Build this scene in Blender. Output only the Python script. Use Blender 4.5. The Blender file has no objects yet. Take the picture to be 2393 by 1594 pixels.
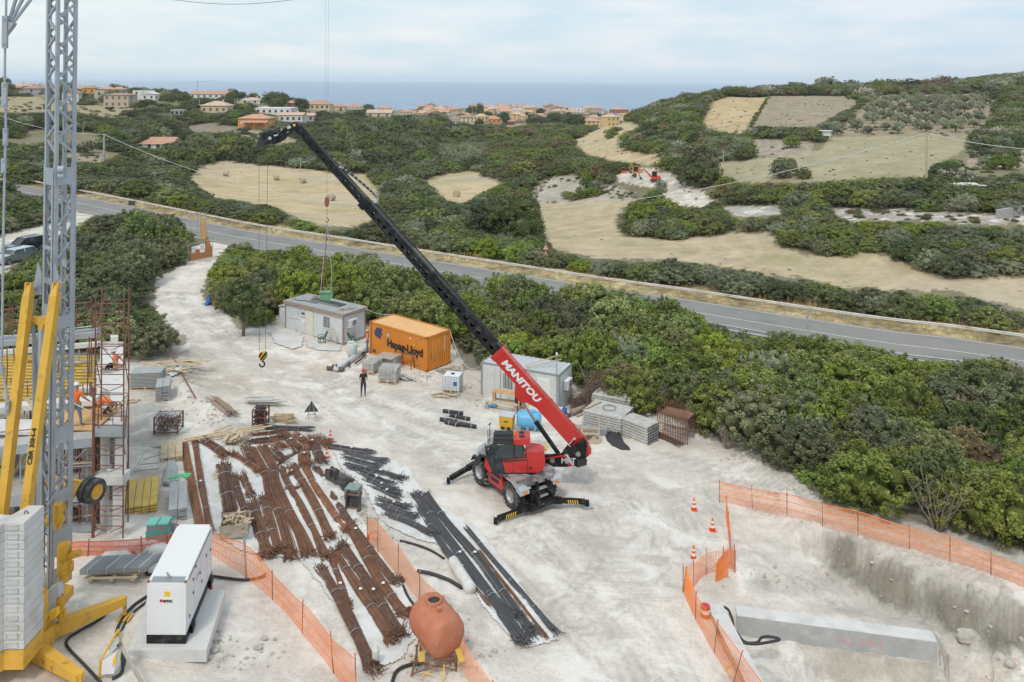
import bpy,math,random
import numpy as np
from mathutils import Vector,Matrix,noise as mnoise
R=math.radians
scene=bpy.context.scene
COL=scene.collection
# ---------------- camera ----------------
W0,H0=2393.0,1594.0
F=1850.0;CX=1196.5;HY=188.5;ROLL=0.0063;CAMZ=20.0
cam_d=bpy.data.cameras.new("camera");cam=bpy.data.objects.new("camera",cam_d);COL.objects.link(cam)
cam_d.sensor_width=36;cam_d.lens=F/W0*36
cam_d.shift_y=-(H0/2-HY)/W0
cam_d.clip_start=0.5;cam_d.clip_end=90000
cam.matrix_world=Matrix.Translation((0,0,CAMZ))@Matrix.Rotation(-ROLL,4,'Y')@Matrix.Rotation(R(90),4,'X')
scene.camera=cam
# ---------------- world ----------------
world=bpy.data.worlds.new("World");scene.world=world;world.use_nodes=True
SUN_EL,SUN_ROT=R(55),R(200)
nt=world.node_tree;N=nt.nodes;L=nt.links;N.clear()
def wn(t,**k):
 n=N.new(t)
 for a,v in k.items():setattr(n,a,v)
 return n
out=wn('ShaderNodeOutputWorld');bg=wn('ShaderNodeBackground')
sky=wn('ShaderNodeTexSky',sky_type='NISHITA');sky.sun_disc=False
sky.sun_elevation=SUN_EL;sky.sun_rotation=SUN_ROT;sky.dust_density=3.0;sky.altitude=0
tc=wn('ShaderNodeTexCoord');mp=wn('ShaderNodeMapping');mp.inputs['Scale'].default_value=(6,6,27)
mp.inputs['Location'].default_value=(0.3,0.1,0.0)
nz=wn('ShaderNodeTexNoise');nz.inputs['Scale'].default_value=1.15;nz.inputs['Detail'].default_value=7;nz.inputs['Roughness'].default_value=.52
rp=wn('ShaderNodeValToRGB')
rp.color_ramp.elements[0].position=.36;rp.color_ramp.elements[0].color=(0.66,0.815,0.90,1)
rp.color_ramp.elements[1].position=.66;rp.color_ramp.elements[1].color=(0.86,0.90,0.93,1)
sx=wn('ShaderNodeSeparateXYZ')
hr=wn('ShaderNodeMapRange');hr.inputs[1].default_value=0.0;hr.inputs[2].default_value=.022;hr.inputs[3].default_value=0;hr.inputs[4].default_value=1
hz=wn('ShaderNodeMixRGB');hz.inputs[1].default_value=(0.62,0.775,0.865,1)
lf=wn('ShaderNodeMapRange');lf.inputs[1].default_value=.55;lf.inputs[2].default_value=-.55;lf.inputs[3].default_value=0;lf.inputs[4].default_value=1
lm=wn('ShaderNodeMixRGB',blend_type='MULTIPLY');lm.inputs[0].default_value=1
lc=wn('ShaderNodeMixRGB');lc.inputs[1].default_value=(0.90,0.93,0.99,1);lc.inputs[2].default_value=(1.06,1.04,1.0,1)
sk=wn('ShaderNodeMixRGB',blend_type='MULTIPLY');sk.inputs[0].default_value=1;sk.inputs[2].default_value=(0.1,0.1,0.1,1)
mx=wn('ShaderNodeMixRGB');mx.inputs[0].default_value=.88
L.new(tc.outputs['Generated'],mp.inputs[0]);L.new(mp.outputs[0],nz.inputs['Vector']);L.new(nz.outputs[0],rp.inputs[0])
L.new(tc.outputs['Generated'],sx.inputs[0]);L.new(sx.outputs['Z'],hr.inputs[0]);L.new(hr.outputs[0],hz.inputs[0]);L.new(rp.outputs[0],hz.inputs[2])
L.new(sx.outputs['X'],lf.inputs[0]);L.new(lf.outputs[0],lc.inputs[0]);L.new(hz.outputs[0],lm.inputs[1]);L.new(lc.outputs[0],lm.inputs[2])
L.new(sky.outputs[0],sk.inputs[1]);L.new(sk.outputs[0],mx.inputs[1]);L.new(lm.outputs[0],mx.inputs[2])
L.new(mx.outputs[0],bg.inputs[0]);bg.inputs[1].default_value=1.0;L.new(bg.outputs[0],out.inputs[0])
# ---------------- sun ----------------
sd=bpy.data.lights.new("sun",'SUN');sd.energy=1.5;sd.angle=R(11);sd.color=(1.0,0.95,0.88)
so=bpy.data.objects.new("sun",sd);COL.objects.link(so)
sdir=Vector((math.sin(SUN_ROT)*math.cos(SUN_EL),math.cos(SUN_ROT)*math.cos(SUN_EL),math.sin(SUN_EL)))
so.rotation_euler=(-sdir).to_track_quat('-Z','Y').to_euler();so.location=(0,-30,60)
scene.view_settings.view_transform='Standard';scene.view_settings.look='None'
scene.view_settings.exposure=0.14;scene.view_settings.gamma=1
scene.render.engine='CYCLES'
scene.cycles.use_denoising=True
scene.cycles.max_bounces=5;scene.cycles.diffuse_bounces=3;scene.cycles.glossy_bounces=2
scene.cycles.transparent_max_bounces=12;scene.cycles.transmission_bounces=3
scene.cycles.volume_bounces=2
# ---------------- measuring helpers ----------------
cr,sr=math.cos(ROLL),math.sin(ROLL)
def ray(px,py):
 u=(px-CX)/F;v=(HY-py)/F
 return(cr*u-sr*v,1.0,sr*u+cr*v)
def proj(X,Y,Z):
 x=X/Y;z=(Z-CAMZ)/Y
 u=cr*x+sr*z;v=-sr*x+cr*z
 return CX+F*u,HY-F*v
def P(px,py,z=0.0):
 d=ray(px,py);t=(z-CAMZ)/d[2]
 return Vector((d[0]*t,t,z))
def D(px,py,Y):
 d=ray(px,py);return Vector((d[0]*Y,Y,CAMZ+d[2]*Y))
 # ---------------- terrain ----------------
CP=[]
for(px,py,z)in[(60,1700,1.5),(100,1590,1.5),(-250,1500,1.6),(300,1270,1.5),(0,1270,1.5),(-300,1200,1.2),(300,1080,1.0),(330,900,.4),(-200,950,0.2),(0,900,0.4),(500,1560,.9),(500,1350,.9),(450,1100,.4),(620,1250,.3),(700,1500,.3),(800,1300,-.1),(760,1080,-.3),(600,950,-.4),(420,830,-.3),(640,830,-1.2),(849,926,-1.1),(1205,1186,-.8),(1132,1128,-.8),(1046,1131,-.8),(1158,1229,-.8),(1375,1186,-.8),(1300,1090,-.85),(997,869,-1.5),(865,826,-1.5),(1052,852,-1.5),(802,807,-1.5),(668,770,-1.4),(1305,966,-2.2),(1125,931,-2.0),(1340,945,-2.2),(1000,1590,0),(900,1720,.2),(1400,1700,-.3),(1600,1590,-.6),(1500,1300,-.8),(1500,1050,-1.4),(1640,1050,-1.7),(1700,1180,-1.5),(2300,1340,-1.4),(2393,1250,-1.4),(2000,1180,-1.6),(2600,1500,-1.4),(1850,1330,-1.6),(2100,1450,-2.2),(2000,1700,-2.6),(2393,1594,-2.0),(450,640,-.6),(370,720,-.5),(560,690,-1.0),(250,640,-.5),(40,560,-.3),(180,560,-.3),(-200,600,0),(2600,880,-1.0),(2393,868,-1.0),(1620,752,-1.0),(1300,690,-1.0),(900,625,-1.0),(600,560,-.7),(300,512,-.3),(155,490,0),(-200,440,.4),(2600,850,-1),(2393,800,-1.0),(1620,690,-1.0),(1300,636,-1.0),(900,581,-1.0),(600,520,-.7),(300,475,-.3),(155,448,0),(2200,960,-1.8),(1800,880,-1.8),(1400,800,-1.8),(1000,720,-1.6),(760,660,-1.3),(1400,600,-2.5),(1400,550,-6),(1700,600,-2.2),(2000,640,-1.8),(2300,700,-1.6),(1290,500,-10),(1450,490,-7),(1950,560,-1.0),(2300,600,-.4),(860,520,-5),(1100,550,-4.5),(700,500,-6),(528,407,-8.5),(707,423,-9.5),(773,462,-8.5),(480,375,-7.5),(560,455,-6.5),(400,440,-5),(200,400,-3),(0,400,-1.5),(960,450,-9.5),(1540,415,-2.5),(1470,412,-4),(1640,468,-4),(1700,500,-3),(2165,440,2.0),(2100,500,.3),(2380,490,1.6),(1900,400,2),(2050,360,4),(1760,370,3),(1937,320,5.5),(2250,318,6.5),(2350,400,4),(1740,310,4.6),(1800,250,10.5),(1980,250,11),(2060,235,12.5),(2180,235,13),(2320,225,13.6),(1690,235,10.5),(1640,290,5.2),(350,340,-2),(100,300,3),(300,285,2.5),(460,300,-.5),(600,300,.2),(530,270,3.6),(650,262,3),(260,251,6.6),(40,214,10.6),(120,228,9.5),(180,240,8.2),(420,245,6.8),(480,230,7.2),(640,380,-7.5),(800,330,-8),(1000,350,-13),(900,390,-11),(1150,335,-15),(1200,385,-9.5),(1130,425,-9),(1068,465,-9.5),(1350,340,-3.6),(1450,300,1.0),(1480,290,2),(1420,355,-1.2),(1530,375,.2),(1540,350,1.2),(1290,425,-8),(1350,415,-6.5),(1250,455,-11),(570,230,6.6),(620,240,5.5),(690,252,3.6),(350,236,7.6),(300,220,8.5),(230,216,9.4),(720,250,3.5),(800,262,1),(880,272,-3),(950,285,-8),(1550,300,5),(1600,260,8)]:
 v=P(px,py,z);CP.append((v.x,v.y,z))
for(px,Y,z)in[(1640,330,12),(1700,360,14.6),(1850,380,14.6),(2050,400,15),(2250,400,15.4),(2393,400,16),(2700,400,17),(1560,400,7.5),(1500,400,2),(1450,420,-3),(1700,520,8),(2000,560,10),(2300,620,16),(1600,560,-22),(2050,900,2),(2150,1300,14),(2230,1300,20),(2300,1300,25),(2393,1300,32),(2600,1300,46),(3000,1000,50),(1000,700,-14.5),(1200,700,-15),(1400,700,-14),(1100,1000,-17.5),(1400,1000,-17.5),(1250,1150,-19),(900,900,-16),(900,1100,-21),(1400,1150,-19),(700,650,-4),(600,700,-6),(700,900,-20),(300,650,5),(300,800,-6),(450,720,2),(100,700,8),(0,900,0),(-400,500,12),(-600,800,2),(-500,300,5),(0,1200,-22),(500,1000,-22),(-800,1300,-24),(1650,900,-30),(1750,1200,-22),(1600,1500,-34),(1600,1000,-34),(1500,800,-26),(1700,700,-14),(1850,1000,-16),(1950,700,2),(1700,1600,-36),(1900,1500,-20),(800,1400,-30),(1400,1500,-30),(300,1600,-32),(-600,1800,-34),(1150,520,-15),(1300,500,-14.6),(2900,200,4),(2900,100,0),(3200,50,-1),(-900,100,2),(-900,40,1.5)]:
 CP.append(((px-CX)/F*Y,Y,z))
CP=np.array(CP)
def warp(X,Y):
 r=np.sqrt(X*X+Y*Y)+1e-6;k=np.log1p(r/40.0)*40.0/r
 return X*k,Y*k
cxw,cyw=warp(CP[:,0],CP[:,1])
_A=np.sqrt((cxw[:,None]-cxw[None])**2+(cyw[:,None]-cyw[None])**2)
_n=len(CP);_M=np.zeros((_n+1,_n+1));_M[:_n,:_n]=_A-np.eye(_n)*1.2;_M[:_n,_n]=1;_M[_n,:_n]=1
_w=np.linalg.solve(_M,np.append(CP[:,2],0))
def _h(ix,iy,s):
 v=np.sin(ix*127.1+iy*311.7+s*74.7)*43758.5453
 return v-np.floor(v)
def vn(x,y,s=0):
 ix=np.floor(x);iy=np.floor(y);fx=x-ix;fy=y-iy
 fx=fx*fx*(3-2*fx);fy=fy*fy*(3-2*fy)
 a=_h(ix,iy,s);b=_h(ix+1,iy,s);c=_h(ix,iy+1,s);d=_h(ix+1,iy+1,s)
 return(a*(1-fx)+b*fx)*(1-fy)+(c*(1-fx)+d*fx)*fy-.5
def fbm(x,y,s=0,o=4):
 t=0;a=1.0
 for i in range(o):
  t=t+a*vn(x,y,s+i*7);x=x*2.03;y=y*2.03;a*=.5
 return t
def seg_dist(X,Y,pts):
 best=np.full(np.shape(X),1e9);sg=np.zeros(np.shape(X))
 for(a,b)in zip(pts[:-1],pts[1:]):
  dx,dy=b[0]-a[0],b[1]-a[1];l2=dx*dx+dy*dy
  t=np.clip(((X-a[0])*dx+(Y-a[1])*dy)/l2,0,1)
  d=np.hypot(X-a[0]-t*dx,Y-a[1]-t*dy)
  s=np.sign(dx*(Y-a[1])-dy*(X-a[0]))
  m=d<best;best=np.where(m,d,best);sg=np.where(m,s,sg)
 return best*sg
def zbase(X,Y):
 X=np.asarray(X,float);Y=np.asarray(Y,float)
 xw,yw=warp(X,Y);o=np.full(X.shape,_w[_n])
 for i in range(_n):
  o=o+_w[i]*np.sqrt((xw-cxw[i])**2+(yw-cyw[i])**2)
 return o
def sstep(x):x=np.clip(x,0,1);return x*x*(3-2*x)
def wl(pts,z=-1.5):return[tuple(P(a,b,z)[:2])for a,b in pts]
CUT1=wl([(1790,1238),(1880,1262),(1990,1296),(2090,1345),(2200,1395),(2300,1440),(2450,1480),(2700,1560)])
CUT2=wl([(1640,1335),(1760,1345),(1860,1365),(1960,1400),(2080,1440)])
BANK=wl([(780,1120),(850,1210),(960,1320),(1060,1430),(1110,1560)],0)
PIT=wl([(1850,1486),(1960,1497),(2080,1515),(2180,1524)],-2.2)
WLINE=wl([(1722,1440),(2190,1502)],-1.25)
WEDGE=wl([(395,850),(430,900),(470,950),(520,1000)],0)
def zt(X,Y):
 X=np.asarray(X,float);Y=np.asarray(Y,float)
 z=zbase(X,Y)
 near=sstep((75-Y)/20.0)
 d=seg_dist(X,Y,CUT1);fade=sstep((X-CUT1[0][0])/2.5)*near*(np.abs(d)<12)
 n1=fbm(X*.9,Y*.9,3)
 z=z+fade*(1.15*sstep((d+.5+n1*.9)/1.0)-.45)*np.exp(-np.abs(d)/9)
 z=z+fade*np.exp(-(d/1.6)**2)*(.5*np.abs(fbm(X*1.9,Y*1.9,9))+.22*fbm(X*5,Y*5,4))
 d=seg_dist(X,Y,CUT2);z=z+near*(np.abs(d)<8)*np.exp(-(d/1.3)**2)*(.2+.35*fbm(X*1.7,Y*1.7,2))
 d=seg_dist(X,Y,BANK);z=z+near*np.exp(-(d/1.0)**2)*(.22+.25*fbm(X*2,Y*2,6))
 d=seg_dist(X,Y,WEDGE);z=z+near*np.exp(-(d/.9)**2)*(.35+.2*fbm(X*2,Y*2,5))
 d=seg_dist(X,Y,PIT);m=near*sstep((2.6-np.hypot(X-PIT[1][0]-1.2,Y-PIT[1][1]+.8)/2.0))
 z=z-1.6*m*sstep((-d)/.5)
 d=seg_dist(X,Y,WLINE);tx=((X-WLINE[0][0])*(WLINE[1][0]-WLINE[0][0])+(Y-WLINE[0][1])*(WLINE[1][1]-WLINE[0][1]))/((WLINE[1][0]-WLINE[0][0])**2+(WLINE[1][1]-WLINE[0][1])**2)
 m=np.exp(-(d/2.2)**4)*sstep((tx+.12)/.12)*sstep((1.12-tx)/.12)*near;tg=np.where(d>.3,-1.38+.12*fbm(X*2,Y*2,44),-2.0-.9*sstep((-d-.15)/1.2)*sstep((tx-.3)/.12)*sstep((.97-tx)/.06)+.1*fbm(X*2.5,Y*2.5,45))
 z=z*(1-m)+tg*m
 far=sstep((Y-70)/60)
 z=z+near*(.05*fbm(X*.8,Y*.8,1)+.03*fbm(X*3,Y*3,8))+far*.9*fbm(X*.03,Y*.03,12)
 return z
_ts=np.geomspace(12,2600,900)
def hit(px,py):
 d=ray(px,py);X=d[0]*_ts;Z=CAMZ+d[2]*_ts
 b=np.nonzero(Z<=zt(X,_ts))[0]
 if len(b)==0:return None
 i=b[0];a,c=_ts[max(i-1,0)],_ts[i]
 t=np.linspace(a,c,24);zz=zt(d[0]*t,t);k=np.nonzero(CAMZ+d[2]*t<=zz)[0]
 t=t[k[0]]if len(k)else c
 return Vector((d[0]*t,t,CAMZ+d[2]*t))
def gz(x,y):return float(zt(np.array([x]),np.array([y]))[0])
def inpoly(px,py,poly):
 c=np.zeros(np.shape(px),bool);n=len(poly);j=n-1
 for i in range(n):
  xi,yi=poly[i];xj,yj=poly[j]
  if yi!=yj:
   c^=((yi>py)!=(yj>py))&(px<(xj-xi)*(py-yi)/(yj-yi)+xi)
  j=i
 return c
 # ---------------- tagging ----------------
def tag(o,label=None,cat=None,group=None,kind=None):
 if label:o['label']=label
 if cat:o['category']=cat
 if group:o['group']=group
 if kind:o['kind']=kind
 return o
def empty(name,loc=(0,0,0),rz=0.0,label=None,cat=None,group=None):
 o=bpy.data.objects.new(name,None);COL.objects.link(o);o.location=loc;o.rotation_euler=(0,0,rz)
 o.empty_display_size=.2
 return tag(o,label,cat,group)
KIDS={}
def kids(o):return KIDS.get(o.name,[])
def set_parent(c,p):
 c.parent=p;KIDS.setdefault(p.name,[]).append(c)
def copy_tree(o,parent=None,loc=None,rz=None,label=None,scale=None):
 c=o.copy();COL.objects.link(c)
 if parent is not None:set_parent(c,parent)
 for ch in list(kids(o)):copy_tree(ch,c)
 if loc is not None:c.location=loc
 if rz is not None:c.rotation_euler=(0,0,rz)
 if scale is not None:c.scale=scale if hasattr(scale,'__len__')else(scale,)*3
 if label:c['label']=label
 return c
 # ---------------- materials ----------------
MATS={}
def nmat(name):
 m=bpy.data.materials.new(name);m.use_nodes=True;MATS[name]=m;return m,m.node_tree
def mat(name,col,rough=.6,metal=0.0,var=.12,vscale=3.0,bump=0.0,bscale=20.0,dirt=None,dscale=1.5,dlo=.5,dhi=.7,coord='Object',spec=.5,rnd=0.0,coat=0.0,stretch=None):
 if name in MATS:return MATS[name]
 m,t=nmat(name);n=t.nodes;l=t.links;b=n['Principled BSDF']
 b.inputs['Roughness'].default_value=rough;b.inputs['Metallic'].default_value=metal
 b.inputs['Specular IOR Level'].default_value=spec;b.inputs['Coat Weight'].default_value=coat
 tcn=n.new('ShaderNodeTexCoord');src=tcn.outputs[coord]
 if stretch:
  mpn=n.new('ShaderNodeMapping');mpn.inputs['Scale'].default_value=stretch;l.new(src,mpn.inputs[0]);src=mpn.outputs[0]
 nn=n.new('ShaderNodeTexNoise');nn.inputs['Scale'].default_value=vscale;nn.inputs['Detail'].default_value=5;l.new(src,nn.inputs['Vector'])
 hs=n.new('ShaderNodeHueSaturation');hs.inputs['Color'].default_value=(*col,1)
 mr=n.new('ShaderNodeMapRange');mr.inputs[1].default_value=.25;mr.inputs[2].default_value=.75;mr.inputs[3].default_value=1-var;mr.inputs[4].default_value=1+var
 l.new(nn.outputs[0],mr.inputs[0])
 val=mr.outputs[0]
 if rnd:
  oi=n.new('ShaderNodeObjectInfo');r2=n.new('ShaderNodeMapRange');r2 .inputs[3].default_value=1-rnd;r2 .inputs[4].default_value=1+rnd
  l.new(oi.outputs['Random'],r2 .inputs[0]);mu=n.new('ShaderNodeMath');mu.operation='MULTIPLY';l.new(val,mu.inputs[0]);l.new(r2 .outputs[0],mu.inputs[1]);val=mu.outputs[0]
 l.new(val,hs.inputs['Value']);colo=hs.outputs[0]
 if dirt:
  dn=n.new('ShaderNodeTexNoise');dn.inputs['Scale'].default_value=dscale;dn.inputs['Detail'].default_value=8;dn.inputs['Roughness'].default_value=.65;l.new(src,dn.inputs['Vector'])
  dr=n.new('ShaderNodeMapRange');dr.inputs[1].default_value=dlo;dr.inputs[2].default_value=dhi;l.new(dn.outputs[0],dr.inputs[0])
  dm=n.new('ShaderNodeMixRGB');dm.inputs[2].default_value=(*dirt,1);l.new(dr.outputs[0],dm.inputs[0]);l.new(colo,dm.inputs[1]);colo=dm.outputs[0]
 l.new(colo,b.inputs['Base Color'])
 if bump:
  bn=n.new('ShaderNodeTexNoise');bn.inputs['Scale'].default_value=bscale;bn.inputs['Detail'].default_value=6;l.new(src,bn.inputs['Vector'])
  bb=n.new('ShaderNodeBump');bb.inputs['Strength'].default_value=bump;bb.inputs['Distance'].default_value=.05;l.new(bn.outputs[0],bb.inputs['Height']);l.new(bb.outputs[0],b.inputs['Normal'])
 return m
def M(name):
 return MATS[name]
 # ---------------- mesh builder ----------------
def rotz(a):return Matrix.Rotation(a,3,'Z')
class MB:
 def __init__(s):s.v=[];s.f=[];s.m=[];s.mats=[];s.cur=0;s.attr=[]
 def use(s,m):
  if isinstance(m,str):m=MATS[m]
  if m not in s.mats:s.mats.append(m)
  s.cur=s.mats.index(m);return s
 def add(s,vs,fs):
  o=len(s.v);s.v.extend(tuple(v)for v in vs)
  for f in fs:s.f.append(tuple(i+o for i in f));s.m.append(s.cur)
  return s
 def box(s,c,d,rot=None):
  x,y,z=d[0]/2,d[1]/2,d[2]/2
  vs=[Vector((a*x,b*y,e*z))for e in(-1,1)for b in(-1,1)for a in(-1,1)]
  if rot is not None:vs=[rot@v for v in vs]
  c=Vector(c)
  return s.add([v+c for v in vs],[(0,2,3,1),(4,5,7,6),(0,1,5,4),(2,6,7,3),(0,4,6,2),(1,3,7,5)])
 def bb(s,lo,hi):return s.box([(a+b)/2 for a,b in zip(lo,hi)],[b-a for a,b in zip(lo,hi)])
 def frame(s,a,b,up=(0,0,1)):
  a=Vector(a);b=Vector(b);d=(b-a);ln=d.length;d=d.normalized()if ln>1e-9 else Vector((0,0,1))
  u=Vector(up);x=d.cross(u)
  if x.length<1e-3:x=d.cross(Vector((1,0,0)))
  x.normalize();y=x.cross(d).normalized()
  return a,b,d,x,y
 def bar(s,a,b,w,h=None,up=(0,0,1)):
  h=h or w;a,b,d,x,y=s.frame(a,b,up);x=x*w/2;y=y*h/2
  return s.add([a-x-y,a+x-y,a+x+y,a-x+y,b-x-y,b+x-y,b+x+y,b-x+y],[(0,1,2,3),(4,7,6,5),(0,4,5,1),(1,5,6,2),(2,6,7,3),(3,7,4,0)])
 def taper(s,a,b,w0,h0,w1,h1,up=(0,0,1)):
  a,b,d,x,y=s.frame(a,b,up)
  return s.add([a-x*w0/2-y*h0/2,a+x*w0/2-y*h0/2,a+x*w0/2+y*h0/2,a-x*w0/2+y*h0/2,b-x*w1/2-y*h1/2,b+x*w1/2-y*h1/2,b+x*w1/2+y*h1/2,b-x*w1/2+y*h1/2],[(0,1,2,3),(4,7,6,5),(0,4,5,1),(1,5,6,2),(2,6,7,3),(3,7,4,0)])
 def cyl(s,a,b,r,r2=None,n=12,caps=True):
  r2=r if r2 is None else r2;a,b,d,x,y=s.frame(a,b)
  vs=[]
  for c,q in((a,r),(b,r2)):
   for i in range(n):
    t=2*math.pi*i/n;vs.append(c+x*(math.cos(t)*q)+y*(math.sin(t)*q))
  fs=[(i,(i+1)%n,n+(i+1)%n,n+i)for i in range(n)]
  if caps:fs+=[tuple(range(n))[::-1],tuple(range(n,2*n))]
  return s.add(vs,fs)
 def tube(s,pts,r,n=6,close=True):
  pts=[Vector(p)for p in pts];vs=[];k=len(pts)
  px=None
  for i,p in enumerate(pts):
   d=(pts[min(i+1,k-1)]-pts[max(i-1,0)])
   d=d.normalized()if d.length>1e-9 else Vector((0,0,1))
   u=Vector((0,0,1))if px is None else px
   x=d.cross(Vector((0,0,1)))if px is None else(px-d*px.dot(d))
   if x.length<1e-3:x=d.cross(Vector((1,0,0)))
   x.normalize();px=x;y=d.cross(x).normalized()
   rr=r[i]if hasattr(r,'__len__')else r
   for j in range(n):
    t=2*math.pi*j/n;vs.append(p+x*(math.cos(t)*rr)+y*(math.sin(t)*rr))
  fs=[]
  for i in range(k-1):
   for j in range(n):
    fs.append((i*n+j,i*n+(j+1)%n,(i+1)*n+(j+1)%n,(i+1)*n+j))
  if close:fs+=[tuple(range(n))[::-1],tuple(range((k-1)*n,k*n))]
  return s.add(vs,fs)
 def prism(s,poly,lo,hi,axis='z',org=(0,0,0),rot=None):
  n=len(poly);vs=[]
  for h in(lo,hi):
   for(a,b)in poly:
    v={'z':(a,b,h),'y':(a,h,b),'x':(h,a,b)}[axis];vs.append(Vector(v))
  if rot is not None:vs=[rot@v for v in vs]
  o=Vector(org);vs=[v+o for v in vs]
  return s.add(vs,[tuple(range(n))[::-1],tuple(range(n,2*n))]+[(i,(i+1)%n,n+(i+1)%n,n+i)for i in range(n)])
 def loft(s,rings,caps=True):
  n=len(rings[0]);vs=[v for r in rings for v in r];fs=[]
  for i in range(len(rings)-1):
   for j in range(n):fs.append((i*n+j,i*n+(j+1)%n,(i+1)*n+(j+1)%n,(i+1)*n+j))
  if caps:fs+=[tuple(range(n))[::-1],tuple(range((len(rings)-1)*n,len(rings)*n))]
  return s.add(vs,fs)
 def lathe(s,prof,n=20,org=(0,0,0),axis=None,caps=True):
  q=Matrix.Identity(3)if axis is None else Vector(axis).to_track_quat('Z','Y').to_matrix()
  o=Vector(org)
  rings=[[q@Vector((r*math.cos(2*math.pi*j/n),r*math.sin(2*math.pi*j/n),h))+o for j in range(n)]for r,h in prof]
  return s.loft(rings,caps)
 def blob(s,c,rad,n=10,m=7,jit=0.0,rng=random):
  c=Vector(c);rings=[]
  for i in range(m+1):
   ph=math.pi*i/m;ring=[]
   for j in range(n):
    t=2*math.pi*j/n;k=1+rng.uniform(-jit,jit)
    ring.append(c+Vector((rad[0]*math.sin(ph)*math.cos(t),rad[1]*math.sin(ph)*math.sin(t),-rad[2]*math.cos(ph)))*1.0 if jit==0 else c+Vector((rad[0]*math.sin(ph)*math.cos(t),rad[1]*math.sin(ph)*math.sin(t),-rad[2]*math.cos(ph)))*k)
   rings.append(ring)
  return s.loft(rings,False)
 def quad(s,a,b,c,d):return s.add([a,b,c,d],[(0,1,2,3)])
 def tri(s,a,b,c):return s.add([a,b,c],[(0,1,2)])
 def xf(s,mtx,start=0):
  for i in range(start,len(s.v)):s.v[i]=tuple(mtx@Vector(s.v[i]))
  return s
 def build(s,name,m=None,parent=None,org=None,smooth=False,**tg):
  me=bpy.data.meshes.new(name)
  vs=s.v
  if org is not None:vs=[(v[0]-org[0],v[1]-org[1],v[2]-org[2])for v in vs]
  me.from_pydata(vs,[],s.f)
  if m is not None and not s.mats:me.materials.append(MATS[m]if isinstance(m,str)else m)
  for q in s.mats:me.materials.append(q)
  if s.mats:me.polygons.foreach_set('material_index',s.m)
  if smooth:me.polygons.foreach_set('use_smooth',[True]*len(me.polygons))
  me.update()
  o=bpy.data.objects.new(name,me);COL.objects.link(o)
  if parent is not None:set_parent(o,parent)
  elif org is not None:o.location=org
  if tg:tag(o,**tg)
  return o
def auto_smooth(o,ang=40):
 me=o.data;me.polygons.foreach_set('use_smooth',[True]*len(me.polygons))
 me.set_sharp_from_angle(angle=R(ang))
 return o
_fc={}
def text_geo(txt,size=1.0,bold=0.0,sx=1.0,depth=.004,space=1.0,shear=0.0):
 cu=bpy.data.curves.new('lettering','FONT');cu.body=txt;cu.size=size;cu.offset=bold;cu.extrude=depth;cu.align_x='LEFT';cu.space_character=space;cu.shear=shear
 cu.resolution_u=3
 o=bpy.data.objects.new('lettering',cu);COL.objects.link(o)
 dg=bpy.context.evaluated_depsgraph_get();dg.update()
 me=bpy.data.meshes.new_from_object(o.evaluated_get(dg))
 vs=[(v.co.x*sx,v.co.y,v.co.z)for v in me.vertices];fs=[tuple(p.vertices)for p in me.polygons]
 bpy.data.objects.remove(o);bpy.data.curves.remove(cu);bpy.data.meshes.remove(me)
 return vs,fs
def text_on(mb,txt,origin,xdir,ydir,size,bold=0.0,sx=1.0,width=None,**k):
 vs,fs=text_geo(txt,size,bold,sx,**k)
 if width:
  w=max(v[0]for v in vs)-min(v[0]for v in vs);q=width/w;vs=[(v[0]*q,v[1],v[2])for v in vs]
 x=Vector(xdir).normalized();y=Vector(ydir).normalized();z=x.cross(y);o=Vector(origin)
 mb.add([o+x*v[0]+y*v[1]+z*v[2]for v in vs],fs)
 return mb
def sag(a,b,s,n=24):
 a=Vector(a);b=Vector(b)
 return[a.lerp(b,i/n)-Vector((0,0,s*4*(i/n)*(1-i/n)))for i in range(n+1)]
def smooth_path(pts,n=6):
 pts=[Vector(p)for p in pts];o=[]
 for i in range(len(pts)-1):
  p0=pts[max(i-1,0)];p1=pts[i];p2=pts[i+1];p3=pts[min(i+2,len(pts)-1)]
  for j in range(n):
   t=j/n;o.append(.5*((2*p1)+(p2-p0)*t+(2*p0-5*p1+4*p2-p3)*t*t+(3*p1-p0-3*p2+p3)*t**3))
 o.append(pts[-1]);return o
 # ---------------- road line ----------------
RAIL=[(-260,372),(0,409),(153,437.5),(300,465),(482,501),(620,527),(800,554),(965,580),(1110,602),(1282,628),(1420,649),(1600,673),(1741,694),(1889,716),(2075,742),(2230,759),(2393,781),(2800,836),(3300,900)]
def _zr(x):return float(np.interp(x,[-200,150,300,600,900],[.4,0,-.3,-.7,-1.0]))
_rp=[]
for(x,y)in RAIL:
 s=(y-HY)/20.6;_rp.append(P(x,y+.72*s,_zr(x)))
rail_path=smooth_path(_rp,5)
def offset_path(pts,d):
 o=[]
 for i,p in enumerate(pts):
  t=(pts[min(i+1,len(pts)-1)]-pts[max(i-1,0)]);t.z=0;t.normalize()
  o.append(p+Vector((t.y,-t.x,0))*d)
 return o
ROADW=7.4
road_mid=offset_path(rail_path,1.3+ROADW/2)
_rc=np.array([(p.x,p.y,p.z)for p in road_mid])
def road_near(X,Y):
 best=np.full(np.shape(X),1e9);zz=np.zeros(np.shape(X))
 for a,b in zip(_rc[:-1],_rc[1:]):
  dx,dy=b[0]-a[0],b[1]-a[1];t=np.clip(((X-a[0])*dx+(Y-a[1])*dy)/(dx*dx+dy*dy),0,1)
  d=np.hypot(X-a[0]-t*dx,Y-a[1]-t*dy);m=d<best
  best=np.where(m,d,best);zz=np.where(m,a[2]+t*(b[2]-a[2]),zz)
 return best,zz
_zt0=zt
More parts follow.
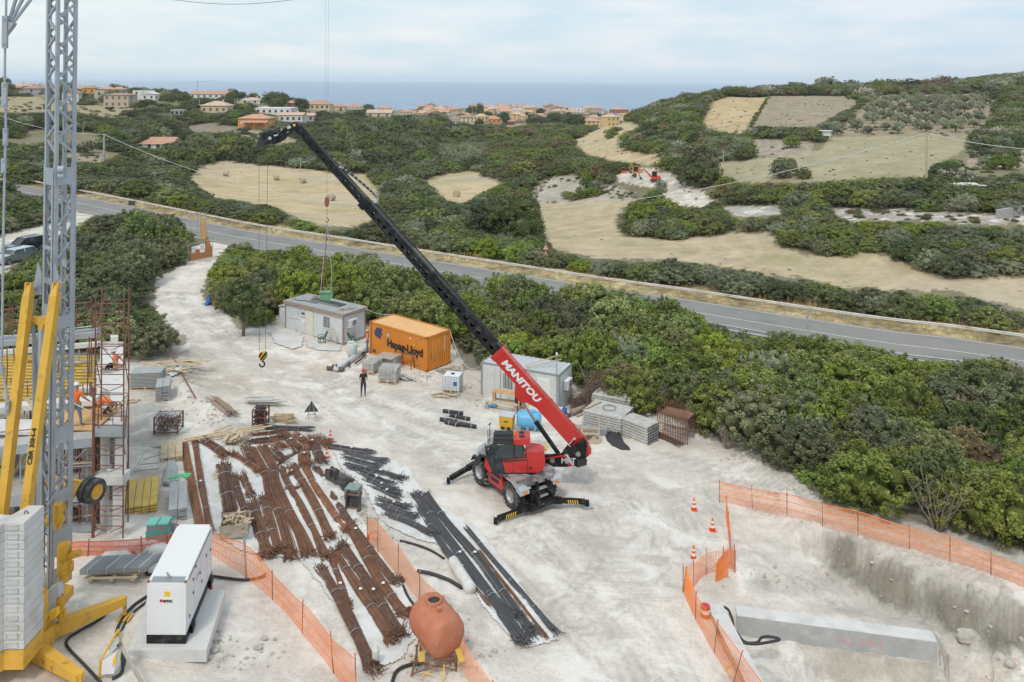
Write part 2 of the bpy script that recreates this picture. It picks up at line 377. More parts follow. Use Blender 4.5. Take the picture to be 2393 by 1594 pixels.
def zt(X,Y):
 X=np.asarray(X,float);Y=np.asarray(Y,float);z=_zt0(X,Y)
 m=(Y>35)&(Y<260)
 if m.any():
  d,zr=road_near(X[m],Y[m]);k=sstep((11-d)/5.5)
  z[m]=z[m]*(1-k)+(zr-.06)*k
 return z
 # ---------------- zones, outlined on the photograph ----------------
SITE=[(-500,1900),(-500,860),(0,850),(300,845),(410,845),(406,816),(444,795),(396,761),(375,737),(361,702),(368,649),(439,616),(450,575),(545,560),(508,602),(496,623),(472,668),(479,709),(534,733),(560,770),(620,765),(650,735),(700,740),(860,760),(1060,800),(1085,870),(1120,870),(1345,900),(1400,950),(1480,965),(1560,965),(1620,1010),(1700,1040),(1800,1085),(1850,1110),(1925,1170),(2080,1205),(2200,1240),(2320,1268),(2393,1290),(3000,1420),(3000,1900)]
LAYBY=[(-400,610),(-400,575),(0,556),(60,535),(150,513),(165,490),(225,503),(165,535),(120,560),(60,600),(0,640),(-400,690)]
HAY1=[(445,412),(470,392),(520,371),(600,384),(700,393),(800,404),(850,404),(880,440),(880,500),(862,523),(800,530),(760,528),(700,512),(640,482),(560,468),(500,462),(470,440)]
HAY2=[(993,422),(1046,405),(1119,397),(1121,412),(1174,423),(1157,436),(1117,454),(1095,470),(1068,475),(1044,468),(1020,440)]
HAY2B=[(1046,392),(1072,384),(1066,400),(1045,402)]
DUNE=[(1250,440),(1294,412),(1333,408),(1378,425),(1444,439),(1488,454),(1481,468),(1400,468),(1300,476),(1262,474),(1245,455)]
HAY3=[(1262,474),(1300,474),(1400,466),(1490,463),(1470,480),(1442,500),(1437,520),(1450,545),(1500,556),(1593,561),(1679,547),(1800,544),(1813,568),(1868,595),(1937,600),(1989,592),(2051,594),(2085,607),(2144,630),(2213,650),(2393,650),(2800,690),(2800,800),(2393,723),(2350,712),(2230,681),(2110,678),(1955,668),(1886,650),(1800,643),(1696,623),(1593,609),(1480,606),(1400,604),(1330,590),(1290,580),(1275,540),(1262,500)]
TRACK=[(1440,408),(1500,392),(1560,396),(1600,425),(1640,448),(1668,468),(1640,484),(1590,480),(1548,458),(1545,440),(1500,436),(1450,425)]
HAY4=[(1347,327),(1385,303),(1437,284),(1471,286),(1496,293),(1482,303),(1454,310),(1440,331),(1444,348),(1489,355),(1540,362),(1544,386),(1471,379),(1420,372),(1368,358),(1351,337)]
BUSH4=[(1418,318),(1440,302),(1456,304),(1440,322),(1420,326)]
HILLF1=[(1676,226),(1790,228),(1780,255),(1755,280),(1735,312),(1700,308),(1660,300),(1640,290),(1650,270),(1665,250)]
VINE=[(1796,224),(2003,224),(1992,248),(1937,276),(1910,296),(1765,293),(1779,255)]
PLOUGH=[(1765,324),(1903,331),(1896,362),(1772,365)]
DRYG=[(1937,320),(2258,314),(2254,351),(2178,389),(2158,413),(2075,413),(1886,427),(1696,424),(1655,382),(1800,368),(1920,350)]
ORCH=[(2048,222),(2326,218),(2299,293),(2247,320),(1937,316),(1989,286)]
RGT9=[(2261,355),(2600,330),(2600,400),(2393,400),(2316,413),(2258,396)]
RUB=[(1950,482),(2100,490),(2300,503),(2600,500),(2600,530),(2280,522),(2150,514),(2000,514),(1955,507)]
RUB2=[(1690,484),(1830,478),(1828,500),(1720,506)]
VDRY=[(-300,226),(90,226),(110,240),(157,244),(303,252),(380,256),(300,275),(240,272),(158,258),(90,262),(-300,262)]
LAWN=[(365,238),(424,241),(430,252),(372,253)]
PLO2=[(441,288),(551,293),(530,307),(444,305)]
CLR1=[(155,355),(258,362),(240,378),(158,376)]
CLR2=[(560,300),(640,312),(700,330),(640,335),(560,318)]
GRN=[(1140,337),(1245,334),(1235,343),(1142,343)]
GRN2=[(1185,318),(1270,316),(1262,325),(1190,326)]
PATH3=[(1285,308),(1310,305),(1350,306),(1320,314),(1290,318)]
VILLG=[(60,205),(300,205),(540,215),(700,225),(900,250),(1000,268),(1010,285),(880,278),(720,275),(700,285),(560,270),(430,255),(300,252),(60,225)]
TOWN=[(1000,262),(1480,262),(1480,290),(1420,283),(1380,300),(1250,300),(1100,310),(1075,300),(1010,283)]
ZONES=[(VILLG,(.23,.22,.13),0,0),(TOWN,(.30,.28,.2),0,0),(VDRY,(.36,.30,.18),.4,0),(LAWN,(.16,.20,.06),.2,0),(PLO2,(.27,.22,.17),.5,0),(CLR1,(.36,.29,.21),.3,0),(CLR2,(.36,.30,.2),.3,0),(GRN,(.16,.20,.08),.2,0),(GRN2,(.20,.24,.09),.2,0),(PATH3,(.5,.44,.34),0,0),(HAY1,(.53,.415,.25),1,0),(HAY2,(.53,.415,.25),1,0),(HAY2B,(.42,.34,.18),.5,0),(HAY3,(.50,.40,.26),1,0),(DUNE,(.40,.355,.29),.1,.3),(TRACK,(.56,.50,.42),0,1),(HAY4,(.52,.41,.25),.6,0),(HILLF1,(.50,.38,.22),.4,0),(VINE,(.33,.27,.20),.25,0),(PLOUGH,(.34,.28,.22),.8,0),(DRYG,(.37,.33,.21),.3,0),(ORCH,(.33,.27,.18),.3,0),(RGT9,(.37,.30,.22),.3,0),(RUB,(.36,.32,.28),0,1),(RUB2,(.42,.39,.35),0,1),(LAYBY,(.58,.54,.47),0,1),(SITE,(.685,.625,.555),0,1)]
OPEN=[z[0]for z in ZONES if z[0]is not VILLG and z[0]is not TOWN]
BLOBS=[(350,950,70,90,(.43,.41,.37),.8),(340,1150,60,120,(.42,.40,.36),.8),(470,870,70,38,(.36,.31,.25),.8),(420,830,40,25,(.36,.32,.26),.8),(560,900,90,40,(.56,.47,.38),.6),(730,850,120,45,(.60,.50,.41),.8),(950,900,110,25,(.62,.52,.42),.7),(880,1020,120,22,(.44,.42,.38),.45),(990,1060,60,14,(.44,.42,.38),.4),(600,1010,120,40,(.52,.49,.44),.5),(1150,930,160,20,(.50,.46,.41),.5),(1450,1130,150,30,(.50,.47,.43),.4),(1350,1200,120,50,(.50,.47,.43),.35),(1400,1290,60,30,(.47,.44,.40),.5),(1150,1140,120,26,(.47,.44,.40),.35),(810,1170,26,40,(.52,.42,.31),.8),(850,1230,26,40,(.50,.42,.33),.7),(950,1340,60,60,(.50,.45,.38),.5),(1080,1450,50,70,(.47,.43,.37),.5),(1900,1270,120,22,(.31,.29,.26),.6),(2060,1350,130,34,(.25,.225,.195),.95),(2230,1420,120,34,(.26,.235,.205),.95),(2390,1460,80,40,(.32,.29,.25),.7),(1820,1370,140,26,(.36,.34,.31),.6),(1990,1420,110,22,(.36,.33,.29),.6),(2250,1500,140,60,(.48,.44,.39),.6),(1950,1560,160,50,(.42,.38,.33),.6),(1750,1320,60,16,(.3,.29,.27),.4),(480,1480,120,90,(.50,.48,.44),.35),(130,1590,120,40,(.42,.30,.20),.5),(60,960,200,80,(.36,.34,.3),.5),(1690,1040,120,16,(.47,.44,.40),.5),(2100,1225,260,14,(.45,.42,.37),.5),(1640,1190,120,40,(.5,.47,.43),.4)]
RUTS=[(wl(p,-1.0),o)for p,o in(([(450,700),(500,760),(600,830),(720,880),(860,950),(1000,1010),(1120,1060)],.95),([(520,740),(640,850),(760,930),(860,1000),(1000,1060),(1090,1110)],.95),([(400,700),(470,790),(560,870),(640,950),(720,1000)],.9),([(560,800),(760,880),(1000,960),(1250,1040),(1450,1075)],1.0),([(1400,1080),(1560,1060),(1760,1100),(1960,1170),(2200,1245),(2460,1330)],.95),([(1380,1110),(1500,1080),(1700,1110),(1900,1180),(2150,1265),(2460,1370)],1.0),([(1250,1250),(1350,1330),(1480,1320),(1560,1240),(1540,1160),(1440,1110)],.95),([(1180,1300),(1300,1420),(1420,1560),(1500,1700)],.9),([(1300,1260),(1420,1400),(1520,1560),(1580,1700)],.95),([(1420,1150),(1480,1250),(1440,1380),(1340,1460)],.9),([(350,1090),(330,960),(380,900),(450,890),(520,920)],.9),([(1450,1060),(1600,1120),(1660,1200),(1700,1280),(1850,1330),(2100,1400)],.9))]
def _side0(X,Y):return-seg_dist(X,Y,[(p.x,p.y)for p in road_mid])
def paint(px,py,X,Y):
 n=len(px);col=np.empty((n,4));col[:,3]=1
 g=fbm(X*.02,Y*.02,31)
 col[:,:3]=np.array((.235,.205,.125))*(1+.3*g[:,None])
 fld=np.zeros(n);sit=np.zeros(n)
 s=np.clip((py-HY)/30,.3,12)
 jx=px+vn(X*1.3,Y*1.3,41)*5*s**.5;jy=py+vn(X*1.3,Y*1.3,47)*3.2*s**.5
 nb=np.clip((80-Y)/12,0,1)[:,None];col[:,:3]=col[:,:3]*(1-nb)+np.array((.30,.27,.215))*nb
 for poly,c,f,q in ZONES:
  m=inpoly(jx,jy,poly)
  if poly in(VILLG,TOWN,ORCH,RGT9,VDRY):m&=(Y>150)
  col[m,:3]=c;fld[m]=f;sit[m]=q
 for(x,y,rx,ry,c,st)in BLOBS:
  w=np.exp(-((px-x)/rx)**2-((py-y)/ry)**2)*st*(Y<90)*np.clip(1+1.2*fbm(X*1.2,Y*1.2,17),.1,1.6)
  w=np.clip(w,0,1)[:,None];col[:,:3]=col[:,:3]*(1-w)+np.array(c)*w
  if c[0]<.4:sit*=1-.95*w[:,0]
 rd,_=road_near(X[Y<200],Y[Y<200]);m=np.zeros(n,bool);m[Y<200]=(rd<ROADW/2+5.5+2.5*vn(X[Y<200]*.2,Y[Y<200]*.2,81))&(_side0(X[Y<200],Y[Y<200])<0);col[m,:3]=np.array((.38,.30,.165))*(1+.8*vn(X[m]*.5,Y[m]*.5,82)[:,None])*(1+.9*vn(X[m]*2.2,Y[m]*2.2,85)[:,None])
 nc=(Y<60)&(X>3);d=seg_dist(X[nc],Y[nc],CUT1);w=np.clip(np.exp(-((d+.25)/.75)**2)*(1.0+1.3*fbm(X[nc]*1.1,Y[nc]*1.1,83)),0,1)*sstep((X[nc]-CUT1[0][0])/3);w=w[:,None];col[nc,:3]=col[nc,:3]*(1-w)+np.array((.27,.245,.20))*w;sit[nc]*=1-w[:,0]
 d=seg_dist(X[nc],Y[nc],WLINE);w=((d<.1)&(d>-4))*.75*sstep((X[nc]-WLINE[0][0]-2.0)/2)*sstep((WLINE[1][0]+1.0-X[nc])/.6);w=(w*np.clip(1+fbm(X[nc]*.8,Y[nc]*3,84),0,1.2))[:,None].clip(0,1);col[nc,:3]=col[nc,:3]*(1-w)+np.array((.40,.35,.29))*w;sit[nc]*=1-.8*w[:,0]
 nr=(Y<85)&(_side0(X,Y)>0);Xn,Yn=X[nr],Y[nr];k=np.zeros(len(Xn))
 for pl_,off in RUTS:
  d=np.abs(np.abs(seg_dist(Xn,Yn,pl_))-off);br=np.clip(1.1+1.6*vn(Xn*.35,Yn*.35,71),0,1);k=np.maximum(k,(np.exp(-(np.abs(d)/.17)**2)+.8*np.exp(-(np.abs(np.abs(d)-.42)/.10)**2))*br*(.6+.7*vn(Xn*6,Yn*6,73)))
 k=(k*1.0*sit[nr])[:,None];col[nr,:3]=col[nr,:3]*(1-k)+np.array((.40,.37,.33))*k
 return col,fld,sit
def build_ground():
 us=np.linspace(-1.15,1.15,1080);ys=np.geomspace(13,3600,900)
 U,Yg=np.meshgrid(us,ys);Y=Yg.ravel();X=(U*Yg).ravel()
 Z=np.concatenate([zt(X[i:i+60000],Y[i:i+60000])for i in range(0,len(X),60000)])
 px,py=proj(X,Y,Z)
 col,fld,sit=paint(px,py,X,Y)
 nu,ny=len(us),len(ys)
 i=np.arange((ny-1)*(nu-1));r=i//(nu-1);c=i%(nu-1);a=r*nu+c
 F4=np.stack([a,a+1,a+nu+1,a+nu],1).astype(np.int32)
 me=bpy.data.meshes.new('ground');me.vertices.add(len(X));me.vertices.foreach_set('co',np.stack([X,Y,Z],1).astype(np.float32).ravel())
 me.loops.add(F4 .size);me.loops.foreach_set('vertex_index',F4 .ravel());me.polygons.add(len(F4))
 me.polygons.foreach_set('loop_start',np.arange(len(F4),dtype=np.int32)*4)
 me.polygons.foreach_set('use_smooth',np.ones(len(F4),bool))
 me.update()
 at=me.color_attributes.new('soil','FLOAT_COLOR','POINT');at.data.foreach_set('color',col.astype(np.float32).ravel())
 for nm,v in(('field',fld),('site',sit)):
  q=me.attributes.new(nm,'FLOAT','POINT');q.data.foreach_set('value',v.astype(np.float32))
 o=bpy.data.objects.new('ground',me);COL.objects.link(o);tag(o,kind='structure')
 m,t=nmat('soil');n=t.nodes;l=t.links;b=n['Principled BSDF'];b.inputs['Roughness'].default_value=.95;b.inputs['Specular IOR Level'].default_value=.15
 def nd(ty,**k):
  q=n.new(ty)
  for a_,v_ in k.items():setattr(q,a_,v_)
  return q
 A=nd('ShaderNodeAttribute',attribute_name='soil');AF=nd('ShaderNodeAttribute',attribute_name='field');AS=nd('ShaderNodeAttribute',attribute_name='site')
 tcn=nd('ShaderNodeTexCoord')
 def noise(sc,det=6,ro=.6,vec=None,dist=0):
  q=nd('ShaderNodeTexNoise');q.inputs['Scale'].default_value=sc;q.inputs['Detail'].default_value=det;q.inputs['Roughness'].default_value=ro;q.inputs['Distortion'].default_value=dist
  l.new(vec or tcn.outputs['Object'],q.inputs['Vector']);return q.outputs[0]
 def rng_(src,a_,b_,c_,d_):
  q=nd('ShaderNodeMapRange');q.inputs[1].default_value=a_;q.inputs[2].default_value=b_;q.inputs[3].default_value=c_;q.inputs[4].default_value=d_;l.new(src,q.inputs[0]);return q.outputs[0]
 def math_(op,x,y):
  q=nd('ShaderNodeMath',operation=op)
  for i_,v_ in enumerate((x,y)):
   if isinstance(v_,(int,float)):q.inputs[i_].default_value=v_
   else:l.new(v_,q.inputs[i_])
  return q.outputs[0]
 def mixc(f,c1,c2,mode='MIX'):
  q=nd('ShaderNodeMixRGB',blend_type=mode)
  for i_,v_ in((0,f),(1,c1),(2,c2)):
   if isinstance(v_,(int,float)):q.inputs[i_].default_value=v_
   elif isinstance(v_,tuple):q.inputs[i_].default_value=(*v_,1)
   else:l.new(v_,q.inputs[i_])
  return q.outputs[0]
 c=A.outputs['Color']
 big=rng_(noise(.18,5),.3,.7,.80,1.16);mid=rng_(noise(1.1,6,.65),.3,.7,.86,1.12);fine=rng_(noise(7,8,.82),.3,.7,.80,1.16)
 v=math_('MULTIPLY',math_('MULTIPLY',big,mid),fine)
 c=mixc(1.0,c,v,'MULTIPLY')
 ms=nd('ShaderNodeMapping');ms.inputs['Rotation'].default_value=(0,0,R(-38));ms.inputs['Scale'].default_value=(.10,1.0,1);l.new(tcn.outputs['Object'],ms.inputs[0])
 st=rng_(noise(2.1,9,.68,ms.outputs[0],.6),.5,.6,0,1)
 patch=rng_(noise(.16,5,.6),.46,.58,0,1)
 c=mixc(math_('MULTIPLY',math_('MULTIPLY',st,patch),math_('MULTIPLY',AS.outputs['Fac'],.55)),c,(.43,.395,.35))
 dust=rng_(noise(.42,9,.68,None,.5),.5,.62,0,1)
 c=mixc(math_('MULTIPLY',dust,math_('MULTIPLY',AS.outputs['Fac'],.8)),c,(.80,.765,.71))
 pin=rng_(noise(.12,4),.45,.65,0,1)
 c=mixc(math_('MULTIPLY',pin,math_('MULTIPLY',AS.outputs['Fac'],.35)),c,(.60,.52,.45))
 vo=nd('ShaderNodeTexVoronoi');vo.inputs['Scale'].default_value=8.5;l.new(tcn.outputs['Object'],vo.inputs['Vector'])
 sp=nd('ShaderNodeSeparateColor');l.new(vo.outputs['Color'],sp.inputs[0])
 peb=math_('MULTIPLY',rng_(vo.outputs['Distance'],.26,.18,0,1),rng_(sp.outputs[0],.74,.76,0,1))
 pebc=mixc(sp.outputs[1],(.34,.31,.27),(.80,.76,.70))
 c=mixc(math_('MULTIPLY',peb,math_('MULTIPLY',AS.outputs['Fac'],.8)),c,pebc)
 mf=nd('ShaderNodeMapping');mf.inputs['Rotation'].default_value=(0,0,R(25));l.new(tcn.outputs['Object'],mf.inputs[0])
 wv=nd('ShaderNodeTexWave');wv.inputs['Scale'].default_value=.085;wv.inputs['Distortion'].default_value=26;wv.inputs['Detail'].default_value=2;wv.inputs['Detail Scale'].default_value=.25;l.new(mf.outputs[0],wv.inputs['Vector'])
 fs=math_('MULTIPLY',rng_(wv.outputs[0],.55,.9,0,1),AF.outputs['Fac'])
 c=mixc(math_('MULTIPLY',math_('MULTIPLY',fs,rng_(noise(.11,5,.6),.35,.6,.1,1)),.36),c,(.60,.51,.36))
 gr=math_('MULTIPLY',rng_(noise(.05,6,.6,None,1.2),.5,.64,0,1),AF.outputs['Fac'])
 c=mixc(math_('MULTIPLY',gr,.45),c,(.26,.26,.12))
 ru=math_('MULTIPLY',rng_(noise(.028,4,.5,None,.7),.52,.62,0,1),AF.outputs['Fac'])
 c=mixc(math_('MULTIPLY',ru,.35),c,(.45,.40,.34))
 l.new(c,b.inputs['Base Color'])
 bn=nd('ShaderNodeBump');bn.inputs['Strength'].default_value=.55;bn.inputs['Distance'].default_value=.12
 hh=math_('ADD',math_('MULTIPLY',noise(2.6,8,.7),1.0),math_('MULTIPLY',peb,.25));l.new(hh,bn.inputs['Height']);l.new(bn.outputs[0],b.inputs['Normal'])
 me.materials.append(m)
build_ground()
# ---------------- sea ----------------
def build_sea():
 mb=MB();S=30000.0;z=-20.0
 mb.add([(-S,300,z),(S,300,z),(S,S,z),(-S,S,z)],[(0,1,2,3)])
 m,t=nmat('sea_water');n=t.nodes;l=t.links;b=n['Principled BSDF']
 b.inputs['Roughness'].default_value=.42;b.inputs['IOR'].default_value=1.33;b.inputs['Specular IOR Level'].default_value=.36
 tcn=n.new('ShaderNodeTexCoord');mp_=n.new('ShaderNodeMapping');mp_.inputs['Scale'].default_value=(.012,.0045,1);l.new(tcn.outputs['Object'],mp_.inputs[0])
 no=n.new('ShaderNodeTexNoise');no.inputs['Scale'].default_value=1.6;no.inputs['Detail'].default_value=9;no.inputs['Roughness'].default_value=.7;l.new(mp_.outputs[0],no.inputs['Vector'])
 r_=n.new('ShaderNodeValToRGB');e=r_.color_ramp.elements;e[0].position=.35;e[0].color=(.17,.26,.375,1);e[1].position=.68;e[1].color=(.26,.365,.475,1)
 l.new(no.outputs[0],r_.inputs[0])
 wc=n.new('ShaderNodeTexNoise');wc.inputs['Scale'].default_value=30;wc.inputs['Detail'].default_value=3;l.new(mp_.outputs[0],wc.inputs['Vector'])
 w2=n.new('ShaderNodeMapRange');w2 .inputs[1].default_value=.72;w2 .inputs[2].default_value=.75;l.new(wc.outputs[0],w2 .inputs[0])
 mm=n.new('ShaderNodeMixRGB');mm.inputs[2].default_value=(.7,.75,.78,1);l.new(w2 .outputs[0],mm.inputs[0]);l.new(r_.outputs[0],mm.inputs[1]);l.new(mm.outputs[0],b.inputs['Base Color'])
 bu=n.new('ShaderNodeBump');bu.inputs['Strength'].default_value=.6;bu.inputs['Distance'].default_value=2;l.new(no.outputs[0],bu.inputs['Height']);l.new(bu.outputs[0],b.inputs['Normal'])
 mb.build('sea',m,kind='structure')
build_sea()
# ---------------- road ----------------
mat('asphalt',(.245,.237,.23),1.0,var=.16,vscale=.35,bump=.3,bscale=40,dirt=(.27,.258,.245),dscale=.12,dlo=.45,dhi=.6,spec=.06)
mat('road_paint',(.62,.62,.60),.7,var=.2,vscale=4,dirt=(.35,.34,.33),dscale=5,dlo=.5,dhi=.6)
mat('galvanised',(.46,.49,.51),.45,.55,var=.12,vscale=2.5,dirt=(.33,.30,.27),dscale=3,dlo=.55,dhi=.75)
mat('rail_weathered',(.64,.62,.58),.6,.0,var=.12,vscale=.6,dirt=(.45,.36,.28),dscale=.9,dlo=.52,dhi=.7)
def strip(mb,path,d0,d1,dz):
 a=offset_path(path,d0);c=offset_path(path,d1);k=len(path)
 mb.add([p+Vector((0,0,dz))for p in a]+[p+Vector((0,0,dz))for p in c],[(i,i+1,k+i+1,k+i)for i in range(k-1)])
mb=MB();strip(mb,rail_path,1.3,1.3+ROADW,.0);mb.build('road','asphalt',kind='structure')
mb=MB();strip(mb,rail_path,1.3+ROADW/2-.06,1.3+ROADW/2+.06,.006);strip(mb,rail_path,1.55,1.67,.006);strip(mb,rail_path,1.05+ROADW-.12,1.05+ROADW,.006)
mb.build('road_markings','road_paint',kind='structure')
def resample(path,step):
 o=[path[0]];acc=0
 for a,b in zip(path[:-1],path[1:]):
  l=(b-a).length;t=step-acc
  while t<=l:o.append(a.lerp(b,t/l));t+=step
  acc=l-(t-step)
 return o
def guardrail(path,label,m,step):
 pts=resample(path,step);root=empty('guardrail',pts[len(pts)//2],label=label,cat='guardrail',group='guardrails along the road');og=root.location.copy()
 mb=MB();k=len(path)
 prof=[(0,.50),(.05,.53),(.05,.58),(0,.62),(.05,.66),(.05,.71),(0,.75)]
 for(a,h0),(b,h1)in zip(prof[:-1],prof[1:]):
  p=offset_path(path,a+.06);q=offset_path(path,b+.06)
  mb.add([v+Vector((0,0,h0))for v in p]+[v+Vector((0,0,h1))for v in q],[(i,i+1,k+i+1,k+i)for i in range(k-1)])
 mb.build('rail_beam',m,root,og)
 pm=MB().bar((0,0,-.3),(0,0,.72),.1,.06)
 first=None
 for p in pts:
  if first is None:first=pm.build('post','galvanised',root);c=first
  else:
   c=first.copy();COL.objects.link(c);set_parent(c,root)
  c.location=p-og
vis=[p for p in rail_path if-150<proj(p.x,p.y,p.z)[0]<2500]
guardrail(vis,'long weathered guardrail on the far side of the road, backed by dry grass','rail_weathered',2.6)
nr=[p for p in offset_path(rail_path,1.3+ROADW+.9)if 1500<proj(p.x,p.y,p.z)[0]<2500]
guardrail(nr,'dark guardrail on the near side of the road, half hidden by shrubs','galvanised',2.6)
# ---------------- foliage ----------------
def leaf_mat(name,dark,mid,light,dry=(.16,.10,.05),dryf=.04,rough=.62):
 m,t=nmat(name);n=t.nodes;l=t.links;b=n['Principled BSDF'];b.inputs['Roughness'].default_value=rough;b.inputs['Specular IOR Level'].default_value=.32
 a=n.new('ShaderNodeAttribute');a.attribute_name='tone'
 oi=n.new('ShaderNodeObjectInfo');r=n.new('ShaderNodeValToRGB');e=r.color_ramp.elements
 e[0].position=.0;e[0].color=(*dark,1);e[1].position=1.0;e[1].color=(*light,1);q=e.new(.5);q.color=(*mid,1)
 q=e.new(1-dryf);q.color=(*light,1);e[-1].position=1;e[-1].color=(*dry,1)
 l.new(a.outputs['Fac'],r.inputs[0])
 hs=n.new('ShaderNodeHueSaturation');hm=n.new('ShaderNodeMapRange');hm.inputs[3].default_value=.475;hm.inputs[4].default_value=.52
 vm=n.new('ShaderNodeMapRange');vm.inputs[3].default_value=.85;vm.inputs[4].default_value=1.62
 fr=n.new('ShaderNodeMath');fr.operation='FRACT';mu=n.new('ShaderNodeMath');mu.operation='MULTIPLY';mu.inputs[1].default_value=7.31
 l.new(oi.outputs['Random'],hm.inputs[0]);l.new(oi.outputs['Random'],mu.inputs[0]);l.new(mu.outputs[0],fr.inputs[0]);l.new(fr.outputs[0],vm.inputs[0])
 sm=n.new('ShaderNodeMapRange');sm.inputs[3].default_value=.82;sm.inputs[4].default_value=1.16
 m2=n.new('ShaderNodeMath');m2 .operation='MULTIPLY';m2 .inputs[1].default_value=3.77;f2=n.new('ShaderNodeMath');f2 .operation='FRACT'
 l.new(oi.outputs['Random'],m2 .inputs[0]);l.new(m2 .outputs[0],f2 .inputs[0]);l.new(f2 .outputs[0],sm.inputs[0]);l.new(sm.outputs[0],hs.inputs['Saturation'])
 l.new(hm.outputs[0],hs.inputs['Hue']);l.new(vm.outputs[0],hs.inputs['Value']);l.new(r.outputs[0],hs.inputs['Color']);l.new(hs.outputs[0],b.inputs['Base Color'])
 tr=n.new('ShaderNodeBsdfTranslucent');ms=n.new('ShaderNodeMixShader');ms.inputs[0].default_value=.22;l.new(hs.outputs[0],tr.inputs[0])
 l.new(b.outputs[0],ms.inputs[1]);l.new(tr.outputs[0],ms.inputs[2]);l.new(ms.outputs[0],n['Material Output'].inputs[0])
 return m
leaf_mat('leaf_lentisk',(.072,.096,.026),(.15,.185,.050),(.29,.335,.11))
leaf_mat('leaf_bright',(.085,.110,.022),(.165,.205,.040),(.31,.36,.09),dryf=.02)
leaf_mat('leaf_dark',(.046,.064,.025),(.092,.118,.044),(.175,.21,.085))
leaf_mat('leaf_oak',(.080,.090,.042),(.15,.165,.076),(.28,.295,.155))
leaf_mat('leaf_olive',(.13,.145,.09),(.23,.25,.16),(.38,.39,.28),dryf=.01)
leaf_mat('leaf_brown',(.10,.078,.036),(.19,.145,.07),(.30,.23,.13),dry=(.30,.15,.06),dryf=.2)
leaf_mat('leaf_yellow',(.22,.18,.04),(.32,.25,.07),(.44,.32,.14))
leaf_mat('leaf_pale',(.22,.215,.16),(.36,.34,.27),(.50,.47,.39),dryf=.02)
leaf_mat('leaf_reed',(.15,.165,.09),(.24,.26,.15),(.36,.37,.24),dryf=.02)
mat('bark',(.16,.13,.10),.9,var=.3,vscale=6,bump=.4,bscale=25)
mat('dead_wood',(.30,.245,.20),.9,var=.35,vscale=4)
mat('dead_brush',(.19,.125,.095),.95,var=.4,vscale=2,dirt=(.30,.24,.19),dscale=2)
def crown(seed,lobes,clumps,leaves,lsize,spread=.42,up=.35,core=.74,flat=False,wisp=0.0):
 """leaf quads in clumps over a set of lobes; returns verts, faces, tone"""
 rs=np.random.RandomState(seed);V=[];T=[]
 L_=[(np.array(c,float),np.array(r,float))for c,r in lobes]
 tot=sum(r.mean()**2 for c,r in L_)
 for li,(c,r)in enumerate(L_):
  k=max(4,int(clumps*r.mean()**2/tot));lt=rs.uniform(-.13,.13)
  d=rs.normal(size=(k,3));d[:,2]=np.abs(d[:,2])*1.15-.62;d/=np.linalg.norm(d,axis=1)[:,None]
  cc=c+d*r*rs.uniform(.82,1.08,(k,1))
  for j in range(k):
   inside=False
   for lj,(c2,r2)in enumerate(L_):
    if lj!=li and(((cc[j]-c2)/r2)**2).sum()<.62:inside=True
   if inside or cc[j][2]<.05:continue
   m=leaves;R0=spread*r.mean()*rs.uniform(.55,1.05)*.62
   o=rs.normal(size=(m,3));o/=np.linalg.norm(o,axis=1)[:,None];rad=R0*rs.uniform(.45,1.0,(m,1))**.6
   p=cc[j]+o*rad*np.array([1,1,.85])
   keep=p[:,2]>.03;p=p[keep];o=o[keep];m=len(p)
   if not m:continue
   nrm=o*.6+d[j]*.5+rs.normal(size=(m,3))*.45+np.array([0,0,up]);nrm/=np.linalg.norm(nrm,axis=1)[:,None]
   a=np.cross(nrm,rs.normal(size=(m,3)));a/=np.linalg.norm(a,axis=1)[:,None]+1e-9
   if wisp:a=a*(1-wisp)+(o*.5+np.array([0,0,1.0]))*wisp;a/=np.linalg.norm(a,axis=1)[:,None]
   b=np.cross(nrm,a);s=lsize*rs.uniform(.6,1.35,(m,1));s2=s*(.55 if not wisp else.3)
   V.append(np.stack([p-a*s-b*s2*.2,p+b*s2,p+a*s,p-b*s2],1).reshape(-1,3))
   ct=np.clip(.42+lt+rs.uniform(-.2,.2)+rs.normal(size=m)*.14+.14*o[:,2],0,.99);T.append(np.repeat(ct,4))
 V=np.concatenate(V);T=np.concatenate(T);n=len(V)//4;Fc=np.arange(n*4).reshape(-1,4)
 vs=[tuple(v)for v in V];fs=[tuple(f)for f in Fc.tolist()];T=list(T)
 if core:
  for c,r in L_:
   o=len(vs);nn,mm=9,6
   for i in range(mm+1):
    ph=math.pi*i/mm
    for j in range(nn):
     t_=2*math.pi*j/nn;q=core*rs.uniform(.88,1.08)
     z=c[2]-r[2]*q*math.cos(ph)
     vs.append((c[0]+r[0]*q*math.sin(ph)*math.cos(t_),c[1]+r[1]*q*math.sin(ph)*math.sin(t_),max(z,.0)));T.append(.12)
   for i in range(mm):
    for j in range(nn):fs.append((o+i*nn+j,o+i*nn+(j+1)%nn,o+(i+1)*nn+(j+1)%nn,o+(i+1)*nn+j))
 return vs,fs,T
def foliage_mesh(name,mt,data,stems=None):
 vs,fs,T=data;me=bpy.data.meshes.new(name)
 mi=[0]*len(fs)
 if stems:
  o=len(vs);vs=vs+[tuple(v)for v in stems.v];fs=fs+[tuple(i+o for i in f)for f in stems.f];T=T+[.3]*len(stems.v);mi+=[1]*len(stems.f)
 me.from_pydata(vs,[],fs);me.materials.append(MATS[mt])
 if stems:me.materials.append(MATS['bark']);me.polygons.foreach_set('material_index',mi)
 a=me.attributes.new('tone','FLOAT','POINT');a.data.foreach_set('value',np.array(T,np.float32));me.update();return me
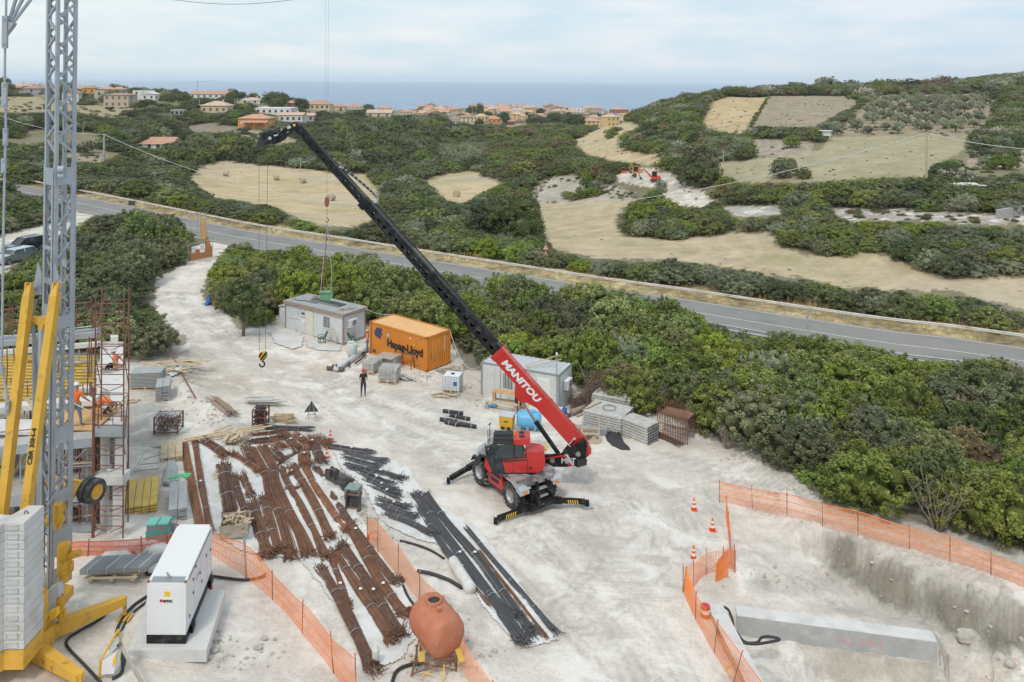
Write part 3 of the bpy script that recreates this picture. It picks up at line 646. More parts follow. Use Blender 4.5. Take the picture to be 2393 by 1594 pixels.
def limbs(rng,n,h,r0,spread=.5,base=.08,kink=.25):
 mb=MB()
 for i in range(n):
  a=rng.uniform(0,6.28);s=rng.uniform(.3,1)*spread;p=[Vector((math.cos(a)*base,math.sin(a)*base,-.15))]
  m=5
  for k in range(1,m+1):
   f=k/m;p.append(Vector((math.cos(a)*(base+s*f*h),math.sin(a)*(base+s*f*h),h*f*rng.uniform(.85,1.05)))+Vector((rng.uniform(-1,1),rng.uniform(-1,1),0))*kink*h*.12)
  mb.tube(p,[r0*(1-.8*k/m)for k in range(m+1)],5)
  for k in(2,3,4):
   q=p[k]+Vector((rng.uniform(-1,1),rng.uniform(-1,1),rng.uniform(.3,1)))*h*.28
   mb.tube([p[k],(p[k]+q)/2+Vector((0,0,.05)),q],[r0*.4,r0*.25,r0*.08],4)
 return mb
def lobes_round(rng,n,R0,h,sm=.5):
 o=[((0,0,h*.48),(R0*.72,R0*.72,h*.5))]
 for i in range(n):
  a=6.283*i/n+rng.uniform(-.4,.4);d=R0*rng.uniform(.42,.68);q=R0*rng.uniform(.34,.52)
  o.append(((math.cos(a)*d,math.sin(a)*d,h*rng.uniform(.28,.62)),(q,q,h*rng.uniform(.28,.4))))
 for i in range(max(2,n//2)):
  a=rng.uniform(0,6.28);d=R0*rng.uniform(.1,.35);q=R0*rng.uniform(.28,.4)
  o.append(((math.cos(a)*d,math.sin(a)*d,h*rng.uniform(.68,.8)),(q,q,h*rng.uniform(.2,.28))))
 return o
BUSH={}
def mk_bush(key,mt,seeds,R0=2.0,h=2.6,nl=7,clumps=330,leaves=42,ls=.070,up=.35,wisp=0.0,core=.44,spread=.42):
 BUSH[key]=[]
 for s in seeds:
  rg=random.Random(s);BUSH[key].append(foliage_mesh('shrub_'+key,mt,crown(s,lobes_round(rg,nl,R0,h),clumps,leaves,ls,spread,up,core,wisp=wisp),limbs(rg,7,h*.8,.07,.5)))
mk_bush('lentisk','leaf_lentisk',(1,2,3))
mk_bush('bright','leaf_bright',(4,5,6))
mk_bush('dark','leaf_dark',(7,8),nl=7)
mk_bush('oak','leaf_oak',(9,10,11),h=3.0)
mk_bush('olive','leaf_olive',(12,13),h=2.8,ls=.10,wisp=.45,up=.1,clumps=230,leaves=36,core=.5)
mk_bush('brown','leaf_brown',(14,),clumps=200,leaves=26,core=.5)
mk_bush('pale','leaf_pale',(15,),h=1.6,clumps=160,ls=.085)
mk_bush('yellow','leaf_yellow',(16,),h=2.6,clumps=200,core=.5)
mk_bush('reed','leaf_reed',(17,),h=2.4,clumps=120,ls=.16,wisp=.8)
# ---------------- where the plants stand ----------------
rs=np.random.RandomState(77)
def cells(y0,y1,c,u0=-.8,u1=.8):
 nx=int((u1-u0)*y1/c)+2;ny=int((y1-y0)/c)+1
 gx,gy=np.meshgrid(np.arange(nx)*c+u0*y1,np.arange(ny)*c+y0)
 gx=gx.ravel()+rs.uniform(-.42,.42,gx.size)*c;gy=gy.ravel()+rs.uniform(-.42,.42,gy.size)*c
 k=(gx>u0*gy-6)&(gx<u1*gy+6);return gx[k],gy[k]
WOODL=[(-200,640),(60,606),(120,585),(200,545),(300,520),(420,560),(455,600),(430,614),(362,650),(356,702),(370,740),(392,763),(436,797),(400,818),(395,850),(300,850),(150,830),(-200,830)]
WOODS2=[(440,300),(560,335),(700,350),(900,300),(1000,300),(1010,400),(860,400),(800,380),(640,372),(560,372),(480,370),(300,440),(200,440),(340,330)]
REED=[(900,345),(1150,345),(1130,388),(980,392),(880,385)]
ROADVIS=[(140,432),(300,466),(482,503),(620,529),(800,556),(965,582),(1110,604),(1282,630),(1420,651),(1600,675),(1741,696),(1889,718),(2075,744),(2230,761),(2460,790),(2460,842),(2220,834),(2140,837),(2030,807),(1990,792),(1900,764),(1870,778),(1720,765),(1670,747),(1560,702),(1480,667),(1350,654),(1280,657),(1180,632),(1060,630),(985,637),(930,616),(800,580),(680,570),(600,582),(530,545),(497,562),(445,543),(425,505),(290,479),(270,492),(150,497)]
NOVEG=OPEN
HRECT=[(15,54,194,211),(54,93,199,216),(98,186,196,238),(192,222,200,217),(220,303,204,248),(290,366,208,231),(443,526,212,226),(553,608,214,238),(469,531,238,262),(596,680,249,264),(554,630,268,296),(648,735,263,283),(670,714,234,250),(712,848,233,255),(855,916,258,271),(930,1010,256,268),(320,400,323,343),(1053,1110,270,286),(1130,1170,272,286),(1185,1226,277,296),(1330,1478,250,290),(40,100,184,202),(394,430,256,267)]
plants=[]
def scatter(y0,y1,c,rmul,hmul,kinds,cond=None,edge=.55,skip=0.0):
 X,Y=cells(y0,y1,c)
 if skip:k=rs.rand(len(X))>skip;X=X[k];Y=Y[k]
 Z=zt(X,Y);px,py=proj(X,Y,Z);ok=np.ones(len(X),bool)
 d,_=road_near(X,Y);ok&=d>ROADW/2+1.9
 s=F/Y
 for poly in NOVEG:ok&=~inpoly(px,py,poly)
 ok&=(px>-260)&(px<2650)&(Z>-18.5)
 if cond is not None:ok&=cond(X,Y,px,py)
 X,Y,Z,px,py,s=X[ok],Y[ok],Z[ok],px[ok],py[ok],s[ok];n=len(X)
 if n==0:return
 RR=c*rmul*(1+.5*vn(X*.11,Y*.11,5)+rs.uniform(-.15,.25,n));HH=RR*hmul*(1+.45*vn(X*.35,Y*.35,15)+rs.uniform(-.12,.2,n));act=np.ones(n,bool)
 for it in range(4):
  bad=np.zeros(n,bool);j=np.nonzero(act)[0]
  if not len(j):break
  for fx,fz in((0,.97),(-.62,.75),(.62,.75),(-1,.4),(1,.4),(0,.5),(-.8,.12),(.8,.12)):
   a_,b_=px[j]+fx*RR[j]*s[j],py[j]-fz*HH[j]*s[j];w=np.zeros(len(j),bool)
   for q in NOVEG:w|=inpoly(a_,b_,q)&(Y[j]<330)&((q is not SITE)|(Y[j]<125))
   w|=inpoly(a_,b_,ROADVIS)&(Y[j]<150)
   for(h0,h1,ht,hb)in HRECT:w|=(a_>h0)&(a_<h1)&(b_>ht)&(b_<hb)&(py[j]>hb-3)
   bad[j]|=w
  act=bad.copy()
  if it<3:RR[act]*=.8;HH[act]*=.68
 okk=~act
 for x,y,z,a,b,r,h in zip(X[okk],Y[okk],Z[okk],px[okk],py[okk],RR[okk],HH[okk]):
  ks,ws=kinds(x,y,a,b);u=(float(vn(np.array([x*.16+y*.05]),np.array([y*.16]),25)[0])+.5)*.55+rs.rand()*.45
  cw=np.cumsum(ws)/sum(ws);plants.append((x,y,z,r,h,ks[min(int(np.searchsorted(cw,u)),len(ks)-1)],a,b))
def k_near(x,y,a,b):
 if a<460 and y<125:return['dark','oak','lentisk','dark','bright'],[3,3,1.4,2,.8]
 if a>2150:return['oak','brown','dark','bright','lentisk'],[2,.9,1,1.6,2]
 return['lentisk','oak','bright','brown','olive','bright','lentisk','dark'],[3,2,2.4,.15,.5,2,2.6,.8]
def k_road(x,y,a,b):return['lentisk','bright','oak','olive','dark','lentisk'],[3,1.5,2,.8,1.4,2]
def k_far(x,y,a,b):
 if a>1450 and b>440:return['lentisk','bright','brown','oak','lentisk','olive'],[4,2,.5,2.4,3,.4]
 if a>1500:return['oak','lentisk','olive','brown','dark','pale','lentisk'],[3,3,1,.6,1.4,.5,2]
 if a>1150:return['lentisk','oak','brown','bright','lentisk','olive'],[3,2.4,1.0,.8,3,.6]
 return['oak','olive','dark','lentisk','oak','dark','olive'],[3,1.2,2.4,1.2,3,1.2,1]
inw=lambda X,Y,px,py:inpoly(px,py,WOODL)
scatter(44,118,2.7,.86,1.25,k_near,inw,.3)
belt=lambda X,Y,px,py:(road_near(X,Y)[0]<60)&(_side(X,Y)>0)&~inpoly(px,py,WOODL)&(px>440)
def _side(X,Y):return-seg_dist(X,Y,[(p.x,p.y)for p in road_mid])
scatter(24,125,2.05,.98,1.28,k_near,belt,.35)
beyond=lambda X,Y,px,py:(_side(X,Y)<0)|(px<330)
notw=lambda X,Y,px,py:beyond(X,Y,px,py)&~inpoly(px,py,WOODL)&(py<612+.0*px)
scatter(60,130,2.6,.80,.95,k_road,lambda X,Y,px,py:notw(X,Y,px,py)|((_side(X,Y)<0)&(Y<130)&(py>400)),.45)
clr=lambda X,Y,px,py:(vn(X*.035,Y*.035,55)+.35*vn(X*.12,Y*.12,56)<.24)|(px>900)
scatter(130,235,3.3,.86,.95,k_far,lambda X,Y,px,py:beyond(X,Y,px,py)&clr(X,Y,px,py),.5)
wood=lambda X,Y,px,py:inpoly(px,py,WOODS2)
scatter(235,430,5.6,.82,1.25,k_far,wood,.4)
scatter(235,430,4.2,.86,.85,k_far,lambda X,Y,px,py:clr(X,Y,px,py)&~inpoly(px,py,WOODS2)&~inpoly(px,py,VILLG)&~inpoly(px,py,REED),.5)
scatter(235,500,4.0,.80,.9,lambda*a:(['reed'],[1]),lambda X,Y,px,py:inpoly(px,py,REED),.4)
scatter(430,900,9.0,.72,.9,k_far,lambda X,Y,px,py:~inpoly(px,py,TOWN)&~inpoly(px,py,VILLG),.5)
scatter(900,1900,22.0,.62,.35,k_far,lambda X,Y,px,py:px>1700,.3)
scatter(240,620,11.0,.34,1.1,lambda*a:(['oak','dark','olive','bright'],[2,2,1,1]),lambda X,Y,px,py:inpoly(px,py,VILLG),.3,skip=.25)
scatter(560,1000,22.0,.20,1.3,lambda*a:(['oak','dark','olive'],[2,2,1]),lambda X,Y,px,py:inpoly(px,py,TOWN),.3,skip=.45)
SP=[(DUNE,90,(.3,.8),['oak','pale','olive','lentisk']),(HAY3,60,(.12,.32),['pale','oak','olive']),(DRYG,90,(.15,.38),['pale','oak','olive']),(PLOUGH,12,(.3,.7),['bright','oak']),(HAY4,20,(.2,.5),['pale','oak']),(RGT9,50,(.4,1.2),['olive','oak','bright']),(HILLF1,24,(.3,.6),['pale','oak']),(VINE,130,(.2,.42),['bright','oak','yellow']),(VDRY,110,(.4,1.4),['oak','pale','olive','dark']),(RUB,60,(.3,.8),['brown','oak','lentisk']),(TRACK,14,(.2,.5),['pale','brown']),(ORCH,90,(.3,.9),['pale','oak']),(CLR1,20,(.4,1.0),['oak','olive']),(CLR2,40,(.5,1.6),['olive','oak','dark']),(HAY1,26,(.15,.35),['pale'])]
def sprinkle():
 for poly,n,(r0,r1),ks in SP:
  xs=[p[0]for p in poly];ys=[p[1]for p in poly];k=0
  for _ in range(n*6):
   if k>=n:break
   a,b=rs.uniform(max(min(xs),-50),min(max(xs),2450)),rs.uniform(min(ys),max(ys))
   if not inpoly(np.array([a]),np.array([b]),poly)[0]or vn(np.array([a*.03]),np.array([b*.09]),91)[0]<-.12+(.2 if poly is HAY3 else 0):continue
   q=hit(a,b)
   if q is None:continue
   r=rs.uniform(r0,r1);plants.append((q.x,q.y,q.z,r,r*rs.uniform(.6,1.1),ks[rs.randint(len(ks))],a,b));k+=1
sprinkle()
for i in range(26):
 t=i/25;plants.append((*(hit(1796-44*t+rs.uniform(-3,3),230+68*t)or D(1790,240,300)),rs.uniform(.5,1.1),rs.uniform(.5,1.2),'bright',1780,260))
def put(px,py,r,h,k):
 q=hit(px,py)
 if q:plants.append((q.x,q.y,q.z,r,h,k,px,py))
for a in[(1362,462,2.2,2.0,'lentisk'),(1385,458,2.6,2.2,'bright'),(1372,440,2.0,2.8,'dark'),(1392,448,1.9,2.6,'olive'),(1330,462,2.4,1.6,'lentisk'),(1345,466,2.4,1.6,'bright'),(1297,437,.9,.9,'oak'),(1410,452,1.1,.9,'oak'),(1378,432,.9,1.0,'olive'),(1398,436,.8,.8,'lentisk'),(1430,318,3.0,2.6,'bright'),(1440,308,2.6,2.2,'lentisk'),(1425,324,2.0,1.8,'bright'),(1835,413,3.1,4.2,'oak'),(1823,418,2.2,3.6,'olive'),(1877,418,1.8,2.6,'oak'),(1850,345,2.4,3.2,'bright'),(2310,390,2.0,2.4,'olive'),(2345,395,2.6,2.8,'bright'),(2300,372,1.6,2.4,'dark'),(2335,365,1.8,2.4,'olive'),(2370,372,1.6,2.2,'lentisk'),(1635,420,5.0,8.0,'oak'),(1618,432,4.0,6.4,'oak'),(1650,432,3.6,5.5,'oak'),(1560,398,3.2,3.4,'bright'),(1545,450,1.6,3.0,'olive'),(815,345,4.5,7.5,'yellow'),(802,352,3.2,5.0,'yellow'),(400,262,2,3.2,'dark'),(424,300,3,3,'olive'),(1700,440,2.4,2.6,'bright'),(1530,470,2.4,2.0,'lentisk')]:put(*a)
plants.sort(key=lambda p:-p[3]/p[1])
print('plants',len(plants))
plant_objs={}
def basescale(r,h,k):return(r/2.0,r/2.0,h/{'oak':3.0,'olive':2.8,'pale':1.6,'reed':2.4}.get(k,2.6))
WORD={'lentisk':'mid green mastic','bright':'fresh bright green','dark':'dark green','oak':'dull green evergreen','olive':'silvery grey green','brown':'brownish green half dry','pale':'pale grey','yellow':'yellow leaved','reed':'reed like'}
def visible(p):return-60<p[6]<2450
cand=[p for p in plants if visible(p)and p[1]<125][:300];cs=set(id(p)for p in cand)
for p in cand:
 x,y,z,r,h,k,a,b=p
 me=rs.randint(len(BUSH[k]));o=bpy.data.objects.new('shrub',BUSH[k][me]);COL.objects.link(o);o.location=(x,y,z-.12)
 o.rotation_euler=(0,0,rs.uniform(0,6.28));o.scale=basescale(r,h,k)
 if a<470 and(a<250 or b<860)and inpoly(a,b,WOODL):where,g='in the wood on the left behind the scaffolded building','shrubs of the wood on the left'
 elif(_side(np.array([x]),np.array([y]))[0]<0):where,g='in the hedge beyond the road, along the hay fields','shrubs of the hedge beyond the road'
 else:where,g='in the thicket between the site and the road','shrubs of the thicket between site and road'
 tag(o,WORD[k]+' shrub '+where,'shrub',g+', '+WORD[k])
rest=[p for p in plants if id(p)not in cs]
pc=bpy.data.collections.new('plant_kinds');order=[]
for k in BUSH:
 for i,me in enumerate(BUSH[k]):
  o=bpy.data.objects.new('plant_%02d'%len(order),me);pc.objects.link(o);order.append(k)
def stuff_cloud(name,pts,label):
 n=len(pts);me=bpy.data.meshes.new(name);me.vertices.add(n)
 me.vertices.foreach_set('co',np.array([(p[0],p[1],p[2]-.15)for p in pts],np.float32).ravel())
 ks=[rs.choice([i for i,q in enumerate(order)if q==p[5]])for p in pts]
 a=me.attributes.new('kind_index','INT','POINT');a.data.foreach_set('value',np.array(ks,np.int32))
 a=me.attributes.new('turn','FLOAT_VECTOR','POINT');a.data.foreach_set('vector',np.array([(0,0,rs.uniform(0,6.28))for p in pts],np.float32).ravel())
 a=me.attributes.new('size','FLOAT_VECTOR','POINT');a.data.foreach_set('vector',np.array([basescale(p[3],p[4],p[5])for p in pts],np.float32).ravel())
 o=bpy.data.objects.new(name,me);COL.objects.link(o);tag(o,label,'scrub',kind='stuff')
 g=bpy.data.node_groups.new(name,'GeometryNodeTree');g.interface.new_socket('Geometry',in_out='INPUT',socket_type='NodeSocketGeometry');g.interface.new_socket('Geometry',in_out='OUTPUT',socket_type='NodeSocketGeometry')
 n_=g.nodes;l_=g.links;gi=n_.new('NodeGroupInput');go=n_.new('NodeGroupOutput');ip=n_.new('GeometryNodeInstanceOnPoints')
 ci=n_.new('GeometryNodeCollectionInfo');ci.inputs['Collection'].default_value=pc;ci.inputs['Separate Children'].default_value=True;ci.inputs['Reset Children'].default_value=True
 ip.inputs['Pick Instance'].default_value=True
 def na(nm,ty):
  q=n_.new('GeometryNodeInputNamedAttribute');q.data_type=ty;q.inputs['Name'].default_value=nm;return q.outputs['Attribute']
 l_.new(gi.outputs[0],ip.inputs['Points']);l_.new(ci.outputs[0],ip.inputs['Instance']);l_.new(na('kind_index','INT'),ip.inputs['Instance Index'])
 l_.new(na('turn','FLOAT_VECTOR'),ip.inputs['Rotation']);l_.new(na('size','FLOAT_VECTOR'),ip.inputs['Scale']);l_.new(ip.outputs[0],go.inputs[0])
 md=o.modifiers.new('plants','NODES');md.node_group=g
 return o
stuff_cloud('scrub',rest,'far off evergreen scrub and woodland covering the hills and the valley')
# ---------------- olive orchard on the right hillside ----------------
def tree_proto(name,mt,seed,H,Rc,trunk_h,label,cat,group,wisp=.3,nl=6,clumps=110,leaves=32,ls=.10,tr=.12,core=.6):
 rg=random.Random(seed);root=empty(name,(0,0,0),label=label,cat=cat,group=group)
 lob=[((c[0],c[1],c[2]+trunk_h),r)for c,r in lobes_round(rg,nl,Rc,H-trunk_h)]
 me=foliage_mesh('crown',mt,crown(seed,lob,clumps,leaves,ls,.42,.3,core,wisp=wisp));c=bpy.data.objects.new('crown',me);COL.objects.link(c);set_parent(c,root)
 mb=MB();mb.tube([(0,0,-.3),(.05,.03,trunk_h*.5),(0,.06,trunk_h),(.05,0,trunk_h+.35*(H-trunk_h))],[tr*1.3,tr,tr*.85,tr*.4],8)
 for i in range(6):
  a=rg.uniform(0,6.28);d=Rc*rg.uniform(.4,.75);mb.tube([(0,.04,trunk_h*.85),(math.cos(a)*d*.5,math.sin(a)*d*.5,trunk_h+.25*(H-trunk_h)),(math.cos(a)*d,math.sin(a)*d,trunk_h+.55*(H-trunk_h))],[tr*.6,tr*.4,tr*.12],6)
 mb.build('trunk','bark',root,smooth=True);return root
ot=tree_proto('olive_tree','leaf_olive',51,3.4,2.0,.5,'round grey green olive tree in the hillside orchard rows','olive tree','olive trees of the hillside orchard')
first=True
for i in range(30):
 for j in range(30):
  x,y=70+i*7.8+j*1.3+rs.uniform(-.8,.8),200+j*7.8-i*.5+rs.uniform(-.8,.8);z=gz(x,y);a,b=proj(x,y,z)
  if not inpoly(np.array([a]),np.array([b]),[(1945,317),(1998,286),(2055,236),(2090,232),(2318,226),(2296,290),(2244,320)])[0]or rs.rand()<.07 or y>370:continue
  o=ot if first else copy_tree(ot);first=False;s=rs.uniform(.75,1.1);o.location=(x,y,z-.1);o.rotation_euler=(0,0,rs.uniform(0,6));o.scale=(s,s,s*rs.uniform(.85,1.1))
  # ---------------- verge grass ----------------
mat('dry_grass',(.46,.31,.12),.9,var=.45,vscale=.5,rnd=0,coord='Object',dirt=(.30,.29,.14),dscale=.25,dlo=.48,dhi=.62)
mat('green_grass',(.12,.16,.05),.9,var=.3,vscale=.6)
def grass(name,areas,m,label,hh=(.25,.6),w=.035):
 mb=MB();rg=random.Random(5)
 for fn,n in areas:
  for _ in range(n):
   x,y,z=fn(rg);h=rg.uniform(*hh)*min(1.4,max(.15,1+2.4*float(vn(np.array([x*.22]),np.array([y*.22]),8)[0])));a=rg.uniform(0,3.14);lx,ly=rg.uniform(-.2,.2)*h,rg.uniform(-.2,.2)*h
   for q in range(3):
    ax=x+rg.uniform(-.12,.12);ay=y+rg.uniform(-.12,.12);c_,s_=math.cos(a+q)*w,math.sin(a+q)*w
    mb.add([(ax-c_,ay-s_,z-.05),(ax+c_,ay+s_,z-.05),(ax+lx,ay+ly,z+h)],[(0,1,2)])
 o=mb.build(name,m);tag(o,label,'grass',kind='stuff')
rp_s=resample(rail_path,.5);rp_s=[p for p in rp_s if-100<proj(p.x,p.y,p.z)[0]<2520];nrm_=offset_path(rp_s,1)
def verge(d0,d1):
 def f(rg):
  i=rg.randrange(len(rp_s));n=nrm_[i]-rp_s[i];d=rg.uniform(d0,d1);q=rp_s[i]+n*d+(rp_s[min(i+1,len(rp_s)-1)]-rp_s[i])*rg.random()
  return q.x,q.y,gz0(q.x,q.y)
 return f
_gc={}
def gz0(x,y):
 k=(round(x*1.0),round(y*1.0))
 if k not in _gc:_gc[k]=gz(x,y)
 return _gc[k]
grass('dry_grass',[(verge(.1,1.4),1300)],'dry_grass','short golden grass in front of the guardrail',(.05,.40),.02)
grass('dry_grass',[(verge(-4.5,-.6),3400)],'dry_grass','taller golden grass behind the guardrail',(.1,.75),.022)
# ---------------- materials for objects ----------------
mat('red_paint',(.52,.022,.016),.33,var=.06,vscale=2,coat=.3,dirt=(.45,.16,.12),dscale=2.5,dlo=.62,dhi=.85)
mat('black_paint',(.008,.0085,.0095),.42,spec=.28,var=.2,vscale=2,dirt=(.09,.085,.08),dscale=3,dlo=.5,dhi=.8)
mat('black_plastic',(.03,.03,.032),.65,var=.2,vscale=4)
mat('silver_paint',(.48,.50,.52),.4,.5,var=.1)
mat('chrome',(.75,.76,.78),.15,1.0,var=.02)
mat('rubber',(.028,.028,.030),.85,var=.3,vscale=6,dirt=(.17,.155,.135),dscale=4,dlo=.42,dhi=.72,bump=.3,bscale=30)
mat('rim_grey',(.42,.43,.44),.5,.3,var=.15,dirt=(.3,.27,.23),dscale=6,dlo=.5,dhi=.7)
mat('yellow_paint',(.72,.42,.03),.45,var=.08,dirt=(.35,.22,.08),dscale=3,dlo=.58,dhi=.78)
mat('white_letter',(.72,.72,.72),.5,var=.03)
mat('grey_letter',(.50,.50,.50),.5,var=.03)
mat('deck_grey',(.10,.10,.105),.7,var=.15,dirt=(.38,.35,.31),dscale=2,dlo=.45,dhi=.7)
mat('deck_tan',(.30,.275,.24),.7,var=.12)
mat('yellow_mark',(.85,.50,.03),.5,var=.05)
mat('red_lens',(.5,.02,.01),.3,var=.05)
mat('orange_lens',(.85,.25,.02),.3,var=.05)
mat('rope_wire',(.10,.10,.10),.6,var=.2)
def glass(name,col=(.05,.08,.08),rough=.06,alpha=.72):
 m,t=nmat(name);b=t.nodes['Principled BSDF'];b.inputs['Base Color'].default_value=(*col,1);b.inputs['Roughness'].default_value=rough
 b.inputs['Alpha'].default_value=alpha;b.inputs['Specular IOR Level'].default_value=.8;return m
glass('cab_glass',(.035,.06,.06));glass('car_glass',(.02,.03,.035),alpha=.95);glass('window_glass',(.05,.065,.08),alpha=.97)
def pl(px,py,Y,o=(0,0,0)):v=D(px,py,Y);return v-Vector(o)
def slab(mb,poly,Y,th,scale=None):
 """outline measured on the photo, standing upright at depth Y, with a real thickness th behind it"""
 f=[D(x,y,Y)for x,y in poly];b=[v+Vector((0,th,0))for v in f];n=len(f)
 return mb.add(f+b,[tuple(range(n))[::-1],tuple(range(n,2*n))]+[(i,(i+1)%n,n+(i+1)%n,n+i)for i in range(n)])
def c4(x,y):return(1000+x*.2935,780+y*.2935)
def S4(mb,poly,Y,th):return slab(mb,[c4(*p)for p in poly],Y,th)
def wheel(parent,c,ax,rad,w,rimr,name='wheel',twin=False,tread=True,rim='rim_grey',o=(0,0,0)):
 """a tyre with lugs and its rim, axle along ax (pointing outwards)"""
 c=Vector(c)-Vector(o);ax=Vector(ax).normalized();mb=MB()
 pr=[(rimr,-w*.42),(rad*.80,-w*.5),(rad*.95,-w*.44),(rad,-w*.3),(rad,w*.3),(rad*.95,w*.44),(rad*.80,w*.5),(rimr,w*.42),(rimr*.96,0)]
 mb.lathe(pr+[pr[0]],28,c,ax,caps=False)
 if tread:
  q=ax.to_track_quat('Z','Y').to_matrix()
  for i in range(20):
   for sd in(-1,1):
    t=2*math.pi*(i+(.5 if sd>0 else 0))/20;d=q@Vector((math.cos(t),math.sin(t),0));tg=ax.cross(d)
    mb.bar(c+d*rad*1.0+ax*sd*w*.06,c+d*rad*.98+ax*sd*w*.46+tg*rad*.16*sd,.07*rad/.6,.06,up=d)
 ty=mb.build('tyre','rubber');auto_smooth(ty,35)
 r=MB();r.lathe([(rimr,w*.42),(rimr*.92,w*.36),(rimr*.80,w*.10),(rimr*.45,w*.06),(rimr*.40,w*.22),(rimr*.16,w*.24),(.001,w*.24)],20,c,ax,caps=False)
 r.lathe([(rimr,-w*.42),(rimr*.8,-w*.1),(.001,-w*.1)],20,c,ax,caps=False)
 q=ax.to_track_quat('Z','Y').to_matrix()
 for i in range(8):
  d=q@Vector((math.cos(i*.785),math.sin(i*.785),0));r.cyl(c+d*rimr*.30+ax*w*.22,c+d*rimr*.30+ax*w*.28,rimr*.04,n=6)
 ri=r.build('rim',rim);auto_smooth(ri,35)
 wo=empty(name);set_parent(wo,parent);set_parent(ty,wo);set_parent(ri,wo);return wo
GZ=-.8
TC=Vector((.2,40.3,GZ))
root=empty('telehandler',TC,label='red and black rotating telehandler with its long boom raised and stabilisers down',cat='telehandler');O=TC
Mc=Matrix.Rotation(R(125),4,'Z')
def cb(mb,name,m=None,sm=None,parent=None):
 mb.xf(Mc);o=mb.build(name,m,parent or root)
 if sm:auto_smooth(o,sm)
 return o
mb=MB();mb.bb((-2.15,-.5,.42),(2.2,.5,.95));mb.bb((-1.9,-.75,.95),(1.7,.75,1.12));mb.prism([(-2.15,.42),(-2.45,.6),(-2.45,1.0),(-2.15,1.1)],-.6,.6,'y')
for sx in(-1.4,1.4):mb.cyl((sx,-.9,.62),(sx,.9,.62),.13);mb.bb((sx-.25,-.25,.4),(sx+.25,.25,.84))
cb(mb,'chassis','black_paint')
mb=MB();mb.prism([(-.72,.55),(-.55,1.28),(.75,1.28),(.62,.98),(.6,.50),(-.60,.50)],.62,1.13,'y');cb(mb,'side_panel','red_paint')
mb=MB();mb.prism([(-.72,.55),(-.55,1.28),(.75,1.28),(.62,.98),(.6,.50),(-.60,.50)],-1.13,-.62,'y');cb(mb,'side_panel','red_paint')
mb=MB();mb.prism([(-.35,.70),(-.30,.86),(.42,.86),(.34,.70)],1.131,1.14,'y');mb.prism([(-.5,1.0),(-.44,1.18),(.5,1.18),(.44,1.0)],1.131,1.139,'y');cb(mb,'panel_trim','black_plastic')
mb=MB();mb.bb((.66,.8,.50),(.98,1.2,.56));mb.bb((.66,.8,.78),(.98,1.15,.83));mb.bb((.66,.8,.3),(.98,1.2,.34));cb(mb,'step','silver_paint')
mb=MB();mb.prism([(-2.15,-1.0),(-2.3,-.75),(-2.3,.75),(-2.15,1.0),(-1.9,1.15),(.2,1.18),(.2,-1.18),(-1.9,-1.15)],1.30,1.44);cb(mb,'deck','deck_grey')
mb=MB()
for s in(-1,1):
 mb.prism([(-1.75,s*.95),(-1.35,s*.95),(-1.2,s*.55),(-1.75,s*.3),(-1.75,s*.12),(-1.05,s*.42),(-1.0,s*1.08),(-1.75,s*1.08)],1.441,1.446)
 mb.prism([(-.9,s*1.08),(-.85,s*.45),(-.3,s*.2),(-.15,s*.38),(-.6,s*.58),(-.62,s*1.08)],1.441,1.446)
cb(mb,'deck_pattern','deck_tan')
mb=MB()
for i in range(4):
 for j in range(3):mb.bb((-1.72+j*.17,-.20+i*.105,1.441),(-1.58+j*.17,-.12+i*.105,1.452))
cb(mb,'grille','black_plastic')
for s in(-1,1):
 mb=MB();mb.prism([(-2.35,1.22),(-2.2,1.40),(-1.55,1.46),(-1.15,1.42),(-1.15,1.37),(-1.6,1.38),(-2.15,1.16)],min(s*.62,s*1.27),max(s*.62,s*1.27),'y')
 mb.prism([(-2.38,1.02),(-2.30,1.28),(-1.9,1.32),(-2.05,1.10)],min(s*.72,s*1.26),max(s*.72,s*1.26),'y');cb(mb,'wing','silver_paint',30)
 mb=MB();mb.prism([(.72,1.1),(.95,1.34),(1.9,1.34),(2.1,1.02),(2.04,1.0),(1.86,1.27),(1.0,1.27),(.8,1.06)],min(s*.72,s*1.25),max(s*.72,s*1.25),'y');cb(mb,'wing','black_plastic',30)
 mb=MB();mb.bb((-2.42,s*.95-.1,1.06),(-2.36,s*.95+.1,1.16));cb(mb,'rear_lamp','orange_lens')
for(x,y)in((-1.4,1.0),(1.4,1.0),(-1.4,-1.0),(1.4,-1.0)):
 c=Mc@Vector((x,y*1.0,.62));a=Mc.to_3x3()@Vector((0,y,0));wheel(root,c,a,.62,.46,.33)
mb=MB()
for y in(-.28,.28):mb.prism([(-2.3,.25),(-2.3,1.44),(-2.44,1.44),(-2.72,.3)],y-.03,y+.03,'y')
mb.prism([(-2.8,.46),(-2.75,.86),(-2.45,.95),(-2.4,.46)],-.5,-.36,'y');mb.prism([(-2.8,.46),(-2.75,.86),(-2.45,.95),(-2.4,.46)],.36,.5,'y');mb.bb((-2.70,-.9,.32),(-2.48,.9,.48))
cb(mb,'rear_frame','black_paint')
for i in range(3):
 mb=MB();mb.bb((-2.50-.1*(2-i),-.25,.45+i*.32),(-2.30-.1*(2-i),.25,.49+i*.32));cb(mb,'step','silver_paint')
mb=MB();mb.bb((2.2,-.9,.35),(2.55,.9,.62));mb.bb((2.1,-.45,.5),(2.4,.45,1.1));cb(mb,'front_frame','black_paint')
rear=Mc@Vector((-2.6,0,.42));frt=Mc@Vector((2.4,0,.5))
feet=[(P(1048,1131,GZ),frt+Vector((-.2,-.1,.15)),False),(P(1158,1226,GZ),rear+Vector((.2,.1,.1)),True),(P(1372,1184,GZ),rear+Vector((-.3,.0,.2)),True)]
feet.append((Vector((frt.x+O.x+1.9,frt.y+O.y+1.5,GZ)),frt,False))
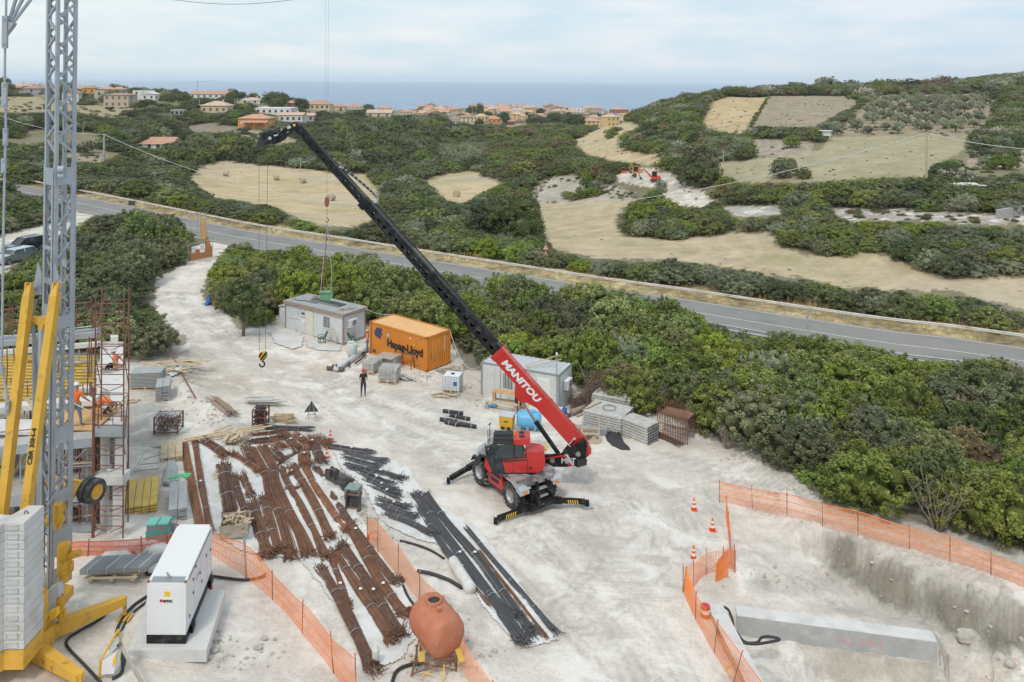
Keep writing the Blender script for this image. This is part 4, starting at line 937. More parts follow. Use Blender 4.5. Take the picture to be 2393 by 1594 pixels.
for fp,top,mark in feet:
 f=fp-O;st=empty('stabiliser');set_parent(st,root);d=(top-f);d.z=0;d.normalize()
 a=f+Vector((0,0,.26))+d*.12;mb=MB();mb.bar(a,top,.19,.21);mid=a.lerp(top,.5);mb.bar(mid,top,.24,.26);mb.bb((f.x-.09,f.y-.09,f.z+.05),(f.x+.09,f.y+.09,f.z+.3));mb.build('beam','black_paint',st)
 mb=MB();mb.prism([(-.26,-.2),(.26,-.2),(.26,.2),(-.26,.2)],.0,.05,org=f,rot=rotz(math.atan2(d.y,d.x)));mb.build('foot_pad','silver_paint',st)
 if mark:
  mb=MB();sd=Vector((d.y,-d.x,0));sd=sd if sd.y<0 else-sd;L_=(top-a);u=L_.normalized();n0=sd*.10;up=u.cross(sd).normalized();up=up if up.z>0 else-up
  for i in range(5):
   q=a+u*(.35+i*.115)+n0
   mb.add([q-up*.09,q+u*.05-up*.09,q+u*.115+up*.09,q+u*.065+up*.09],[(0,1,2,3)])
  mb.build('warning_stripes','yellow_mark',st)
  # ---- upper structure: traced side views at their own depths
YC=38.95
def up_(mb,name,m,sm=None):
 o=mb.build(name,m,root,O)
 if sm:auto_smooth(o,sm)
 return o
mb=MB();mb.cyl(TC+Vector((0,0,1.12)),TC+Vector((0,0,1.5)),.85,n=28);up_(mb,'turntable','black_paint',30)
cab=empty('cab');set_parent(cab,root)
side=[(478,900),(545,872),(742,872),(772,925),(790,1005),(800,1106),(524,1108),(470,985),(462,930)]
def bars(mb,pts,Y,w,closed=True):
 k=len(pts)
 for i in range(k if closed else k-1):mb.bar(D(*c4(*pts[i]),Y),D(*c4(*pts[(i+1)%k]),Y),w,w)
mb=MB()
for Y in(YC+.04,YC+.98):
 bars(mb,side,Y,.075);bars(mb,[(545,872),(524,1003),(524,1108)],Y,.07,False);bars(mb,[(680,872),(682,1000)],Y,.07,False);bars(mb,[(524,1003),(790,990)],Y,.06,False)
for p in side:mb.bar(D(*c4(*p),YC+.04),D(*c4(*p),YC+.98),.075)
S4(mb,[(524,1010),(600,1010),(612,1108),(526,1108)],YC+.02,.05)
o=mb.build('cab_frame','black_plastic',cab,O)
mb=MB();S4(mb,[(548,885),(676,880),(678,992),(530,1003)],YC+.03,.02);S4(mb,[(692,885),(740,885),(768,975),(690,985)],YC+.03,.02);S4(mb,[(484,905),(538,885),(520,1095),(476,985)],YC+.03,.02)
S4(mb,[(540,1035),(585,1028),(598,1075),(540,1080)],YC+.0,.015)
S4(mb,[(484,905),(760,885),(768,985),(500,1003)],YC+.97,.02)
for a,b in((side[0],side[8]),(side[8],side[7]),(side[7],side[6]),(side[0],side[1])):
 p,q=D(*c4(*a),YC+.05),D(*c4(*b),YC+.05);mb.quad(p,q,q+Vector((0,.92,0)),p+Vector((0,.92,0)))
mb.build('cab_window','cab_glass',cab,O)
mb=MB();s0=D(*c4(640,1000),YC+.5);mb.box(s0+Vector((0,0,-.1)),(.5,.5,.14));mb.box(s0+Vector((.28,0,.3)),(.14,.48,.75));mb.use('black_plastic');mb.build('seat','black_plastic',cab,O)
mb=MB();s0=D(*c4(572,960),YC+.5);mb.lathe([(.17,0),(.19,.02),(.17,.04)],16,s0,(.5,0,.8));mb.bar(s0,s0+Vector((-.1,0,-.5)),.06);mb.build('steering_wheel','black_plastic',cab,O)
mb=MB();zr=D(*c4(620,872),YC).z;xa=D(*c4(524,0),YC).x;xb=D(*c4(690,0),YC).x;xc=D(*c4(822,0),YC).x
mb.bb((xa,YC-.02,zr-.02),(xb,YC+1.02,zr+.10));mb.build('cab_roof','black_plastic',cab,O)
mb=MB()
for i in range(9):mb.bb((xa+.08+i*.14,YC+.04,zr+.10),(xa+.16+i*.14,YC+.96,zr+.17))
for y in(YC+.08,YC+.5,YC+.92):mb.bb((xa+.05,y-.03,zr+.17),(xb-.05,y+.03,zr+.21))
mb.build('roof_grille','black_plastic',cab,O)
mb=MB();mb.prism([(xb-.02,zr-.06),(xb-.02,zr+.18),(xc-.25,zr+.20),(xc,zr+.08),(xc-.05,zr-.08)],YC-.02,YC+1.04,'y');o=mb.build('roof_cap','red_paint',cab,O)
mb=MB()
for y in(YC+.33,YC+.75):mb.cyl((xc-.42,y,zr+.195),(xc-.42,y,zr+.215),.15,n=20);mb.cyl((xc-.42,y,zr+.215),(xc-.42,y,zr+.235),.06,n=10)
mb.build('roof_fan','black_plastic',cab,O)
mb=MB();mb.cyl((xb+.05,YC+.5,zr+.18),(xb+.05,YC+.5,zr+.34),.055,n=12);o=mb.build('beacon','orange_lens',cab,O)
mb=MB();a=D(*c4(480,880),YC);mb.bar(a,D(*c4(477,765),YC),.035);mb.bar(D(*c4(492,860),YC),D(*c4(492,715),YC),.03);mb.bar(D(*c4(484,725),YC),D(*c4(502,712),YC),.05);mb.build('mirror_arm','black_plastic',cab,O)
mb=MB();S4(mb,[(488,762),(508,768),(508,818),(488,824)],YC,.05);mb.build('mirror','silver_paint',cab,O)
mb=MB();S4(mb,[(594,1016),(676,1002),(792,990),(792,1106),(615,1106)],YC-.03,.5);up_(mb,'door_panel','red_paint')
mb=MB();S4(mb,[(778,935),(900,952),(930,972),(936,1040),(915,1085),(880,1106),(792,1106),(792,1000)],YC-.04,1.0);up_(mb,'engine_cover','red_paint')
mb=MB();S4(mb,[(455,1010),(470,985),(520,1100),(480,1098),(450,1055)],YC+.02,.9);up_(mb,'cab_nose','red_paint')
mb=MB();S4(mb,[(600,1014),(790,999),(792,1008),(620,1024)],YC-.045,.012);S4(mb,[(792,1008),(792,1106),(796,1106),(796,1008)],YC-.05,.01);S4(mb,[(676,1006),(676,1106),(679,1106),(679,1006)],YC-.04,.01);S4(mb,[(806,1064),(828,1062),(828,1076),(806,1078)],YC-.05,.01);up_(mb,'panel_line','black_plastic')
mb=MB();S4(mb,[(395,945),(452,896),(468,960),(470,985),(420,960)],YC+.3,.5);S4(mb,[(380,990),(440,985),(460,1000),(420,1040),(378,1035)],YC+.2,.9);up_(mb,'front_lamp_bar','silver_paint')
mb=MB();S4(mb,[(380,990),(418,985),(425,1035),(378,1040)],YC+.1,.25);S4(mb,[(405,960),(475,985),(480,1010),(410,1030)],YC+.2,.9);up_(mb,'front_bracket','black_plastic')
mb=MB();s=D(*c4(852,915),YC+.9);e=D(*c4(948,935),YC+.9);mb.bb((s.x,s.y,e.z),(e.x,e.y+.35,s.z));up_(mb,'yellow_box','yellow_paint')
YT=40.35;arm=[(925,968),(1060,955),(1125,912),(1165,890),(1225,850),(1232,822),(1262,850),(1268,872),(1255,985),(1268,1010),(1262,1046),(1192,1066),(1168,1050),(1110,1061),(925,1061)]
for Y in(YT,YT+.78):
 mb=MB();S4(mb,arm,Y,.08);up_(mb,'turret_plate','black_paint')
mb=MB();a=D(*c4(925,1000),YT+.09);b=D(*c4(1240,1055),YT+.09);mb.bb((a.x,YT+.09,b.z),(b.x,YT+.77,b.z+.3));S4(mb,[(1190,1010),(1262,1000),(1266,1046),(1192,1064)],YT-.12,1.1);up_(mb,'counterweight','black_plastic')
mb=MB();S4(mb,[(935,990),(1060,968),(1095,968),(1150,1052),(1124,1057),(1085,985),(1060,980),(935,1000)],YT-.012,.008);up_(mb,'red_stripe','red_paint')
mb=MB();S4(mb,[(1084,962),(1112,960),(1168,1046),(1148,1052)],YT-.012,.008);up_(mb,'grey_stripe','grey_letter')
mb=MB();text_on(mb,'MRT',D(*c4(1060,1030),YT-.03),(1,0,0),(0,0,1),.36,.012,width=.74);up_(mb,'lettering','grey_letter')
for q_,r__ in(((1196,960),.13),((992,1010),.13)):
 mb=MB();c_=D(*c4(*q_),YT-.02);mb.cyl(c_,c_+Vector((0,.03,0)),r__,n=16);up_(mb,'pin_cover','deck_grey')
 # ---- boom
B0=D(1358,1040,40.9);B1=D(689,292,42.4);bd=(B1-B0);BL=bd.length;bd.normalize();bside=Vector((bd.y,-bd.x,0)).normalized()
bside=bside if bside.y<0 else-bside;bup=bd.cross(bside).normalized();bup=bup if bup.z>0 else-bup
def bp(t,u=0,s=0):return B0+bd*(BL*t)+bup*u+bside*s
def box_section(t0,t1,h,w,hole=None,off=0.0):
 mb=MB()
 def q(t,u,s):return bp(t,u+off,s)
 for s in(-w/2,w/2):
  if hole:
   n=hole;r=h*.155
   for i in range(n):
    a,b=t0+(t1-t0)*i/n,t0+(t1-t0)*(i+1)/n;m=(a+b)/2;hl=(b-a)*BL/2
    outr=[(-1,-1),(0,-1),(1,-1),(1,0),(1,1),(0,1),(-1,1),(-1,0)];k=len(mb.v)
    vs=[q(m+ox*hl/BL,oy*h/2,s)for ox,oy in outr]+[q(m+(math.cos(math.atan2(oy,ox))*r*1.35)/BL,math.sin(math.atan2(oy,ox))*r-h*.04,s)for ox,oy in outr]
    mb.add(vs,[(j,(j+1)%8,8+(j+1)%8,8+j)for j in range(8)])
  else:mb.quad(q(t0,-h/2,s),q(t1,-h/2,s),q(t1,h/2,s),q(t0,h/2,s))
 for u in(-h/2,h/2):mb.quad(q(t0,u,-w/2),q(t1,u,-w/2),q(t1,u,w/2),q(t0,u,w/2))
 for t in(t0,t1):mb.quad(q(t,-h/2,-w/2),q(t,h/2,-w/2),q(t,h/2,w/2),q(t,-h/2,w/2))
 return mb
mb=box_section(.0,.285,.74,.56);mb.add([bp(.0,-.37,.28),bp(-.025,-.2,.28),bp(-.025,.2,.28),bp(0,.37,.28),bp(.0,-.37,-.28),bp(-.025,-.2,-.28),bp(-.025,.2,-.28),bp(0,.37,-.28)],[(0,1,2,3),(4,7,6,5),(0,4,5,1),(1,5,6,2),(2,6,7,3)])
for s in(-.30,.30):
 for(a,b,u0,u1)in((.275,.288,-.40,.40),(.0,.04,-.34,.34)):
  mb.add([bp(a,u0,s-.02),bp(b,u0,s-.02),bp(b,u1,s-.02),bp(a,u1,s-.02),bp(a,u0,s+.02),bp(b,u0,s+.02),bp(b,u1,s+.02),bp(a,u1,s+.02)],[(0,1,2,3),(4,7,6,5),(0,4,5,1),(1,5,6,2),(2,6,7,3),(3,7,4,0)])
for s in(-.2,.2):
 v=[bp(.205,-.36,s),bp(.130,-.36,s),bp(.155,-.56,s),bp(.165,-.80,s),bp(.180,-.84,s),bp(.19,-.72,s)];mb.add(v+[x+bside*.05 for x in v],[tuple(range(6)),tuple(range(6,12))[::-1]]+[(i,(i+1)%6,6+(i+1)%6,6+i)for i in range(6)])
up_(mb,'boom_section','red_paint')['label']='red base section of the boom'
mb=box_section(.27,.515,.60,.46,11,.02);up_(mb,'boom_section','black_paint')
mb=box_section(.50,.748,.52,.38,12,.03);up_(mb,'boom_section','black_paint')
mb=box_section(.735,1.0,.42,.30,11,.03);up_(mb,'boom_section','black_paint')
mb=MB()
for t,h,w in((.512,.70,.54),(.747,.60,.46)):
 b_=box_section(t-.008,t+.010,h,w);mb.add(b_.v,b_.f)
 for k in range(-2,3):p=bp(t,.30*k/2,w/2+.01);mb.cyl(p,p+bside*.05,.03,n=8)
up_(mb,'boom_collar','black_paint')
mb=MB();text_on(mb,'MANITOU',bp(.262,-.17,.286),-bd,bup,.46,.022,width=2.75,shear=.15);up_(mb,'lettering','white_letter')
for t in(.21,.12,.045):
 mb=MB();mb.tube([bp(t-.003,.37,0),bp(t-.003,.47,0),bp(t+.003,.47,0),bp(t+.003,.37,0)],.02,6);up_(mb,'lifting_eye','red_paint')
mb=MB();mb.tube([bp(.30,.36,.05),bp(.5,.42,.05),bp(.74,.40,.05)],.025,6);mb.tube([bp(.30,.38,-.08),bp(.5,.44,-.08),bp(.74,.42,-.08)],.03,6);mb.tube([bp(.74,.36,.06),bp(.99,.27,.06)],.03,6);up_(mb,'hydraulic_line','black_plastic')
hp=smooth_path([bp(.85,.30,.1),bp(.845,.42,.1),bp(.80,.60,.1),bp(.755,.72,.1),bp(.735,.70,.1),bp(.732,.52,.1),bp(.74,.36,.1)],8)
mb=MB();mb.tube(hp,.065,8);up_(mb,'hose_chain','black_plastic')
mb=MB()
for i in range(2,len(hp)-3,2):d_=(hp[i+1]-hp[i]).normalized();mb.cyl(hp[i],hp[i]+d_*.035,.072,n=8)
up_(mb,'chain_links','grey_letter')
a=bp(.172,-.78,0);b=D(*c4(1040,955),40.75);m_=a.lerp(b,.42)
mb=MB();mb.cyl(m_,b,.115,n=14);mb.cyl(m_,m_.lerp(b,.06),.135,n=14);o=up_(mb,'lift_cylinder','black_paint',30)
mb=MB();mb.cyl(a,m_,.062,n=12);r_=mb.build('piston_rod','chrome',root,O);auto_smooth(r_,30)
a=D(*c4(1166,832),40.55);b=D(*c4(1075,955),40.55);m_=a.lerp(b,.5);mb=MB();mb.cyl(m_,b,.09,n=12);up_(mb,'levelling_cylinder','black_paint',30);mb=MB();mb.cyl(a,m_,.04,n=10);mb.cyl(a-Vector((0,.06,0)),a+Vector((0,.06,0)),.07,n=10);up_(mb,'piston_rod','chrome',30)
def ch(x,y):return(560+x/6.03,260+y/6.03)
def SH(mb,poly,Y,th):return slab(mb,[ch(*p)for p in poly],Y,th)
mb=MB();SH(mb,[(735,170),(775,152),(822,190),(810,250),(740,285),(690,330),(640,385),(560,440),(480,470),(430,440),(520,340),(620,260),(690,195)],42.2,.34);up_(mb,'boom_head','black_paint')
mb=MB();SH(mb,[(300,300),(395,290),(410,275),(485,262),(500,300),(470,330),(520,345),(500,440),(400,465),(370,480),(300,495),(258,465),(250,430)],42.0,.75);up_(mb,'tool_carriage','black_plastic')
mb=MB();c_=D(*ch(400,375),41.95);mb.cyl(c_,c_+Vector((0,.9,0)),.26,n=18);mb.lathe([(.05,0),(.32,0),(.32,.05),(.05,.05)],18,c_-Vector((0,.06,0)),(0,1,0));up_(mb,'winch_drum','black_paint',30)
mb=MB();c_=D(*ch(425,380),41.88);mb.cyl(c_,c_+Vector((0,.08,0)),.09,n=12);c_=D(*ch(485,345),41.9);mb.cyl(c_,c_+Vector((.2,0,.03)),.045,n=10);up_(mb,'winch_motor','silver_paint',30)
rg=random.Random(3)
for k in range(9):
 x,y=rg.uniform(540,690),rg.uniform(230,380);pts=[D(*ch(x,y),42.15)]+[D(*ch(x+rg.uniform(-40,20),y+rg.uniform(-30,40)),42.1)for _ in range(3)]
 mb=MB();mb.tube(smooth_path(pts,4),.014,5);up_(mb,'hose','grey_letter' if k%2 else 'black_plastic')
mb=MB();SH(mb,[(742,188),(790,178),(775,222)],42.18,.012);up_(mb,'warning_sign','yellow_mark')
mb=MB();SH(mb,[(664,215),(700,205),(712,240),(676,255)],42.17,.03);SH(mb,[(690,190),(722,215),(726,240),(706,238)],42.16,.03);up_(mb,'valve_block','grey_letter')
hk=D(613,840,42.3);hr_=empty('hook_block',hk,label='black and yellow striped hook block hanging on two lines from the telehandler boom',cat='crane hook')
def chk(x,y):return(800*x/2323,530+540*y/1568)
mb=MB();slab(mb,[chk(*p)for p in[(1755,862),(1770,852),(1792,852),(1806,866),(1804,888),(1786,912),(1772,912),(1754,888)]],42.2,.22);mb.build('block_body','yellow_paint',hr_,hk)
mb=MB()
for p in([(1755,878),(1772,853),(1784,853),(1758,893)],[(1763,902),(1797,856),(1806,866),(1770,910)],[(1776,912),(1805,876),(1804,889),(1786,912)]):slab(mb,[chk(*q)for q in p],42.19,.24)
mb.build('black_stripe','black_paint',hr_,hk)
hc=D(*chk(1779,926),42.3);pts=[hc+Vector((0,0,.3)),hc+Vector((0,0,.12)),hc+Vector((.12,0,.02)),hc+Vector((.11,0,-.12)),hc+Vector((0,0,-.2)),hc+Vector((-.12,0,-.13)),hc+Vector((-.13,0,-.02))]
mb=MB();mb.tube(smooth_path(pts,4),.04,8);mb.build('hook','black_paint',hr_,hk,smooth=True)
mb=MB();mb.tube([D(605.5,340,42.3),D(606,824,42.3)],.012,5);mb.tube([D(626,345,42.3),D(620,824,42.3)],.012,5);mb.build('lifting_rope','rope_wire',hr_,hk)
mat('crane_grey',(.36,.375,.395),.5,.35,var=.16,vscale=1.6,dirt=(.34,.25,.18),dscale=1.6,dlo=.58,dhi=.72)
mat('crane_yellow',(.66,.37,.045),.5,var=.1,vscale=2,dirt=(.30,.15,.05),dscale=3.2,dlo=.56,dhi=.72)
mat('motor_yellow',(.60,.32,.02),.45,var=.12,dirt=(.22,.13,.05),dscale=5,dlo=.52,dhi=.7)
mat('ballast_concrete',(.56,.545,.52),.85,var=.10,vscale=1.4,bump=.25,bscale=14,dirt=(.40,.36,.32),dscale=.9,dlo=.5,dhi=.72)
mat('box_grey',(.50,.52,.54),.5,var=.06)
mat('cable_black',(.02,.02,.022),.6,var=.2)
mat('black_letter',(.02,.02,.02),.6,var=.02)
YM=27.0;CB=P(125,1470,1.6)
crane=empty('tower_crane',CB,label='grey lattice mast of a self erecting tower crane with yellow struts and concrete ballast',cat='tower crane');KO=CB.copy()
def cp(mb,name,m,sm=None):
 o=mb.build(name,m,crane,KO)
 if sm:auto_smooth(o,sm)
 return o
Np=Vector(((132-CX)/68.5,YM,0));Lv=Vector((-.51,.32,0));Rv=Vector((.32,.51,0))
def mz(y):return 20-(y-181)/68.5
def mc(i,z):
 b=[Np,Np+Lv,Np+Lv+Rv,Np+Rv][i]*1.0;return Vector((b.x+(z-15)*.0055,b.y,z))
zt_,zm_,zb_=26.5,mz(385),mz(1375)
for i in range(4):
 mb=MB();mb.bar(mc(i,zm_),mc(i,zt_),.105,.105,up=(.5,.8,0));mb.bar(mc(i,zb_),mc(i,zm_),.13,.13,up=(.5,.8,0));cp(mb,'mast_leg','crane_grey')
per=1.035;z0=mz(182);zs=z0+per*6.5
for f in range(4):
 a,b=f,(f+1)%4;mb=MB();z=zs;up_side=True;zz=[]
 k=0
 while z-per/2>zm_:
  p=mc(a if k%2==0 else b,z);q=mc(b if k%2==0 else a,z-per/2);mb.bar(p,q,.07,.07);z-=per/2;k+=1
 o=cp(mb,'lattice_brace','crane_grey');mb=MB()
 z=zm_-.4;k=0
 while z>zb_+.3:
  p=mc(a if k%2==0 else b,z);q=mc(b if k%2==0 else a,z-.56);mb.bar(p,q,.055,.055);z-=.56;k+=1
 o=cp(mb,'lattice_brace','crane_grey')
for(y0,y1,f,w)in((392,432,0,1),(575,584,0,1),(650,664,0,1),(712,762,0,1),(392,432,3,1),(740,770,3,1),(1000,1040,3,1),(1150,1180,3,1),(1240,1300,3,1),(1330,1372,3,1),(1340,1372,0,1)):
 a,b=(0,1)if f==0 else(3,0);n_=(Vector((-.5,-.8,0))if f==0 else Vector((.8,-.5,0)))*.07
 mb=MB();p=[mc(a,mz(y1))+n_,mc(b,mz(y1))+n_,mc(b,mz(y0))+n_,mc(a,mz(y0))+n_];mb.add(p+[v+n_*.3 for v in p],[(0,1,2,3),(4,7,6,5),(0,4,5,1),(1,5,6,2),(2,6,7,3),(3,7,4,0)]);cp(mb,'mast_plate','crane_grey')
for i in(0,1,3):
 nb=[mc(j,0)-mc(i,0)for j in((1,3)if i==0 else(0,))]
 for v in nb:
  v=v.normalized()*.11;mb=MB();p0,p1=mc(i,mz(1372)),mc(i,mz(400));n_=Vector((-.04,-.055,0))if i!=3 else Vector((.05,-.04,0))
  mb.add([p0+n_,p1+n_,p1+v+n_,p0+v+n_,p0+n_*1.4,p1+n_*1.4,p1+v+n_*1.4,p0+v+n_*1.4],[(0,1,2,3),(4,7,6,5),(0,4,5,1),(1,5,6,2),(2,6,7,3),(3,7,4,0)]);cp(mb,'mast_plate','crane_grey')
mb=MB();slab(mb,[(78,672),(88,612),(97,640),(97,690),(82,688)],26.8,.06);cp(mb,'bracket','crane_grey')
mb=MB();slab(mb,[(128,690),(126,668),(138,652),(145,662),(136,700)],26.6,.06);slab(mb,[(128,612),(138,650),(126,668)],26.62,.05);cp(mb,'bracket','crane_grey')
mb=MB();mb.cyl(D(70,675,26.4),D(86,675,26.9),.07,n=12);cp(mb,'pivot_pin','crane_grey',30)
mb=MB();slab(mb,[(145,608),(152,606),(154,622),(146,624)],26.8,.12);cp(mb,'cable_clamp','crane_grey')
mb=MB();mb.cyl(D(138,396,26.7),D(152,396,26.7),.13,n=16);mb.cyl(D(138,412,26.7),D(152,410,26.7),.10,n=16);cp(mb,'rope_pulley','crane_grey',30)
for tx,bx,by,lab in((66,4,1215,0),(129,58,1215,1)):
 mb=MB();a=D(tx,690,26.2);b=D(bx,by,25.2);mb.bar(a,b,.24,.30,up=(0,1,0))
 d=(a-b).normalized();mb.taper(a,a+d*.32,.24,.30,.10,.12,up=(0,1,0));cp(mb,'strut','crane_yellow')
 mb=MB();mb.bar(a+d*.05+Vector((-.08,-.02,0)),a+d*.42+Vector((-.08,-.02,0)),.05,.16,up=(0,1,0));mb.bar(a+d*.05+Vector((.08,-.02,0)),a+d*.42+Vector((.08,-.02,0)),.05,.16,up=(0,1,0));cp(mb,'strut_fork','crane_yellow')
a=D(129,690,26.2);b=D(58,1215,25.2);d=(b-a).normalized();t_=(1085-690)/(1215-690);org=a.lerp(b,t_)+Vector((.06,-.165,0))
mb=MB();text_on(mb,'CBR 30H-4',org,-d,Vector((-d.z,0,d.x))if d.z>0 else Vector((d.z,0,-d.x)),.20,.006,width=1.12);cp(mb,'lettering','black_letter')
mb=MB();slab(mb,[(72,742),(114,742),(112,752),(100,762),(101,770),(88,770),(88,760),(74,752)],26.3,.18);cp(mb,'cross_plate','crane_yellow')
mb=MB();mb.cyl(D(95,768,26.3),D(92,1180,26.0),.075,n=14);cp(mb,'hydraulic_ram','galvanised',30)
mb=MB();mb.cyl(D(82,790,26.5),D(86,1190,26.3),.10,n=10);mb.bar(D(72,755,26.4),D(84,800,26.4),.10,.08);mb.bar(D(84,800,26.4),D(94,870,26.4),.08);cp(mb,'hydraulic_ram','crane_grey',30)
mb=MB();mb.bar(D(126,745,26.5),D(146,806,26.5),.09,.07);mb.bar(D(84,700,26.5),D(70,745,26.5),.08,.06);cp(mb,'linkage','crane_grey')
pend=[(15,-60),(14,30),(12,80),(11,200),(13,260),(14,310),(11,400),(8,540),(6,700),(4,850),(7,868),(13,905),(17,925),(18,960),(16,1000),(17,1110),(14,1200)]
mb=MB();mb.tube([D(x,y,25.6)for x,y in pend],.038,8);cp(mb,'pendant_rod','crane_grey')
for(x,y,l,w)in((12,75,76,.16),(11,222,60,.16),(13,320,40,.13),(9,388,34,.14),(6,865,14,.12),(18,950,26,.12)):
 mb=MB();a=D(x,y-l/2,25.5);b=D(x-.5,y+l/2,25.5);mb.bar(a,b,w,.09,up=(0,1,0));mb.cyl(a.lerp(b,.12)-Vector((0,.08,0)),a.lerp(b,.12)+Vector((0,.08,0)),.035,n=8);mb.cyl(a.lerp(b,.88)-Vector((0,.08,0)),a.lerp(b,.88)+Vector((0,.08,0)),.035,n=8);cp(mb,'link_plate','crane_grey')
for(a,b)in(((14,72),(46,-30)),((24,62),(86,-20)),((20,62),(58,-12))):
 mb=MB();mb.tube([D(*a,25.7),D(*b,25.7)],.055,8);cp(mb,'jib_tube','crane_grey')
mb=MB();slab(mb,[(6,72),(16,50),(32,54),(24,66),(10,84)],25.5,.2);cp(mb,'jib_joint','crane_grey')
for x in(113,121):mb=MB();mb.tube([D(x,-30,27.3),D(x-4,380,27.3)],.012,5);cp(mb,'hoist_rope','rope_wire')
cw=[(-14.69,25.0),(-14.70,24.0),(-15.28,23.98),(-15.42,23.72),(-17.4,23.72),(-17.4,24.46),(-15.75,24.46),(-15.35,24.42),(-15.17,25.0)]
zc=2.65;th=.275
for i in range(14):
 mb=MB();j=random.Random(i);dx,dy=j.uniform(-.008,.008),j.uniform(-.008,.008);z0_=zc+i*th
 c_=(sum(p[0]for p in cw)/9,sum(p[1]for p in cw)/9);ins=[(c_[0]+(x-c_[0])*.988,c_[1]+(y-c_[1])*.97)for x,y in cw]
 rings=[[Vector((x+dx,y+dy,z0_+h))for x,y in q]for q,h in((ins,.008),(cw,.03),(cw,th-.03),(ins,th))]
 mb.loft(rings)
 for(x0,x1,zz0,zz1)in((-15.22,-14.86,.07,.085),(-15.22,-14.86,.19,.205),(-15.22,-15.205,.07,.205),(-14.875,-14.86,.07,.205)):mb.bb((x0,23.972,z0_+zz0),(x1,23.99,z0_+zz1))
 cp(mb,'ballast_block','ballast_concrete')
mb=MB();mb.tube(smooth_path([(-15.0,24.5,zc+14*th),(-15.0,24.5,zc+14*th+.07),(-14.93,24.5,zc+14*th+.09),(-14.88,24.5,zc+14*th)],4),.014,6);cp(mb,'lifting_eye','black_paint')
mb=MB();mb.prism([(x,y)for x,y in cw],2.05,2.635);cp(mb,'ballast_frame','crane_yellow')
mb=MB();mb.prism([(-16.8,24.3),(-14.9,24.3),(-15.0,27.3),(-16.0,27.5),(-16.8,26.4)],2.2,2.5);cp(mb,'slewing_platform','crane_yellow')
mb=MB();mb.cyl((-15.55,25.7,1.55),(-15.55,25.7,2.2),.75,n=24);cp(mb,'slewing_ring','crane_yellow',30)
def outrig(a,b,w0,w1):
 mb=MB();a=Vector(a);b=Vector(b);mb.taper(a,b,w0,.50,w1,.26);mb.bar(b+Vector((0,0,.12)),b+Vector((0,0,-.5)),.09);mb.prism([(-.22,-.22),(.22,-.22),(.22,.22),(-.22,.22)],0,.05,org=(b.x,b.y,gz(b.x,b.y)+.01));cp(mb,'outrigger','crane_yellow')
q1=P(292,1402,1.95);q2=P(188,1584,1.85);outrig((-15.05,26.0,1.85),q1,.34,.24);outrig((-15.0,25.2,1.75),q2,.34,.26);outrig((-16.2,26.1,1.85),(-18.3,28.2,1.9),.34,.24);outrig((-16.0,25.2,1.85),(-18.0,23.4,1.9),.34,.24)
def motor(px,py,Y,h,r,tilt=(0,0,1),m='motor_yellow'):
 c=D(px,py,Y);mb=MB();a=Vector(tilt).normalized()
 mb.lathe([(r*.7,0),(r*.8,h*.12),(r*.75,h*.2),(r,h*.24),(r,h*.5),(r*.92,h*.53),(r*.92,h*.6),(r*1.0,h*.63),(r*1.0,h*.92),(r*.86,h),(.02,h)],16,c,a);mb.box(c+a*h*.38+Vector((r*.8,-.02,0)),(r*.9,r,h*.25));cp(mb,'motor',m,30)
motor(136,1235,26.5,.85,.15);motor(150,1358,26.3,1.25,.22);motor(160,1300,26.2,.42,.12,(1,0,.35));motor(141,1455,26.0,.9,.13)
mb=MB();slab(mb,[(112,1380),(137,1366),(136,1450),(114,1470)],25.9,.3);cp(mb,'control_cabinet','box_grey')
mb=MB();slab(mb,[(115,1432),(131,1424),(132,1442),(116,1452)],25.6,.2);cp(mb,'orange_box','yellow_mark')
ax_=Vector((.95,-.32,0)).normalized();rc=D(222,1148,28.0)
for c,s in((rc,1),(rc-ax_*.30,1),(rc-ax_*2.35,-1),(rc-ax_*2.65,-1)):wheel(crane,c,ax_*s,.43,.25,.25,rim='crane_yellow',tread=False,o=KO)
mb=MB();mb.bar(rc-ax_*.4,rc-ax_*2.2,.16,.16);mb.bar(rc-ax_*.55+Vector((0,0,.2)),D(125,1215,26.9),.13,.13);mb.bar(rc-ax_*2.0,D(110,1225,26.9),.13,.13);mb.bar(rc-ax_*.5+Vector((0,0,.2)),rc-ax_*1.9+Vector((0,0,.25)),.1,.1);cp(mb,'axle_frame','crane_yellow')
mb=MB();mb.bar(D(150,1120,27.4),D(166,1138,27.6),.08);mb.bar(D(108,1190,26.7),D(152,1115,27.2),.05);mb.bar(D(90,1080,27.2),D(130,1160,27.1),.05);cp(mb,'axle_brace','crane_grey')
hc=D(763,470,44.0);hb=empty('crane_hook',hc,label="rusty red crane hook block and chain on two lines before the hay field",cat='crane hook')
mat('rust_red',(.30,.085,.045),.75,var=.25,vscale=5,dirt=(.16,.09,.06),dscale=4,dlo=.5,dhi=.7)
mb=MB();slab(mb,[(760,462),(766,462),(768,474),(765,484),(761,484),(758,474)],43.9,.2);mb.build('block_body','rust_red',hb,hc)
mb=MB();mb.tube([D(761,-30,44),D(762,464,44)],.0045,4);mb.tube([D(768,-30,44),D(765,464,44)],.0045,4);mb.build('lifting_rope','rope_wire',hb,hc)
mb=MB()
for k in range(6):z=D(764,487+k*4.2,44);mb.lathe([(.05,-.012),(.05,.012)],8,z,(1,0,0)if k%2 else(0,1,0),caps=False)
mb.tube(smooth_path([D(764,510,44),D(767,512,44),D(767,517,44),D(763,519,44),D(761,516,44)],4),.03,6);mb.build('chain','rust_red',hb,hc)
bx_=D(760,690,44.0);gb=empty('green_tool_box',bx_,label='green tool box hanging on slings from the red crane hook above the cabin roof',cat='tool box')
